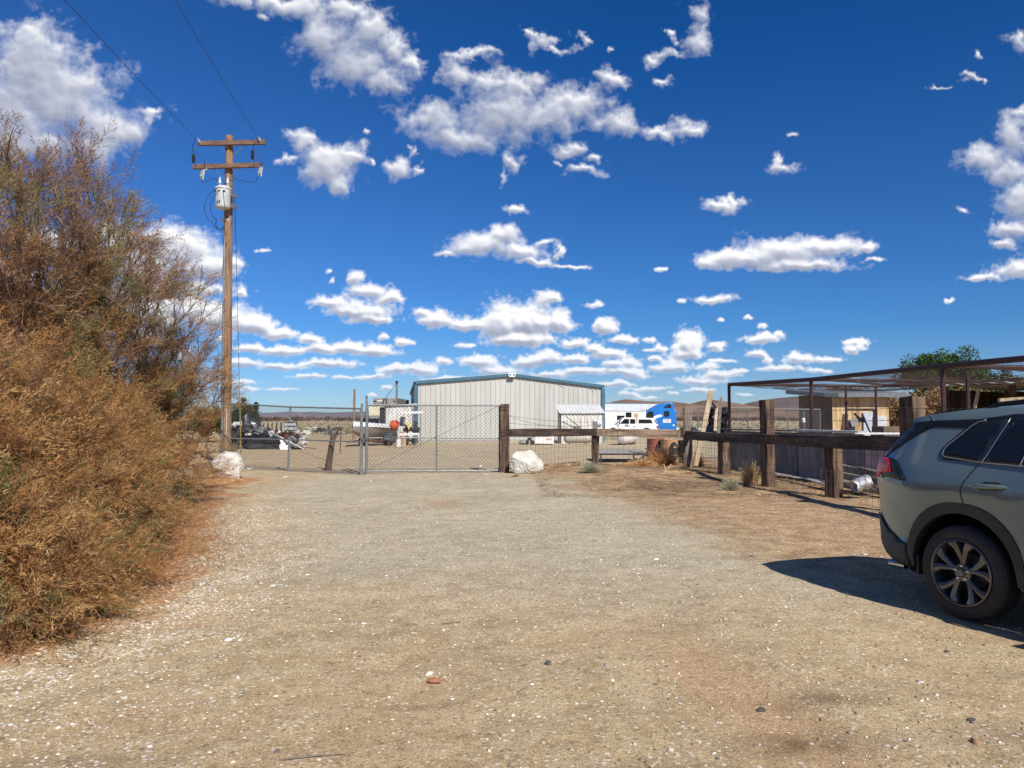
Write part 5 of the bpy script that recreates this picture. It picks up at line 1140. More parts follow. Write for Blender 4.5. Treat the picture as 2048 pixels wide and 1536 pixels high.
# metal skirt sheets of the pen
M_flagged = M_bluegrey
pc = lambda px, py, z: gnd(px, py, z)
K0 = Vector((6.45, 23.4, 0)); K1 = Vector((7.55, 20.4, 0)); K2 = Vector((8.05, 17.6, 0)); K3 = Vector((8.4, 14.6, 0))
def panel(a, b, zt_, zb_, m_, lab, t=.03):
    mid_ = (a+b)/2; o = MB().beam(a+Vector((0, 0, (zt_+zb_)/2)), b+Vector((0, 0, (zt_+zb_)/2)), t, zt_-zb_).build('sheet_panel', m_, bevel=.004); return setp(o, lab, 'panel')
panel(K0, K1, 1.20, .05, M_bluegrey, 'blue grey metal sheet panel left of the tall post')
panel(K1+Vector((.02, 0, 0)), K2, 1.22, .03, M_bluegrey, 'darker blue grey sheet panel right of the tall post')
panel(K2+Vector((.02, 0, 0)), K3+Vector((0, -2, 0)), 1.08, .10, M_pinksheet, 'faded pinkish sheet panel with black flaking near the car')
for k, (a, b2, z, m_, lab) in enumerate(((K0, K1, 1.25, M_greywood, 'grey capping board on the left sheet panel'), (K1, K2, 1.27, M_white, 'white capping board on the right sheet panel'))):
    setp(MB().beam(a+Vector((-.02, 0, z)), b2+Vector((-.02, 0, z)), .28, .04).build('capping_board', m_, bevel=.005), lab, 'board')
a = at(1640, 862, 18.4); b2 = at(1700, 868, 18.4)
setp(MB().box((K1+K2)/2+Vector((1.5, -.2, 1.22)), (2.6, .9, .04), rz=.15).build('table_top', M_white, bevel=.006), 'white sheet lying level behind the pen wall', 'sheet')
# boards stacked low near the car
for k, (x0, y0, x1, y1, Y, m_, lab) in enumerate(((1682, 932, 1765, 948, 16.4, M_greywood, 'upper grey board of the stack beside the silver pipe'), (1680, 948, 1766, 962, 16.2, M_greywood, 'middle grey board of the stack beside the silver pipe'), (1676, 962, 1768, 985, 15.9, M_greywood, 'lower broken board of the stack beside the silver pipe'), (1632, 962, 1668, 972, 17.2, M_concrete, 'short grey block under the sheet panels'), (1548, 946, 1640, 962, 18.6, M_white, 'thin white pipe on the ground below the sheet panels'), (1456, 948, 1500, 956, 22.2, M_white, 'white rod on the ground left of the grass tuft'))):
    a = at(x0, y0, Y+.5); b2 = at(x1, y1, Y-.4); a.z = max(a.z, .03); b2.z = max(b2.z, .03)
    setp(MB().beam(a, b2, .25 if k < 4 else .03, .09 if k < 3 else .03, up=Vector((0, 0, 1))).build('board' if k < 4 else 'pipe', m_, bevel=.006 if k < 4 else 0), lab, 'board' if k < 4 else 'pipe')
M_foil = mat('crumpled_silver', (.72, .74, .76), (.5, .52, .55), .5, metal=.5, scale=8, bump=.8, bdist=.03, bscale=14)
c = Vector((at(1722, 970, 15.2).x, 15.2, .30)); bm_ = MB(); ring = []
for i in range(12):
    t2 = i/11; rr_ = .118+.022*math.sin(i*2.1); cc = c+Vector((-.17+.35*t2, -.05+.1*t2, -.06+.12*t2)); ring.append((cc, rr_))
bm_.tube([r[0] for r in ring], [r[1] for r in ring], 18, cap=False); pp = bm_.build('silver_duct', M_foil, smooth=True, recalc=False)
for v_ in pp.data.vertices: v_.co += Vector((mnoise.noise(v_.co*14), mnoise.noise(v_.co*14+Vector((9, 3, 1))), mnoise.noise(v_.co*14+Vector((3, 7, 5)))))*.03
setp(pp, 'crumpled silver duct pipe lying on the boards near the car', 'duct')

# ================================================================= PIPE-FRAMED PEN WITH WIRE ROOF
PH = 2.6
C0 = Vector((at(1458, 769, 23.3).x, 23.3, 0)); C1 = Vector((at(1622, 760, 20.2).x, 20.2, 0)); C2 = Vector((at(1885, 731, 14.9).x, 14.9, 0)); C3 = Vector((at(2048, 717, 13.0).x, 13.0, 0)); C4 = C3+(C3-C2)*2.2
tdir = Vector((1, .24, 0)).normalized(); BWD = 5.4
pen = thing('pipe_frame_pen', 'red oxide pipe pen with a sagging wire mesh roof behind the timber fence', 'pen', C1)
z_ = lambda p, h=PH: Vector((p.x, p.y, h))
MB().tube([z_(C0), z_(C1), z_(C2), z_(C3), z_(C4)], .055, 8).build('front_beam', M_redpipe, pen, smooth=True)
for p in (C0, C1, C2, C4): MB().tube([z_(p, 0), z_(p)], .048, 8).build('post', M_redpipe, pen, smooth=True)
B0 = C0+tdir*BWD; B1 = C1+tdir*BWD; B2 = C2+tdir*BWD; B4 = C4+tdir*BWD
BL = [C0+tdir*k for k in (0, BWD)]
for a, b2 in ((C0, B0), (C1, B1), (C2, B2)): MB().tube([z_(a), z_(b2)], .045, 8).build('cross_beam', M_redpipe, pen, smooth=True)
MB().tube([z_(B0), z_(B1), z_(B2), z_(B4)], .045, 8).build('back_beam', M_redpipe, pen, smooth=True)
for p in (at(1692, 800, 25.0), at(1752, 800, 25.3), B2, at(1936, 800, 16.3)): MB().tube([z_(p, 0), z_(p, PH)], .042, 8).build('post', M_redpipe, pen, smooth=True)
d0 = at(1692, 820, 25.0); d1 = at(1748, 820, 25.2); MB().tube([z_(d0, 1.86), z_(d1, 1.86)], .04, 8).tube([z_(d1, 0), z_(d1, 1.86)], .03, 6).build('door_frame', M_redpipe, pen, smooth=True)
# roof mesh: diagonal wires in each bay, sagging
def roof_mesh(a, b, c_, d_, n1, n2, sag):
    mb = MB()
    def P(s, t_): 
        p = a.lerp(b, s).lerp(d_.lerp(c_, s), t_); return Vector((p.x, p.y, PH-.03-sag*16*s*(1-s)*t_*(1-t_)*(1+.3*math.sin(s*9)+.3*math.sin(t_*7+s*5))))
    for i in range(n1+n2):
        for sg in (0, 1):
            pts = []
            for k in range(9):
                # param along the diagonal in cell units
                u0 = i-n2; uu_ = (u0+n2*k/8)/n1; vv_ = k/8
                if sg: uu_ = 1-uu_
                if -1e-6 <= uu_ <= 1+1e-6: pts.append(P(uu_, vv_))
            if len(pts) > 1: mb.tube(pts, .0024, 3, cap=False)
    return mb
for a, b2, c_, d_, n1 in ((C0, C1, B1, B0, 34), (C1, C2, B2, B1, 56), (C2, C4, B4, B2, 64)):
    roof_mesh(a, b2, c_, d_, n1, 52, .22).build('roof_mesh', M_rustwire, pen, recalc=False)
# leaf litter and tangled shade cloth lying on the roof wire
litm = MB(); r_ = random.Random(3)
for k in range(110):
    s = r_.random(); t2 = r_.random()**.5; p = C1.lerp(C3, s)+tdir*BWD*t2+Vector((0, 0, PH-.02-.5*s*(1-s)*t2*(1-t2)*4*.25))
    litm.box(p, (r_.uniform(.03, .14), r_.uniform(.02, .06), .01), rz=r_.uniform(0, 3), rx=r_.uniform(-.3, .3))
setp(litm.build('roof_litter', M_greywood, recalc=False), 'dry leaf and twig litter lying on the wire roof of the pen', 'litter', kind='stuff')
# galvanised kennel panels
def kennel(a, b, zt_, n, label, m_=None):
    a = Vector((a[0], a[1], 0)); b = Vector((b[0], b[1], 0)); t_ = thing('kennel_panel', label, 'kennel panel', a, 'galvanised kennel panels'); f = MB()
    f.tube([z_(a, .15), z_(a, zt_), z_(b, zt_), z_(b, .15), z_(a, .15)], .028, 8)
    f.build('frame', M_galv, t_, smooth=True)
    for k in range(1, n): p = a.lerp(b, k/n); MB().tube([z_(p, .15), z_(p, zt_)], .022, 6).build('upright', M_galv, t_, smooth=True)
    cm = MB(); chain(cm, a, b, .15, zt_, .15, zt_, .11, .0045); cm.build('mesh', M_galv, t_, recalc=False)
kennel(at(1396, 835, 28.0), at(1448, 835, 27.6), 1.95, 1, 'leftmost galvanised kennel panel beside the black sheet')
kennel(at(1449, 835, 27.6), at(1541, 835, 27.8), 1.94, 2, 'galvanised kennel panel left of the tall post')
kennel(at(1543, 835, 27.8), at(1640, 835, 28.2), 1.90, 3, 'galvanised kennel panel in front of the brown shed wall')
p = at(1607, 841, 27.6); setp(MB().lathe([(0, -.09), (.06, -.06), (.07, 0), (.05, .08), (0, .1)], p, 12).build('white_jug', M_white, smooth=True), 'small white jug hanging on the kennel panel', 'jug')
# plywood shed
SC = Vector((at(1665, 835, 30).x, 30, 0)); SE = Vector((at(1778, 835, 29.6).x, 29.6, 0)); SL = Vector((at(1598, 835, 31.6).x, 31.6, 0))
ps = thing('plywood_shed', 'small shed with a sunlit plywood front and flat overhanging roof', 'shed', SC); H1 = zat(795, 30)
MB().add([z_(SC, 0), z_(SE, 0), z_(SE, H1), z_(SC, H1)], [(0, 1, 2, 3)]).build('front_wall', M_ply, ps, recalc=False)
SB = SE+(SL-SC); MB().add([z_(SL, 0), z_(SC, 0), z_(SC, H1), z_(SL, H1+.12), z_(SE, 0), z_(SB, 0), z_(SB, H1+.12), z_(SE, H1)], [(0, 1, 2, 3), (4, 5, 6, 7), (0, 3, 6, 5)]).build('side_wall', M_brownwall, ps, recalc=False)  # the side wall's shade is put into its darker brown
ux = (SE-SC).normalized(); uy = (SL-SC).normalized()
R0 = SC-ux*.1-uy*.45; R1 = SE+ux*.3-uy*.45; R2 = R1+uy*3.0; R3 = R0+uy*3.0
R0b = SC-ux*.35-uy*.1
rv_ = [z_(R0, H1+.0), z_(R1, H1+.0), z_(R2, H1+.22), z_(SL-ux*.3+uy*.3, H1+.20), z_(R0b, H1+.02)]
MB().add(rv_+[v_+Vector((0, 0, .16)) for v_ in rv_], [(0, 1, 2, 3, 4), (9, 8, 7, 6, 5)]+[(i, (i+1) % 5, (i+1) % 5+5, i+5) for i in range(5)]).build('roof', M_galv, ps)
for s_ in (.0, .36, .72): MB().box(SC.lerp(SE, s_)+Vector((0, -.012, H1/2)), (.012, .01, H1-.1)).build('batten', M_plank, ps)
MB().box(SC.lerp(SE, .86)+Vector((0, -.03, 1.05)), (.55, .02, 1.25)).build('blue_patch', mat('pale_blue_sheet', (.50, .56, .62), (.42, .46, .5), .6, scale=3, bump=.05, dirt=(.6, .52, .4)), ps)
MB().box(SC.lerp(SE, .64)+Vector((0, -.03, 1.15)), (.42, .02, 1.3)).build('blue_patch', mat('pale_sheet', (.46, .54, .62), None, .6, bump=0), ps)
tm = MB(); r_ = random.Random(9)
for k in range(26): tm.tube([SC.lerp(SE, .1+.4*r_.random())+Vector((r_.uniform(-.6, .4), .5, H1+.30+r_.random()*.12)), SC.lerp(SE, .1+.4*r_.random())+Vector((r_.uniform(-.4, .4), .6, H1+.32+r_.random()*.1))], .02, 4)
setp(tm.build('roof_debris', M_greywood), 'brown branches and debris lying on the plywood shed roof', 'debris')
# things standing in the pen doorway
p = at(1706, 850, 27.2); ap = thing('old_appliance', 'old grey motor bracket propped in the pen doorway', 'machine', Vector((p.x, 27.2, 0)))
q0 = Vector((p.x, 27.2, 0))
MB().box(q0+Vector((.02, 0, 1.42)), (.30, .26, .24), ry=-.3).box(q0+Vector((.28, 0, 1.52)), (.26, .2, .16), ry=.2).build('body', M_concrete, ap, bevel=.02); MB().beam(q0+Vector((-.1, 0, 0)), q0+Vector((-.05, 0, 1.4)), .2, .15).beam(q0+Vector((.05, 0, 1.75)), q0+Vector((.3, 0, 1.5)), .07, .07).build('stand', M_darkjunk, ap, bevel=.01)
a = at(1724, 835, 27.0); setp(MB().beam(Vector((a.x, 27, 1.75)), Vector((a.x+.30, 26.9, .9)), .22, .04).build('leaning_grille', M_darkjunk), 'dark grille leaning in the pen doorway', 'grille')
a = at(1690, 835, 26.9); setp(MB().beam(Vector((a.x-.14, 26.9, .6)), Vector((a.x+.02, 26.9, 1.72)), .18, .05).build('leaning_board', M_timber), 'dark board leaning left of the pen doorway', 'board')
p = at(1790, 855, 24.0); setp(MB().box(Vector((p.x+.2, 24.0, 1.12)), (1.5, .8, .42)).build('wooden_box', M_brownwall, bevel=.02), 'brown wooden box left of the tall split post', 'box')
# dark open shelter at the far right
Q0 = at(1892, 800, 19.5); Q1 = at(2180, 800, 17.0); shl = thing('open_shelter', 'dark open-fronted shelter with corrugated roof beyond the pen', 'shelter', Vector((Q0.x, Q0.y, 0)))
Qa = Vector((Q0.x, Q0.y, 0)); Qb = Vector((Q1.x, Q1.y, 0)); dq = (Qb-Qa).normalized(); nq = Vector((-dq.y, dq.x, 0)); LQ = (Qb-Qa).length
mb = MB(); mb.beam(Qa+nq*3+Vector((0, 0, 1.15)), Qb+nq*3+Vector((0, 0, 1.15)), .05, 2.3); mb.beam(Qa+nq*.1+Vector((0, 0, 1.15)), Qa+nq*3+Vector((0, 0, 1.15)), .05, 2.3); mb.beam(Qb+nq*.1+Vector((0, 0, 1.15)), Qb+nq*3+Vector((0, 0, 1.15)), .05, 2.3)
mb.build('wall', M_timber, shl)
n = int(LQ/.09); vs = []; fs = []
for i in range(n+1):
    s = LQ*i/n; zz = .03*math.sin(i*math.pi/2*1.0); vs += [Qa+dq*s-nq*.5+Vector((0, 0, 2.42+zz)), Qa+dq*s+nq*3.2+Vector((0, 0, 2.34+zz))]
for i in range(n): fs.append((2*i, 2*i+2, 2*i+3, 2*i+1))
mb = MB(); mb.add(vs, fs); ro = mb.build('roof', M_whitedirty, shl, recalc=False)
for s in (0, .5, 1.0): MB().box(Qa.lerp(Qb, s)+Vector((0, 0, 1.2)), (.1, .1, 2.36)).build('post', M_timber, shl)
a = at(1948, 806, 18.6); b2 = at(1958, 776, 18.6); setp(MB().beam(a-Vector((.1, 0, .6)), b2, .10, .03).build('leaning_plank', M_plank), 'short sunlit plank standing in the dark shelter', 'plank')
a = at(1998, 803, 17.0); b2 = at(2120, 796, 16.6); setp(MB().beam(a, b2, .2, .14).build('crosswise_plank', M_plank), 'thick yellow plank lying level in front of the dark shelter', 'plank')
# ================================================================= UTILITY POLE
PYY = 25.4
pp_ = lambda px, py, dy=0.0: at(px, py, PYY+dy)
pb = at(451, 930, PYY); pb = Vector((pb.x, PYY, 0)); ptop = pp_(458.5, 272)
up = thing('utility_pole', 'tall wooden utility pole with two crossarms and a transformer left of the gate', 'utility pole', pb)
pl = MB(); pl.tube([pb+Vector((0, 0, -.2)), pb.lerp(ptop, .25), pb.lerp(ptop, .5), pb.lerp(ptop, .8), ptop], [.172, .165, .152, .134, .128], 18)
pl.build('pole', M_pole, up, smooth=True)
def parm(x0, y0, x1, y1, dy, name='crossarm'):
    return MB().beam(pp_(x0, y0, dy), pp_(x1, y1, dy), .115, .15).build(name, M_arm, up, bevel=.008)
ca = parm(397, 287, 531, 284.5, -.20); cb = parm(386, 334, 522, 330, -.22)
for (x0, y0, x1, y1, dy) in ((432, 288, 450, 303, -.17), (495, 286, 468, 310, -.17), (427, 337, 453, 362, -.19), (480, 335, 453, 362, -.19)):
    MB().beam(pp_(x0, y0, dy), pp_(x1, y1, dy), .03, .012).build('brace', M_galv, up)
for (x, y) in ((455, 278), (455, 294), (451, 332)): MB().lathe([(0, -.03), (.03, -.03), (.03, .0)], pp_(x, y, -.18), 8, axis='Y').build('bolt', M_rust, up)
# transformer
tcx, tcy = 445.5, 398; tb0 = pp_(tcx, 415, -.42); tb0.z -= .03
trf = MB(); H_t = pp_(0, 377).z-pp_(0, 417).z
trf.lathe([(.205, 0), (.225, .02), (.235, .06), (.24, H_t-.06), (.262, H_t-.05), (.262, H_t-.02), (.25, H_t), (.18, H_t+.05), (0, H_t+.07)], tb0, 28)
tr_ = trf.build('transformer', M_transf, up, smooth=True)
for dx, dh in ((-.10, .0), (.16, -.02)):
    q = tb0+Vector((dx, -.02, H_t+.02)); MB().lathe([(.05, 0), (.05, .05), (.03, .06), (.055, .09), (.03, .12), (.062, .14), (.058, .17), (.025, .30), (.018, .34), (0, .35)], q, 16).build('bushing', M_porc, tr_, smooth=True)
for dx in (-.17, -.03, .12): MB().lathe([(.028, 0), (.03, .05), (.016, .09), (0, .09)], tb0+Vector((dx, -.24, H_t-.16)), 10, axis='Y').build('terminal', M_black, tr_, smooth=True)
MB().beam(tb0+Vector((.2, .1, H_t*.75)), tb0+Vector((.3, .35, H_t*.75)), .1, .14).beam(tb0+Vector((.2, .1, H_t*.2)), tb0+Vector((.3, .35, H_t*.2)), .1, .14).build('bracket', M_galv, tr_)
text_part('rating_number', '25', M_black, tr_, tb0+Vector((-.05, -.243, .16)), .13, (R_(90), 0, 0), .002)
MB().lathe([(.17, -.04), (.175, .04)], pp_(453, 441), 16).build('band', M_porc, up)
# cutouts, arresters, line insulators
def arrester(px, py):
    q = pp_(px, py, -.3); o_ = MB(); pr = [(.02, .16), (.035, .13)]
    for k in range(6): pr += [(.06, .115-.042*k), (.045, .098-.042*k)]
    pr += [(.03, -.15), (0, -.16)]; o_.lathe(pr, q, 14); return o_.build('arrester', M_black, up, smooth=True)
arrester(387, 317); arrester(505, 310)
for (px, py, s) in ((404, 349, -1), (520, 343, 1)):
    q = pp_(px, py, -.34); cu_ = MB(); pr = []
    for k in range(4): pr += [(.075, .14-.065*k), (.05, .11-.065*k)]
    cu_.lathe([(.02, .17)]+pr+[(.03, -.13)], q, 14, M=Matrix.Rotation(R_(18), 3, 'Y'))
    o_ = cu_.build('cutout', M_porc, up, smooth=True)
    MB().tube([q+Vector((.10, -.08, .10)), q+Vector((.07, -.10, -.20))], .02, 8).build('fuse_tube', M_porc, o_, smooth=True)
    MB().beam(q+Vector((-.02, 0, .12)), q+Vector((-.14*s, .1, .22)), .04, .04).build('bracket', M_galv, o_)
for (px, py) in ((398, 283), (519, 280)):
    q = pp_(px, py, -.28); o_ = MB()
    pr = [(.012, -.14)]
    for k in range(3): pr += [(.05, -.10+.07*k), (.03, -.08+.07*k)]
    pr += [(.012, .14)]
    o_.lathe(pr, q, 12, M=Matrix.Rotation(R_(62), 3, 'X')); o_.build('line_insulator', M_porc, up, smooth=True)
def bez(pts, n=14):
    out_ = []; P_ = [Vector(p) for p in pts]; P_ = [P_[0]]+P_+[P_[-1]]
    for i in range(1, len(P_)-2):
        for k in range(n):
            t_ = k/n; a, b, c, d = P_[i-1], P_[i], P_[i+1], P_[i+2]
            out_.append(.5*((2*b)+(c-a)*t_+(2*a-5*b+4*c-d)*t_*t_+(3*b-a-3*c+d)*t_**3))
    return out_+[P_[-2]]
def jumper(pix, r=.009): MB().tube(bez([pp_(x, y, dy) for x, y, dy in pix], 8), r, 5, cap=False).build('jumper_wire', M_cable, up)
jumper([(391, 278, -.45), (385, 292, -.4), (386.5, 306, -.32)]); jumper([(386, 298, -.4), (398, 310, -.4), (408, 320, -.38), (410, 332, -.34)])
jumper([(516, 277, -.45), (507, 292, -.4), (505, 304, -.32)]); jumper([(507, 296, -.4), (518, 312, -.4), (524, 325, -.38), (522, 336, -.34)])
jumper([(388, 322, -.3), (392, 328, -.3), (390, 333, -.3)]); jumper([(506, 316, -.3), (509, 322, -.3), (506, 330, -.3)])
jumper([(403, 358, -.36), (406, 366, -.38), (416, 361, -.38), (428, 357, -.38), (437, 363, -.4)]); jumper([(516, 355, -.36), (508, 364, -.3), (487, 362, -.25), (468, 357, -.22), (460, 364, -.3)])
jumper([(432, 377, -.6), (415, 393, -.62), (409, 417, -.6), (415, 437, -.5), (424, 444, -.4), (430, 456, -.35), (445, 458, -.25), (449, 450, -.2)])
jumper([(432, 387, -.6), (421, 408, -.6), (424, 430, -.5), (432, 441, -.4), (430, 451, -.35), (438, 459, -.3), (447, 453, -.2)]); jumper([(433, 438, -.45), (433, 452, -.38), (443, 462, -.3), (449, 455, -.2)])
jumper([(446, 379, -.68), (448, 398, -.66), (450, 415, -.62), (451, 440, -.4)], .007); jumper([(437, 379, -.68), (434, 388, -.68)], .007)
# riser conduit and ground wire down the pole
def along(h, off, fr_=-.19): p = pb.lerp(ptop, h/ptop.z); return p+Vector((off, fr_, 0))
MB().tube([along(7.6, -.05, -.15), along(6.4, -.06, -.165), along(1.9, -.06, -.185), along(.05, -.06, -.19)], .032, 8).build('riser_conduit', M_galv, up, smooth=True)
MB().tube([along(3.2, .075, -.165), along(.05, .08, -.17)], .022, 6).build('moulding', M_plank, up)
MB().lathe([(.05, 0), (.055, .06), (.04, .12)], along(3.15, -.06, -.18), 10).build('coupling', M_galv, up, smooth=True)
MB().tube([along(7.4, .02, -.15), along(7.0, -.08, -.16), along(6.3, -.13, -.12)], .012, 5).build('cable', M_cable, up)
# guy wire with yellow guard
g0 = Vector((at(466.5, 455, PYY).x, PYY+.1, pp_(0, 395).z)); g1 = gnd(483, 903)
gw = thing('guy_wire', 'guy wire with a yellow guard sleeve anchored behind the utility pole', 'guy wire', Vector((g1.x, g1.y, 0)))
g1 = Vector((g1.x, 34.5, .0)); g1.x = at(482, 900, 34.5).x
MB().tube([g0, g0.lerp(g1, .55), g1], .009, 5).build('wire', M_cable, gw)
ga, gb_ = at(478, 786, 33.3), at(482, 893, 34.4); d_ = (g1-g0).normalized(); L_ = (g1-g0).length
MB().tube([g1-d_*3.3, g1-d_*.3], .028, 8).build('guard_sleeve', M_yellow, gw); MB().tube([g1-d_*.35, g1+d_*.2], .018, 6).build('anchor_rod', M_rust, gw)
MB().lathe([(0, -.08), (.05, -.05), (.05, .05), (0, .08)], g0.lerp(g1, .53), 10).build('strain_insulator', M_porc, gw, smooth=True)
# overhead conductors running back over the camera
for (a_px, b_dir, lab) in (((391, 277), (1.22, -9.1), 'left overhead conductor rising from the crossarm of the pole'), ((516, 276), (1.40, -9.1), 'right overhead conductor rising from the crossarm of the pole')):
    A0 = pp_(a_px[0], a_px[1], -.45); pts = []; Ls = 62.0; dv = Vector((b_dir[0], b_dir[1], 0)).normalized()
    for k in range(33):
        s = Ls*k/32; pts.append(A0+dv*s+Vector((0, 0, -.0-1.25*4*(s/Ls)*(1-s/Ls))))
    setp(MB().tube(pts, .0075, 5, cap=False).build('power_line', M_cable), lab, 'power line')
# ================================================================= FEATHERY SHRUBS
prs = np.random.default_rng(21)
def sprig_templates(k=10, twigs=16, L=.42):
    """each template: thin slivers fanning off a curved twig; returns (verts[nt,3,3], twigfrac, sliver flag)"""
    T = []
    for _ in range(k):
        tri = []; tone = []
        bend = prs.normal(0, .16, 2)
        axis = lambda t_: np.array([t_*L, bend[0]*t_*t_*L, bend[1]*t_*t_*L-.10*t_*t_*L])
        for j in range(5):       # the woody twig, flat strips
            a, b2 = axis(j/5), axis((j+1)/5); w = .0032*(1-j/6); n_ = np.array([0, w, w*.6])
            tri.append([a-n_, a+n_, b2]); tone.append(-1)
        for j in range(twigs):
            t_ = .12+.88*(j+prs.random())/twigs; a = axis(min(t_, 1)); az = prs.uniform(0, 2*np.pi); el = prs.uniform(.35, .85)
            d = np.array([np.cos(el), np.sin(el)*np.cos(az), np.sin(el)*np.sin(az)]); ln = prs.uniform(.07, .17)*(1.15-.5*t_)
            c = a+d*ln; side = np.cross(d, prs.normal(0, 1, 3)); side /= np.linalg.norm(side)+1e-6
            tri.append([a-side*.0022, a+side*.0022, c]); tone.append(.25)
            for q in range(5):
                s_ = prs.uniform(.2, 1.0); p = a+d*ln*s_; dd = d+prs.normal(0, .45, 3); dd /= np.linalg.norm(dd); l2 = prs.uniform(.025, .065)
                sd_ = np.cross(dd, prs.normal(0, 1, 3)); sd_ /= np.linalg.norm(sd_)+1e-6
                tri.append([p-sd_*.0031, p+sd_*.0031, p+dd*l2]); tone.append(prs.uniform(.4, 1))
        T.append((np.array(tri), np.array(tone)))
    return T
SPR = sprig_templates()
nT = SPR[0][0].shape[0]
def frames(d):
    d = d/np.linalg.norm(d, axis=1, keepdims=True); r = prs.normal(0, 1, d.shape); y = np.cross(d, r); y /= np.linalg.norm(y, axis=1, keepdims=True)
    return np.stack([d, y, np.cross(d, y)], -1)
RUST = np.array([(.40, .205, .075), (.50, .275, .11), (.30, .15, .062), (.54, .34, .15), (.24, .13, .068)])
GREY = np.array([(.29, .18, .12), (.36, .22, .145), (.22, .145, .11)])
GREEN = np.array([(.25, .24, .09), (.30, .27, .12), (.19, .20, .08)])
M_fol = tint_mat('feathery_foliage', .8, transl=.28)
M_twig = mat('shrub_bark', (.36, .25, .175), (.17, .11, .08), .85, scale=10, bump=.4)
def shrub(name, label, root, tips, cat='shrub', per=12, sub=7, Lb=.75, sparse=None, greenf=None, stem_r=.022, keepz=.02, spread=.55):
    """stems arch from the root to every tip; branchlets and sprigs follow them"""
    o = thing(name, label, cat, root); root = np.array(root); st = MB()
    pos, dr, sc_, tn = [], [], [], []
    for tip in tips:
        tip = np.array(tip); h_ = tip[2]; b0 = root+np.array([prs.normal(0, .25), prs.normal(0, .25), 0])
        dvec = tip-b0; out_ = np.array([dvec[0], dvec[1], 0])
        c1 = b0+out_*.25+np.array([0, 0, h_*.55+.15]); 
        ts = np.linspace(0, 1, 9)[:, None]; C = (1-ts)**2*b0+2*ts*(1-ts)*c1+ts**2*tip
        C += prs.normal(0, .03, C.shape)*ts*2
        Ls = np.linalg.norm(np.diff(C, axis=0), axis=1).sum()
        st.tube([Vector(p) for p in C], [stem_r*(1-.85*k/8)*(.6+.15*Ls) for k in range(9)], 5, cap=False)
        nb = int(per*Ls/2.2)+3
        for k in range(nb):
            t_ = .28+.72*prs.random()**.7; i = min(int(t_*8), 7); p = C[i]+(C[i+1]-C[i])*(t_*8-i); tg = C[i+1]-C[i]; tg = tg/np.linalg.norm(tg)
            d = tg+prs.normal(0, spread, 3); d[2] += .12; d /= np.linalg.norm(d); Lb_ = Lb*prs.uniform(.5, 1.15)*(1.15-.45*t_)
            e = p+d*Lb_; m_ = (p+e)/2+np.array([0, 0, .04]); e = e+np.array([0, 0, -.02])
            st.tube([Vector(p), Vector(m_), Vector(e)], [.009, .0065, .003], 3, cap=False)
            g_ = 0 if greenf is None else greenf(e)
            ns = sub
            for q in range(ns):
                s_ = .15+.85*(q+prs.random())/ns; pp2 = p+(e-p)*s_+np.array([0, 0, .04])*(1-abs(2*s_-1)); d2 = d+prs.normal(0, .30, 3)
                pos.append(pp2); dr.append(d2/np.linalg.norm(d2)); sc_.append(prs.uniform(.65, 1.15)); tn.append(g_)
    pos = np.array(pos); dr = np.array(dr); sc_ = np.array(sc_); tn = np.array(tn)
    kp = pos[:, 2] > keepz; pos, dr, sc_, tn = pos[kp], dr[kp], sc_[kp], tn[kp]
    if sparse is not None: kp = prs.random(len(pos)) < sparse(pos); pos, dr, sc_, tn = pos[kp], dr[kp], sc_[kp], tn[kp]
    F = frames(dr); V = []; Cc = []
    which = prs.integers(0, len(SPR), len(pos))
    patch = np_fbm(pos[:, 0]*1.3+pos[:, 2]*.7, pos[:, 1]*1.3-pos[:, 2]*.9, 4, 401)
    for w in range(len(SPR)):
        ix = np.nonzero(which == w)[0]
        if not len(ix): continue
        tri, tone = SPR[w]; v_ = np.einsum('nij,tkj->ntki', F[ix], tri)*sc_[ix, None, None, None]+pos[ix, None, None, :]
        pal = RUST[prs.integers(0, 5, len(ix))]; grey = GREY[prs.integers(0, 3, len(ix))]; grn = GREEN[prs.integers(0, 3, len(ix))]
        gm = (prs.random(len(ix)) < np.clip(tn[ix]*.8+(patch[ix] > .26)*.35, 0, .9))[:, None]
        hm = (prs.random(len(ix)) < np.clip((pos[ix, 2]-1.7)/2.6, 0, .75))[:, None]
        base_ = np.where(hm, grey, pal); base_ = np.where(gm, grn, base_)*(.85+.35*prs.random((len(ix), 1)))
        c = base_[:, None, :]*(.72+.45*np.clip(tone, 0, 1))[None, :, None]
        c = np.where((tone < 0)[None, :, None], np.array([.17, .115, .085]), c)
        V.append(v_.reshape(-1, 3)); Cc.append(np.repeat(c.reshape(-1, 3), 3, 0))
    V = np.concatenate(V); Cc = np.concatenate(Cc); V[:, 2] = np.maximum(V[:, 2], .006)
    Cc = np.concatenate([Cc, np.ones((len(Cc), 1))], 1)
    fo_ = np_mesh('foliage', V-root, np.arange(len(V)), 3, M_fol, Cc); fo_.parent = o; ORG[fo_] = ORG[o]
    st.build('branches', M_twig, o, smooth=True, recalc=False); return o, len(V)//3
def px_tips(lst): return [tuple(at(x, y, Y)) for x, y, Y in lst]
def fill(n, xr, yr, zf, seed):
    r = np.random.default_rng(seed); return [(x, y, zf(x, y)*r.uniform(.55, 1.0)) for x, y in zip(r.uniform(*xr, n), r.uniform(*yr, n))]
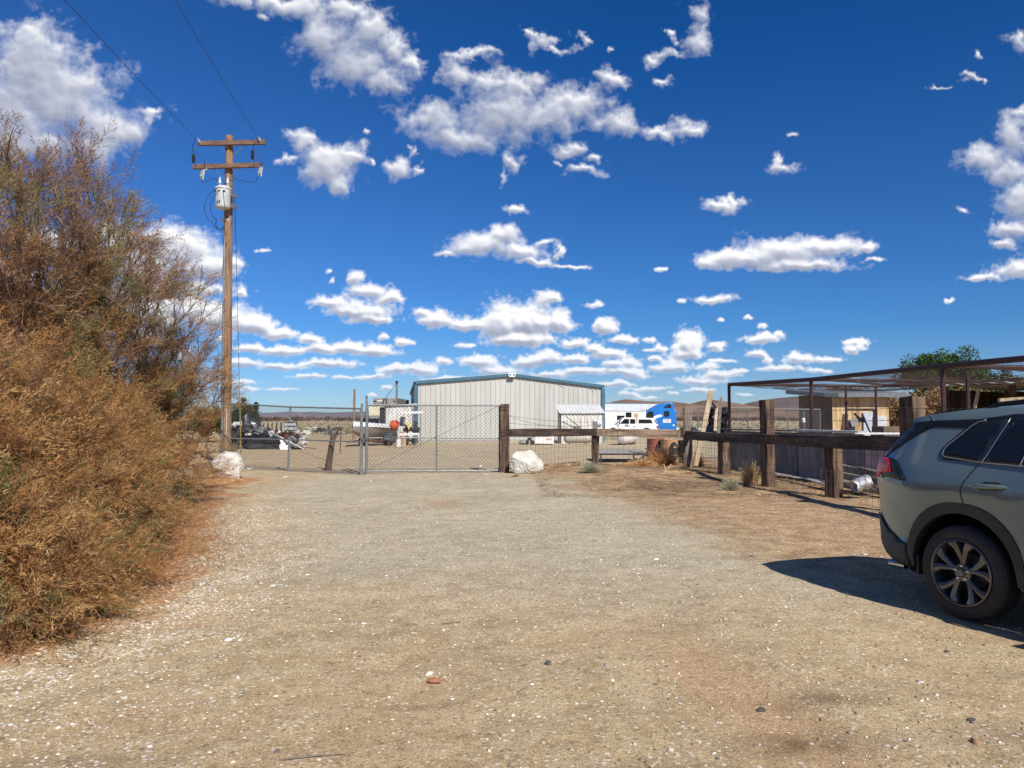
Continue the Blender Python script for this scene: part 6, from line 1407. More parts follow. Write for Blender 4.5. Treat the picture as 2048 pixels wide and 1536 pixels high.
big_tips = px_tips([(15, 300, 9.0), (34, 345, 9.2), (-40, 340, 8.8), (78, 335, 9.6), (60, 380, 9.3), (108, 372, 10.2), (130, 400, 10), (168, 345, 10.6), (180, 385, 10.8), (190, 430, 10.4), (222, 392, 11.2), (225, 450, 11), (262, 452, 11.6), (272, 500, 11.6), (290, 505, 12), (150, 450, 9.6), (90, 430, 9.2), (20, 400, 8.6), (300, 560, 12.2), (335, 566, 12.6), (340, 570, 12), (-80, 380, 8.2), (250, 500, 11), (200, 520, 10.4), (60, 520, 8.6), (-20, 500, 8.0), (300, 560, 11.5), (120, 560, 9.4), (-140, 370, 8.6), (-110, 450, 7.9), (-60, 325, 9.4)])
gfun = lambda e: .6 if mnoise.noise(Vector(e)*.8) > .27 else 0.05
o1, n1_ = shrub('tamarisk_shrub', 'tallest rust brown feathery shrub with bare plumes reaching into the sky', (-6.4, 10.6, 0), big_tips, per=15, sub=7, Lb=.68, greenf=gfun, stem_r=.03, sparse=lambda p: np.clip(1.05-(p[:, 2]-1.2)*.24, .26, 1)*(.35+1.1*(np_fbm(p[:, 1]*1.1, p[:, 2]*1.1+p[:, 0]*.7, 3, 611) > -.08)))
# farther one reaching the pole
far_tips = px_tips([(412, 625, 14.6), (430, 675, 14.8), (425, 755, 14.8), (400, 650, 14.2), (405, 715, 14.2), (380, 600, 14), (436, 800, 15.2), (420, 850, 15), (395, 790, 14), (360, 640, 13.6), (372, 700, 13.6), (340, 660, 13.4), (385, 860, 14), (350, 760, 13.2), (330, 600, 13.6), (300, 680, 13), (410, 900, 14.6), (370, 930, 13.6), (425, 915, 15.4), (390, 955, 14), (330, 850, 12.8), (310, 780, 12.6), (350, 900, 13), (410, 580, 15.4), (300, 600, 13.8), (260, 640, 13), (420, 700, 15.8)])
o2_, n2_ = shrub('tamarisk_shrub', 'farther feathery shrub whose twigs touch the utility pole and cover the left boulder', (-7.4, 14.8, 0), far_tips, per=14, sub=7, Lb=.7, greenf=gfun, stem_r=.024, sparse=lambda p: np.clip(1.0-(p[:, 2]-.9)*.34, .2, 1)*(.4+1.0*(np_fbm(p[:, 1]*1.1, p[:, 2]*1.1+p[:, 0]*.7, 3, 611) > -.08)))
# low sprawling mass in front: dense skirt along the drive
r = np.random.default_rng(5); low_tips = []
for k in range(74):
    y = r.uniform(5.7, 12.6); e = float(bush_edge(np.array([y]))[0]); x = e-.15-abs(r.normal(0, .55))-.5*min(1, max(0, (y-7.4)/1.6)); dist = e-x
    low_tips.append((x, y, .12+dist*1.15*r.uniform(.6, 1.1)+r.uniform(0, .2)))
for k in range(46):
    y = r.uniform(6.4, 12.5); e = float(bush_edge(np.array([y]))[0])-.4*min(1, max(0, (y-7.4)/1.6)); x = e-r.uniform(.9, 2.6); low_tips.append((x, y, min(3.1, .7+(e-x)*1.05*r.uniform(.8, 1.1))))
for k in range(46):
    y = r.uniform(5.5, 11.5); e = float(bush_edge(np.array([y]))[0]); low_tips.append((e+r.uniform(-.3, .20)-.75*min(1, max(0, (y-7.0)/1.8)), y, r.uniform(.05, .22)))
for k in range(16):
    y = r.uniform(4.4, 5.8); x = r.uniform(-6.6, -4.4); low_tips.append((x, y, .25+(-4.2-x)*.8))
mid1 = [t_ for t_ in low_tips if t_[1] < 8.6]; mid2 = [t_ for t_ in low_tips if t_[1] >= 8.6]
o3_, n3_ = shrub('tamarisk_shrub', 'nearest rust coloured feathery shrub sprawling over the left foreground', (-5.6, 7.0, 0), mid1, per=17, sub=8, Lb=.62, greenf=gfun, stem_r=.016, spread=.6)
o4_, n4_ = shrub('tamarisk_shrub', 'middle low rust brown shrub spilling onto the white chips of the drive', (-6.0, 10.0, 0), mid2, per=16, sub=8, Lb=.62, greenf=gfun, stem_r=.016, spread=.6)
print('shrub tris', n1_, n2_, n3_, n4_)
# needles and twigs shed on the ground
def shed(name, label, n, xf, cols, ln=(.03, .12), wd=.0035):
    x, y = xf(n); n = len(x); z = gz_near(x, y)+.004+.02*prs.random(n)
    a = prs.uniform(0, 6.28, n); l_ = prs.uniform(*ln, n); d = np.stack([np.cos(a), np.sin(a), prs.normal(0, .12, n)], -1); s_ = np.stack([-np.sin(a), np.cos(a), 0*a], -1)*wd
    p = np.stack([x, y, z], -1); V = np.stack([p-s_, p+s_, p+d*l_[:, None]], 1)
    V[..., 2] = np.maximum(V[..., 2], z[:, None]-.002)
    c = np.repeat(palette(n, cols, [1]*len(cols)), 3, 0)
    o = np_mesh(name, V.reshape(-1, 3), np.arange(n*3), 3, tint_mat(name+'_mat', .9), c); return setp(o, label, 'litter', kind='stuff')
def near_bush(n):
    y = prs.uniform(5.0, 16.0, n); e = bush_edge(y); x = e+prs.normal(-.35, .55, n); k = x < e+.9; return x[k], y[k]
shed('needle_litter', 'orange brown needles and twigs shed on the ground under the shrubs', 42000, near_bush, [(.54, .30, .13), (.62, .38, .18), (.38, .21, .10), (.26, .15, .09)])
def fence_side(n):
    y = prs.uniform(15.5, 26.5, n); x = prs.uniform(.6, 7.4, n); w = np_fbm(x*.9, y*.6, 4, 511); k = (w > .02)*(prs.random(n) < .8)+(prs.random(n) < .12) > 0; return x[k], y[k]
shed('straw_litter', 'straw and dry grass scattered on the brown soil along the timber fence', 14000, fence_side, [(.62, .45, .25), (.46, .30, .15), (.22, .13, .07), (.18, .11, .065)], (.08, .36), .0075)

# ================================================================= SMALL PLANTS
def tuft(name, label, cat, c, n, h, w, cols, curl=.4, thick=.006, seg=4, ball=False):
    V = []; F = []; Cc = []; cols = np.array(cols)
    for k in range(n):
        az = prs.uniform(0, 6.28); sp = prs.random()**.6; b0 = np.array([math.cos(az), math.sin(az), 0])*w*.22*prs.random()
        if ball:
            u_ = prs.normal(0, 1, 3); u_[2] = abs(u_[2])*.9+.05; u_ /= np.linalg.norm(u_); tip = u_*np.array([w/2, w/2, h])*prs.uniform(.6, 1.08); b0 = tip*prs.uniform(0, .35)*np.array([1, 1, .6])
        else: tip = np.array([math.cos(az)*w/2*sp, math.sin(az)*w/2*sp, h*(1-.45*sp*sp)*prs.uniform(.55, 1.05)])
        mid_ = (b0+tip)/2+prs.normal(0, curl*.12*h, 3)+np.array([0, 0, h*.12]); ts = np.linspace(0, 1, seg+1)[:, None]
        C = (1-ts)**2*b0+2*ts*(1-ts)*mid_+ts**2*tip; d = tip-b0; s_ = np.cross(d, prs.normal(0, 1, 3)); s_ /= np.linalg.norm(s_)+1e-9
        col = cols[prs.integers(len(cols))]*prs.uniform(.75, 1.25); base_i = len(V)
        for i in range(seg+1):
            ww = thick*(1-.75*i/seg)/2; V += [C[i]-s_*ww, C[i]+s_*ww]; Cc += [col*(.8+.25*i/seg)]*2
        for i in range(seg): F += [base_i+2*i, base_i+2*i+1, base_i+2*i+3, base_i+2*i+2]
    V = np.array(V); V[:, 2] = np.maximum(V[:, 2], .0); Cc = np.concatenate([np.array(Cc), np.ones((len(Cc), 1))], 1)
    o = np_mesh(name, V, F, 4, tint_mat(name+'_mat', .85, transl=.35), Cc); o.location = c; ORG[o] = Vector(c); return setp(o, label, cat)
def gp3(px, py, dy=0): p = gnd(px, py); return Vector((p.x, p.y+dy, ground_z(p.x, p.y)))
SAGE = [(.46, .46, .32), (.56, .54, .38), (.34, .36, .22), (.58, .52, .36)]; STRAW = [(.78, .58, .32), (.64, .44, .22), (.86, .68, .40), (.45, .28, .14)]; TUMB = [(.80, .50, .22), (.66, .36, .14), (.88, .62, .32), (.44, .24, .11)]
tuft('desert_weed', 'grey green rounded weed below the electrical box post', 'weed', gp3(1183, 951, .2), 900, .34, .82, SAGE, ball=True, thick=.010)
tuft('desert_weed', 'grey green rounded weed left of the tall timber post', 'weed', gp3(1466, 982, .15), 800, .30, .55, SAGE, ball=True, thick=.008)
tuft('grass_tuft', 'dry straw coloured grass tuft at the foot of the tall timber post', 'grass tuft', gp3(1504, 972, .1), 420, .66, .62, STRAW, thick=.012)
tuft('tumbleweed', 'orange brown tumbleweed piled against the red brown drum', 'tumbleweed', gp3(1324, 934, 0), 1900, .72, 1.30, TUMB, ball=True, thick=.012)
tuft('tumbleweed', 'smaller dry tumbleweed at the foot of the corner boards', 'tumbleweed', gp3(1393, 936, 0), 1000, .56, .78, TUMB, ball=True, thick=.011)
tuft('tumbleweed', 'flat dry tumbleweed spreading left of the drums', 'tumbleweed', gp3(1283, 938, 0), 700, .28, 1.2, TUMB, ball=True, thick=.011)
for k, (px, py, h, w, lab) in enumerate(((1120, 936, .16, .9, 'low straw clump right of the white boulder'), (1150, 932, .18, .8, 'low straw clump between the boulder and the green weed'), (1240, 935, .15, .9, 'low straw clump right of the green weed'), (1345, 944, .12, .6, 'low straw clump in front of the tan drum'), (1085, 942, .12, .6, 'low straw clump touching the white boulder'), (1370, 952, .08, .7, 'scattered straw clump on the brown soil mound'), (1032, 954, .10, .35, 'tiny straw clump at the front foot of the right white boulder'), (475, 966, .14, .4, 'small straw clump in front of the left white boulder'))):
    tuft('straw_clump', lab, 'grass tuft', gp3(px, py), 170, h, w, STRAW, thick=.010)
tuft('pole_weed', 'dry weeds at the base of the utility pole', 'weed', gp3(458, 915, 0), 420, .75, .9, [(.30, .27, .13), (.42, .32, .17), (.22, .19, .09)], thick=.012)
for k, (px, py, h, w, lab) in enumerate(((545, 856, .45, 1.3, 'grey green bush before the pale board fence'), (560, 851, .4, 1.0, 'smaller grey bush at the right end of the pale board fence'), (627, 852, .4, 1.2, 'low bush in front of the dark wreck'), (1225, 877, .08, 1.6, 'low green weeds beside the white tank'))):
    tuft('desert_bush', lab, 'bush', gp3(px, py), 500, h*1.4, w*1.8, SAGE, ball=True, thick=.03)
stick_ = MB(); q0 = gp3(1335, 955); stick_.tube([q0+Vector((-.12, 0, -.02)), q0+Vector((-.05, 0, .16)), q0+Vector((-.10, .02, .30))], .016, 6).tube([q0+Vector((-.08, 0, .12)), q0+Vector((.04, -.02, .20)), q0+Vector((.10, 0, .30))], .012, 6).tube([q0+Vector((-.07, 0, .10)), q0+Vector((.12, .0, .08))], .010, 6)
setp(stick_.build('bleached_branch', M_plank), 'bleached forked branch lying before the tumbleweed', 'branch')

# ================================================================= TREES
def leaf_tree(name, label, c, trunk_h, crown, cols, n=5200, leaf=.09, seed=1, limbs=9, tr=.14):
    r_ = np.random.default_rng(seed); o = thing(name, label, 'tree', c); c = np.array(c, float); tm_ = MB(); tips = []
    cx, cy, cz, rx, ry, rz = crown
    for k in range(limbs):
        a = 6.28*k/limbs+r_.uniform(-.3, .3); e = c+np.array([cx+math.cos(a)*rx*r_.uniform(.3, .85), cy+math.sin(a)*ry*r_.uniform(.3, .85), cz+rz*r_.uniform(-.4, .85)])
        s0_ = c+np.array([0, 0, trunk_h*r_.uniform(.6, 1)]); m_ = (s0_+e)/2+r_.normal(0, .15, 3); tm_.tube([Vector(s0_), Vector(m_), Vector(e)], [tr*.5, tr*.3, tr*.1], 6); tips += [e, (m_+e)/2]
    MB().tube([Vector(c), Vector(c+np.array([.05, 0, trunk_h]))], [tr, tr*.7], 9).build('trunk', M_bark, o, smooth=True); tm_.build('limbs', M_bark, o, smooth=True)
    cl = []
    for k in range(46):
        u_ = r_.normal(0, 1, 3); u_ /= np.linalg.norm(u_); rr2 = r_.uniform(.45, 1.0); cl.append(c+np.array([cx, cy, cz])+u_*np.array([rx, ry, rz])*rr2)
    cl = np.array(cl+tips); w = r_.integers(0, len(cl), n); rad = r_.uniform(.16, .38, len(cl))*min(rx, rz)*1.1
    d = r_.normal(0, 1, (n, 3)); d /= np.linalg.norm(d, axis=1, keepdims=True); p = cl[w]+d*(rad[w]*r_.random(n)**.4)[:, None]
    t1 = r_.normal(0, 1, (n, 3)); t1 /= np.linalg.norm(t1, axis=1, keepdims=True); t2 = np.cross(t1, r_.normal(0, 1, (n, 3))); t2 /= np.linalg.norm(t2, axis=1, keepdims=True)
    s_ = leaf*r_.uniform(.6, 1.3, (n, 1)); V = np.stack([p-t1*s_, p+t2*s_*.5, p+t1*s_, p-t2*s_*.5], 1)
    tone = np.array(cols)[r_.integers(0, len(cols), n)]*(.75+.5*r_.random((n, 1)))*(.8+.4*r_.random(len(cl)))[w][:, None]
    Cc = np.repeat(np.concatenate([tone, np.ones((n, 1))], 1), 4, 0)
    f = np_mesh('crown', V.reshape(-1, 3)-c, np.arange(n*4), 4, tint_mat(name+'_leaves', .7, transl=.3), Cc); f.parent = o; ORG[f] = ORG[o]; return o
M_bark = M_bark if 'M_bark' in globals() else M_timber
GT = [(.055, .105, .030), (.075, .135, .040), (.035, .07, .022), (.10, .16, .055)]
p = at(1875, 740, 38); leaf_tree('green_tree', 'dense green tree rising behind the pen roof on the right', (p.x, 38, 0), 2.2, (0, 0, 3.45, 2.45, 1.6, 1.45), GT, 26000, .062, 3, tr=.2)
p = at(1990, 745, 40); leaf_tree('green_tree', 'smaller green treetop at the far right behind the pen roof', (p.x, 40, 0), 2.0, (0, 0, 3.15, 1.5, 1.2, 1.0), GT, 9000, .062, 5)
DG = [(.045, .07, .028), (.06, .085, .035), (.03, .045, .02)]
p = at(487, 815, 52); leaf_tree('dark_tree', 'dark green round tree beyond the junk pile', (p.x, 52, ground_z(p.x, 52)), 1.0, (0, 0, 1.75, 1.05, 1.0, 1.2), DG, 9000, .06, 8)
p = at(415, 815, 50); leaf_tree('dark_tree', 'dark green tree half hidden by the shrub left of the pole', (p.x, 50, 0), 1.0, (0, 0, 1.4, 1.6, 1.2, 1.0), DG, 3600, .09, 9)
# brown hedge behind the pen, three masses
HB = [(.32, .19, .10), (.40, .24, .12), (.22, .13, .07), (.30, .22, .12)]
for k, (px, Y, rx, rz, cz, lab) in enumerate(((1800, 33, 1.6, 1.35, 1.35, 'brown scrubby bush right of the plywood shed'), (1865, 32, 1.7, 1.45, 1.4, 'brown scrubby bush in front of the green tree'), (1745, 37, 1.9, 1.4, 1.45, 'brown scrubby bush behind the plywood shed'), (1935, 33, 1.9, 1.5, 1.4, 'brown scrubby bush behind the dark shelter'))):
    p = at(px, 800, Y); leaf_tree('brown_bush', lab, (p.x, Y, 0), .6, (0, 0, cz, rx, 1.2, rz), HB, 5200, .075, 30+k, tr=.08)
# ================================================================= THE SUV
CAR_O = Vector((4.406, 6.494, 0)); CAR_RZ = R_(-68)
_z = np.array([.15, .28, .36, .48, .62, .78, .92, 1.02, 1.10, 1.18, 1.26, 1.36, 1.50, 1.59, 1.64, 1.68, 1.72])
_w = np.array([.83, .865, .880, .890, .893, .902, .914, .932, .910, .885, .853, .808, .745, .705, .672, .62, .52])
def hw(s, z, facet=True):
    w = float(np.interp(z, _z, _w))
    if s < -.30: t_ = (-.30-s)/.68; w -= (.185+.05*(z > 1.2)*min(1, (z-1.2)/.2))*t_**2.5
    if s < -.12 and facet: w -= .09*min(.30, max(0, (1.03-.8*(s+.5))-z))*min(1, (-.12-s)/.12)*min(1, max(0, (z-.45)/.12))
    if s > 2.9: t_ = (s-2.9)/.75; w -= .30*t_**2.2
    if z > 1.2: w -= .05*max(0, (s-1.9))**1.2*min(1, (z-1.2)/.2)
    a = math.hypot(s, (z-.55)*1.0); w += .018*math.exp(-((a-.50)/.16)**2)*(1 if z > .35 else .6)
    a = math.hypot(s-2.69, z-.55); w += .016*math.exp(-((a-.50)/.16)**2)
    return w
def patch_mesh(poly, off=0.0, cell=.045, thick=0.0):
    """planar outline (s, z) cut into a fine grid and laid on the flank; returns verts (s, y, z) for the right side"""
    bm = bmesh.new(); vs = [bm.verts.new((p[0], 0, p[1])) for p in poly]; bm.faces.new(vs); bm.normal_update()
    bmesh.ops.triangulate(bm, faces=bm.faces[:])
    s0, s1 = min(p[0] for p in poly), max(p[0] for p in poly); z0, z1 = min(p[1] for p in poly), max(p[1] for p in poly)
    for lo_, hi_, nrm in ((s0, s1, (1, 0, 0)), (z0, z1, (0, 0, 1))):
        n = int((hi_-lo_)/cell)
        for k in range(1, n+1):
            c = lo_+(hi_-lo_)*k/(n+1); bmesh.ops.bisect_plane(bm, geom=bm.verts[:]+bm.edges[:]+bm.faces[:], plane_co=(c if nrm[0] else 0, 0, c if nrm[2] else 0), plane_no=nrm)
    for v_ in bm.verts: v_.co.y = -(hw(v_.co.x, v_.co.z)+off)
    return bm
def car_obj(name, bm, m_, parent, smooth=True, both=True, solid=0.0, angle=50):
    if both:
        b2 = bm.copy()
        for v_ in b2.verts: v_.co.y *= -1
        bmesh.ops.reverse_faces(b2, faces=b2.faces[:])
        car_obj(name, b2, m_, parent, smooth, False, solid, angle)
    me = bpy.data.meshes.new(name); bm.normal_update(); bm.to_mesh(me); bm.free(); me.materials.append(m_)
    if smooth: me.shade_smooth(); me.set_sharp_from_angle(angle=R_(angle))
    o = bpy.data.objects.new(name, me); COL.objects.link(o); o.parent = parent
    if solid: sm_ = o.modifiers.new('solid', 'SOLIDIFY'); sm_.thickness = solid; sm_.offset = 1
    return o
def orient(bm):   # right-side faces look outwards (-y)
    bm.normal_update()
    for f in bm.faces:
        if f.normal.y > 0: f.normal_flip()
    bm.normal_update(); return bm
def patch(name, poly, m_, parent, off=.004, solid=.006, both=True, cell=.06): return car_obj(name, orient(patch_mesh(poly, off, cell)), m_, parent, both=both, solid=solid)
def carpaint():
    m, t, b = nodes_of('grey_green_paint'); v = objco(t)
    b.inputs['Base Color'].default_value = (.12, .155, .15, 1); b.inputs['Roughness'].default_value = .24; b.inputs['Metallic'].default_value = .25
    b.inputs['Coat Weight'].default_value = .8; b.inputs['Coat Roughness'].default_value = .06
    n = noise_n(t, v, 3.0, 6, .6); col = ramp_n(t, n, [(.35, (.128, .182, .188)), (.7, (.145, .202, .208))])
    sz = t.nodes.new('ShaderNodeSeparateXYZ'); t.links.new(v, sz.inputs[0])
    dust = math_n(t, 'MULTIPLY', ramp_n(t, noise_n(t, v, 9, 6, .7), [(.4, (0, 0, 0)), (.7, (1, 1, 1))]), ramp_n(t, sz.outputs[2], [(.35, (.30, .30, .30)), (.75, (.05, .05, .05))]))
    col = mix_n(t, dust, col, (.30, .25, .19)); t.links.new(col, b.inputs['Base Color'])
    return m
M_paint = carpaint(); M_clad = mat('grey_black_cladding', (.024, .028, .034), (.018, .021, .026), .55, scale=6, bump=.05, bdist=.001, bscale=300, dirt=(.07, .066, .06), dirt_amt=.2)
M_gloss = mat('gloss_black_panel', (.010, .012, .016), None, .3, bump=0, spec=.3); M_well = mat('wheel_well', (.012, .012, .012), None, .9, bump=0)
M_seam = mat('panel_gap', (.006, .006, .006), None, .8, bump=0); M_trimc = mat('satin_trim', (.50, .52, .53), (.42, .44, .45), .28, metal=.9, bump=0)
M_lens = mat('tail_lens', (.62, .008, .022), (.48, .005, .015), .35, scale=30, bump=0, coat=.25, spec=.3)
M_wheelm = mat('dark_machined_rim', (.17, .17, .172), (.11, .11, .112), .28, metal=.8, scale=10, bump=.03, dirt=(.13, .125, .12), dirt_amt=.2)
car = thing('suv', 'grey green sport utility vehicle parked at the right edge, casting a long shadow', 'car', CAR_O)
car.rotation_euler.z = CAR_RZ; ORG[car] = Vector((0, 0, 0))
AR = .462; ZC = .375
arc = lambda cx, a0, a1, r=AR, n=16: [(cx+r*math.cos(R_(a0+(a1-a0)*k/n)), ZC+.0+r*math.sin(R_(a0+(a1-a0)*k/n))*1.03) for k in range(n+1)]
# silhouette, clockwise from the rear lower lip
TOP = [(-.80, .40), (-.92, .50), (-.975, .62), (-.985, .74), (-.96, .86), (-.98, 1.0), (-.985, 1.10), (-.97, 1.19), (-.90, 1.255), (-.78, 1.37), (-.66, 1.475), (-.60, 1.53), (-.58, 1.555), (-.605, 1.575), (-.60, 1.592), (-.45, 1.625), (-.20, 1.655), (.15, 1.682), (.6, 1.70), (1.1, 1.70), (1.6, 1.675), (1.95, 1.62), (2.35, 1.45), (2.75, 1.24), (3.0, 1.16), (3.3, 1.11), (3.55, 1.02), (3.62, .85), (3.63, .55), (3.55, .30)]
body_poly = [(-.66, .345)]+TOP+[(2.69+.47, .28)]+arc(2.69, -5, 185)+[(2.69-.47, .265), (1.35, .26), (.49, .28)]+arc(0, -5, 185)+[(-.50, .345)]
bm = orient(patch_mesh(body_poly, 0, .055))
# strips across the car join the two flanks along the silhouette
me_b = car_obj('body', bm, M_paint, car, both=True, angle=30)
def across(name, prof, m_, crown=.03, n=10, off=0.0, dirn=(0, 1), thick=0):
    """prof: list of (s,z); spans between the flanks, bulging outwards"""
    bm = bmesh.new(); rows = []
    for i, (s, z) in enumerate(prof):
        w = hw(s, z); a = prof[max(i-1, 0)]; b2 = prof[min(i+1, len(prof)-1)]; tx, tz = b2[0]-a[0], b2[1]-a[1]; L_ = math.hypot(tx, tz); nx_, nz_ = -tz/L_, tx/L_
        rows.append([bm.verts.new((s+nx_*(crown*(1-q*q)+off), w*q, z+nz_*(crown*(1-q*q)+off))) for q in [-1+2*k/n for k in range(n+1)]])
    for a, b2 in zip(rows[:-1], rows[1:]):
        for k in range(n): bm.faces.new((a[k], a[k+1], b2[k+1], b2[k]))
    bmesh.ops.recalc_face_normals(bm, faces=bm.faces); return car_obj(name, bm, m_, car, both=False, angle=40)
iS = lambda s, z: next(i for i, p in enumerate(TOP) if abs(p[0]-s) < 1e-6 and abs(p[1]-z) < 1e-6)
across('rear_bumper', TOP[:iS(-.96, .86)+1], M_clad, .06); across('tailgate', TOP[iS(-.96, .86):iS(-.90, 1.255)+1], M_paint, .06)
across('rear_glass', TOP[iS(-.90, 1.255):iS(-.58, 1.555)+1], M_gloss, .06); across('spoiler', TOP[iS(-.58, 1.555):iS(-.45, 1.625)+1], M_paint, .06)
across('roof', TOP[iS(-.45, 1.625):iS(1.95, 1.62)+1], M_paint, .035); across('windshield', TOP[iS(1.95, 1.62):iS(2.75, 1.24)+1], M_glassdark, .05)
across('hood', TOP[iS(2.75, 1.24):iS(3.55, 1.02)+1], M_paint, .05); across('front_fascia', TOP[iS(3.55, 1.02):], M_clad, .08)
# underbody and wells
ub = MB(); ub.box((1.35, 0, .34), (3.9, 1.5, .16)); ub.box((-.62, 0, .46), (.4, 1.2, .2))
def cbuild(mb, name, m_, parent=car, **k): return mb.build(name, m_, parent, **k)
cbuild(ub, 'underbody', M_well)
for cx in (0, 2.69):
    for sd_ in (-1, 1):
        w = MB(); prs_ = arc(cx, -8, 188, AR+.03, 14); n = len(prs_)
        vs = [(s, sd_*.905, z) for s, z in prs_]+[(s, sd_*.50, z) for s, z in prs_]
        w.add(vs, [(i, i+1, i+1+n, i+n) for i in range(n-1)]+[tuple(range(n, 2*n))]); cbuild(w, 'wheel_well', M_well, recalc=False)
# flares: band round the arch, widening into the rear bumper and sill
def flare(cx, rear):
    inn = arc(cx, -4, 184, AR-.012, 18)
    outer = []
    for k in range(19):
        a = R_(-4+188*k/18); c_, s_ = math.cos(a), math.sin(a); m_ = max(abs(c_), abs(s_)); rr = AR+.042+.022*abs(math.sin(2*a))+.024*max(0, s_)
        outer.append((cx+rr*c_, ZC+rr*s_*1.03))
    return inn, outer
for cx in (0, 2.69):
    inn, outer = flare(cx, cx == 0); bm = bmesh.new(); R0_, R1_, R2_ = [], [], []
    for (a, b2) in zip(inn, outer):
        R0_.append(bm.verts.new((a[0], -(hw(*a)-.035), a[1]))); R1_.append(bm.verts.new((a[0], -(hw(*a, False)+.016), a[1])))
        R2_.append(bm.verts.new((b2[0]*.97+a[0]*.03, -(hw(*b2, False)+.010), b2[1]*.97+a[1]*.03)))
    R3_ = [bm.verts.new((b2[0], -(hw(*b2)-.002), b2[1])) for b2 in outer]
    for A1, B1_ in ((R0_, R1_), (R1_, R2_), (R2_, R3_)):
        for k in range(18): bm.faces.new((A1[k], A1[k+1], B1_[k+1], B1_[k]))
    bmesh.ops.recalc_face_normals(bm, faces=bm.faces)
    if bm.faces[0].normal.y > .9: bmesh.ops.reverse_faces(bm, faces=bm.faces)
    car_obj('wheel_arch_flare', bm, M_clad, car, angle=35)
patch('lower_bumper', [(-.50, .335), (-.66, .335), (-.80, .395), (-.92, .495), (-.972, .62), (-.982, .735), (-.93, .69), (-.80, .60), (-.62, .535), (-.535, .52)], M_clad, car, .006, .01)
patch('sill', [(.52, .27), (2.20, .255), (2.20, .40), (.60, .42)], M_clad, car, .006, .012)
# black quarter band, windows, trims  (s, z)
patch('pillar_panel', [(-.905, 1.250), (-.86, 1.243), (-.50, 1.452), (-.36, 1.520), (-.02, 1.515), (.10, 1.588), (-.40, 1.572), (-.585, 1.556), (-.60, 1.53), (-.66, 1.475), (-.78, 1.37)], M_gloss, car, .003, .004)
QW = [(-.165, 1.282), (-.192, 1.300), (-.190, 1.335), (-.160, 1.375), (.00, 1.530), (.045, 1.560), (.28, 1.592), (.155, 1.252)]
def inset(poly, d):
    cx = sum(p[0] for p in poly)/len(poly); cz = sum(p[1] for p in poly)/len(poly); out_ = []
    n = len(poly)
    for i in range(n):
        a, b2, c_ = Vector((*poly[i-1], 0)), Vector((*poly[i], 0)), Vector((*poly[(i+1) % n], 0)); e1 = (b2-a).normalized(); e2 = (c_-b2).normalized()
        n1 = Vector((e1.y, -e1.x, 0)); n2 = Vector((e2.y, -e2.x, 0)); m_ = (n1+n2); m_ = m_/max(.3, m_.length_squared)*2*.5*2
        s_ = 1 if (Vector((cx, cz, 0))-b2).dot(n1+n2) > 0 else -1
        q = b2+s_*(n1+n2).normalized()*d/max(.45, (n1+n2).length/2); out_.append((q.x, q.y))
    return out_
DW = [(.185, 1.250), (.315, 1.596), (1.02, 1.618), (1.10, 1.225)]; FW = [(1.16, 1.222), (1.10, 1.618), (1.75, 1.590), (2.20, 1.38), (2.42, 1.22)]
WALL = [(-.165, 1.268), (-.205, 1.290), (-.203, 1.34), (-.170, 1.383), (-.01, 1.541), (.04, 1.573), (.32, 1.612), (1.05, 1.634), (1.75, 1.606), (2.22, 1.40), (2.47, 1.21)]
patch('window_frame', inset(WALL, -.014), M_gloss, car, .003, .003)
# bright strip under and behind the glass
def strip_on(name, pts, w, m_, off=.008, solid=.004, both=True):
    pts = [Vector((p[0], p[1], 0)) for p in pts]; L_ = []; Rr = []
    for i, p in enumerate(pts):
        d = (pts[min(i+1, len(pts)-1)]-pts[max(i-1, 0)]).normalized(); n_ = Vector((-d.y, d.x, 0))*w/2; L_.append(p+n_); Rr.append(p-n_)
    bm = bmesh.new(); a = [bm.verts.new((q.x, -(hw(q.x, q.y)+off), q.y)) for q in L_]; b2 = [bm.verts.new((q.x, -(hw(q.x, q.y)+off), q.y)) for q in Rr]
    for i in range(len(pts)-1): bm.faces.new((a[i], a[i+1], b2[i+1], b2[i]))
    return car_obj(name, orient(bm), m_, car, both=both, solid=solid)
def dense(pts, k=6): return [tuple(Vector((*a, 0)).lerp(Vector((*b2, 0)), i/k)[:2]) for a, b2 in zip(pts[:-1], pts[1:]) for i in range(k)]+[pts[-1]]
strip_on('window_trim', dense([(2.42, 1.212), (1.1, 1.222), (.155, 1.250), (-.12, 1.274), (-.172, 1.280), (-.196, 1.297), (-.196, 1.338), (-.165, 1.379), (-.005, 1.535), (.04, 1.566), (.10, 1.577)]), .009, M_trimc, .009)
patch('rear_quarter_glass', QW, M_glassdark, car, .007, .003); patch('rear_door_glass', DW, M_glassdark, car, .007, .003); patch('front_door_glass', FW, M_glassdark, car, .007, .003)
strip_on('pillar_trim', dense([(.168, 1.25), (.298, 1.596)]), .008, M_trimc, .011); strip_on('pillar_trim', dense([(.47, 1.24), (.535, 1.606)]), .010, M_trimc, .012)
# seams
strip_on('door_seam', dense([(.145, 1.245), (.12, 1.20), (.055, 1.09), (.035, 1.02), (.038, .93), (.045, .90)], 5), .007, M_seam, .0015, .002)
strip_on('door_seam', dense([(1.13, 1.22), (1.12, .8), (1.10, .42)], 5), .007, M_seam, .0015, .002); strip_on('door_seam', dense([(2.22, 1.20), (2.16, .8), (2.15, .42)], 5), .007, M_seam, .0015, .002)
strip_on('spoiler_seam', dense([(-.44, 1.625), (-.40, 1.60), (-.37, 1.575)], 4), .006, M_trimc, .003, .002)
strip_on('bumper_seam', dense([(-.54, 1.05), (-.52, 1.03), (-.495, 1.005)], 3), .004, M_seam, .0015, .002)
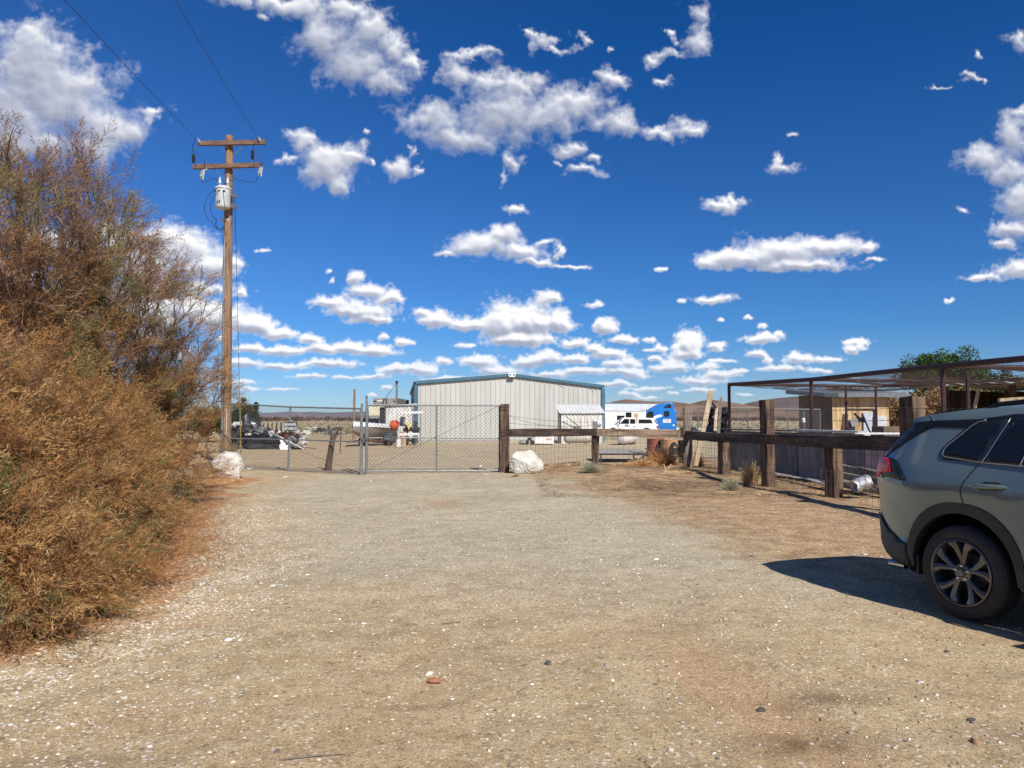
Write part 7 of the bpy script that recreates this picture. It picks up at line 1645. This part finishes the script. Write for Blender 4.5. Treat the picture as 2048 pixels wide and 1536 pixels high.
# handle: grip over a flat patch, recess shade put into its black
patch('handle_shade_patch', [(.20, 1.045), (.17, 1.075), (.22, 1.105), (.33, 1.11), (.38, 1.085), (.33, 1.05)], M_seam, car, .001, .001)
def grip(s0, z0, s1, z1):
    mb = MB(); pts = []; 
    for k in range(9):
        t_ = k/8; s = s0+(s1-s0)*t_; z = z0+(z1-z0)*t_; pts.append(Vector((s, -(hw(s, z)+.012+.022*math.sin(math.pi*t_)), z)))
    mb.tube(pts, [.010, .016, .019, .020, .020, .020, .019, .016, .010], 10); return mb
h_ = grip(.105, 1.070, .405, 1.078); cbuild(h_, 'door_handle', M_paint, smooth=True); cbuild(grip(1.20, 1.07, 1.50, 1.075), 'door_handle', M_paint, smooth=True)
# tail light
patch('tail_light_housing', [(-.955, 1.225), (-.90, 1.250), (-.80, 1.248), (-.70, 1.235), (-.64, 1.205), (-.50, 1.055), (-.62, 1.062), (-.80, 1.075), (-.965, 1.10)], M_gloss, car, .006, .014)
patch('tail_light', [(-.955, 1.225), (-.88, 1.240), (-.775, 1.238), (-.73, 1.20), (-.675, 1.125), (-.76, 1.118), (-.85, 1.110), (-.89, 1.055), (-.955, 1.06), (-.968, 1.15)], M_lens, car, .022, .008)
strip_on('lamp_crease', dense([(-.95, 1.19), (-.86, 1.20), (-.78, 1.19)], 3), .006, M_red, .034, .002)
# character creases: slim raised folds in body colour
def fold(name, pts, w, h):
    pts = dense(pts, 7); bm = bmesh.new(); rows = []
    P_ = [Vector((p[0], p[1], 0)) for p in pts]
    for i, p in enumerate(P_):
        d = (P_[min(i+1, len(P_)-1)]-P_[max(i-1, 0)]).normalized(); n_ = Vector((-d.y, d.x, 0)); e_ = math.sin(math.pi*i/(len(P_)-1))**.6
        rows.append([bm.verts.new((q.x, -(hw(q.x, q.y)+o_), q.y)) for q, o_ in ((p+n_*w*.8, -.002), (p+n_*w*.25, h*.7*e_), (p, h*e_), (p-n_*w, -.002))])
    for a, b2 in zip(rows[:-1], rows[1:]):
        for k in range(3): bm.faces.new((a[k], b2[k], b2[k+1], a[k+1]))
    return car_obj(name, orient(bm), M_paint, car, angle=60)
# roof rail
rr = [Vector((s, -(hw(s, z)-.05), z+dz)) for s, z, dz in ((.02, 1.665, .005), (.12, 1.68, .03), (.5, 1.695, .048), (1.2, 1.70, .05), (1.75, 1.66, .035), (1.85, 1.645, .01))]
for sd_ in (1, -1): cbuild(MB().tube([Vector((p.x, p.y*sd_, p.z)) for p in rr], [.012, .018, .02, .02, .018, .012], 8), 'roof_rail', M_gloss, smooth=True)
cbuild(MB().lathe([(.026, 0), (.034, 0), (.034, .16), (.026, .16), (.026, 0)], (-.82, -.745, .300), 18, axis='X'), 'exhaust_tip', M_chrome, smooth=True)
mir = MB(); mir.box((2.18, -1.02, 1.22), (.14, .18, .13)); cbuild(mir, 'mirror', M_paint, bevel=.03)
patch('reflector', [(-.93, .60), (-.87, .615), (-.86, .64), (-.93, .64)], M_lens, car, .010, .003)
# wheels
RT, WT = .372, .235
def car_wheel(cx, sd_):
    yo = sd_*.925; R = MB(); pr = []
    # tyre from inside bead to outside bead; h measured inwards from the outer face
    prof = [(.255, .02), (.270, .004), (.300, .000), (.335, .004), (.352, .014), (.366, .030), (.372, .050), (.3725, .11), (.372, .185), (.366, .205), (.350, .222), (.300, .235), (.255, .22)]
    n = 72; vs = []
    for i, (r_, h_) in enumerate(prof):
        for j in range(n):
            a = 2*math.pi*j/n; rr_ = r_
            vs.append((cx+rr_*math.cos(a), yo-sd_*h_, RT+rr_*math.sin(a)))
    k = len(prof); fs = [(i*n+j, i*n+(j+1) % n, (i+1)*n+(j+1) % n, (i+1)*n+j) for i in range(k-1) for j in range(n)]
    R.add(vs, fs); o = cbuild(R, 'wheel', M_rubber, smooth=True)
    if True:   # tread: circumferential grooves and shoulder sipes, and side ribs
        g = MB()
        for hh in (.075, .118, .160):
            g.add([(cx+(.3733)*math.cos(2*math.pi*j/n), yo-sd_*(hh+dd), RT+.3733*math.sin(2*math.pi*j/n)) for dd in (-.0045, .0045) for j in range(n)], [(j, (j+1) % n, n+(j+1) % n, n+j) for j in range(n)])
        m2 = 84
        for j in range(m2):
            a = 2*math.pi*j/m2; da = .012
            for (ha, hb, sk) in ((.028, .066, .02), (.172, .208, -.02), (.084, .109, .03), (.127, .152, -.03)):
                ra = .3735 if ha > .04 and hb < .19 else .3705
                g.add([(cx+ra*math.cos(a+q), yo-sd_*h_, RT+ra*math.sin(a+q)) for h_, q in ((ha, -da/2), (ha, da/2), (hb, da/2+sk), (hb, -da/2+sk))], [(0, 1, 2, 3)])
        g.build('tread_grooves', M_seam, o, recalc=False)
        g = MB()
        for r_ in (.318, .340): g.add([(cx+(r_+dd)*math.cos(2*math.pi*j/n), yo+sd_*.0022, RT+(r_+dd)*math.sin(2*math.pi*j/n)) for dd in (-.0016, .0016) for j in range(n)], [(j, (j+1) % n, n+(j+1) % n, n+j) for j in range(n)])
        g.build('sidewall_rib', M_clad, o, recalc=False)
    Mx = Matrix.Rotation(-math.pi/2 if sd_ > 0 else math.pi/2, 3, 'X')   # local +z -> outwards
    C_ = Vector((cx, yo, RT))
    MB().lathe([(.263, -.012), (.262, .002), (.250, .006), (.243, -.004), (.236, -.05), (.225, -.14), (0, -.15)], C_, 48, M=Mx, caps=False).build('rim', M_wheelm, o, smooth=True, recalc=False)
    MB().lathe([(.15, -.13), (.15, -.115), (.06, -.10), (.06, -.09)], C_, 30, M=Mx).build('brake_disc', M_clad, o, smooth=True)
    MB().lathe([(0, -.136), (.226, -.138)], C_, 40, M=Mx, caps=False).build('gap_shade_disc', M_well, o, recalc=False)  # flat black disc behind the spokes, shade of the gaps as colour
    sp = MB()
    for k5 in range(5):
        for q in (-1, 1):
            a0 = R_(90+72*k5)+q*R_(7.5); a1 = R_(90+72*k5)+q*R_(19)
            def pt(r_, a, h_): return C_+Mx@Vector((r_*math.cos(a), r_*math.sin(a), h_))
            ins = [(.045, a0-q*R_(20), -.030), (.11, a0+q*R_(-1), -.026), (.19, a0+q*R_(5), -.014), (.248, a1, -.006)]
            wid = [.034, .023, .030, .052]; vs = []
            for (r_, a, h_), w_ in zip(ins, wid):
                da = w_/r_; top = .006
                vs += [pt(r_, a-da, h_-.03), pt(r_, a-da*.72, h_-.002), pt(r_, a, h_+top), pt(r_, a+da*.72, h_-.002), pt(r_, a+da, h_-.03)]
            sp.add(vs, [(i*5+j, i*5+j+1, (i+1)*5+j+1, (i+1)*5+j) for i in range(3) for j in range(4)]+[(i*5, i*5+4, (i+1)*5+4, (i+1)*5) for i in range(3)])
    sp.build('spokes', M_wheelm, o, smooth=True, angle=R_(20))
    MB().lathe([(.072, -.05), (.070, -.028), (.052, -.020), (.034, -.018), (.032, -.008), (.028, -.004), (0, -.003)], C_, 30, M=Mx).build('hub', M_wheelm, o, smooth=True)
    for k5 in range(5):
        a = R_(90+72*k5); MB().lathe([(.013, -.03), (.013, -.012), (.008, -.006), (0, -.005)], C_+Mx@Vector((.055*math.cos(a), .055*math.sin(a), 0)), 10, M=Mx).build('lug_nut', M_chrome, o, smooth=True)
    em_ = MB()
    for (rx_, rz_, oz) in ((.021, .0145, 0), (.0075, .013, .0), (.013, .0055, .006)):
        em_.tube([C_+Mx@Vector((rx_*math.cos(2*math.pi*j/24)*sd_, rz_*math.sin(2*math.pi*j/24)*1.0+oz*(1), 0)) if False else C_+Vector((rx_*math.cos(2*math.pi*j/24), sd_*.0015, rz_*math.sin(2*math.pi*j/24)+oz)) for j in range(25)], .0019, 6, cap=False)
    em_.build('cap_emblem', M_trimc, o, smooth=True)
    return o
for cx in (0, 2.69):
    for sd_ in (-1, 1): car_wheel(cx, sd_)
# darker interior behind the glass is closed by the glass itself; a splash flap behind the wheel
cbuild(MB().box((-.43, -.80, .36), (.02, .16, .16)), 'splash_guard', M_clad)
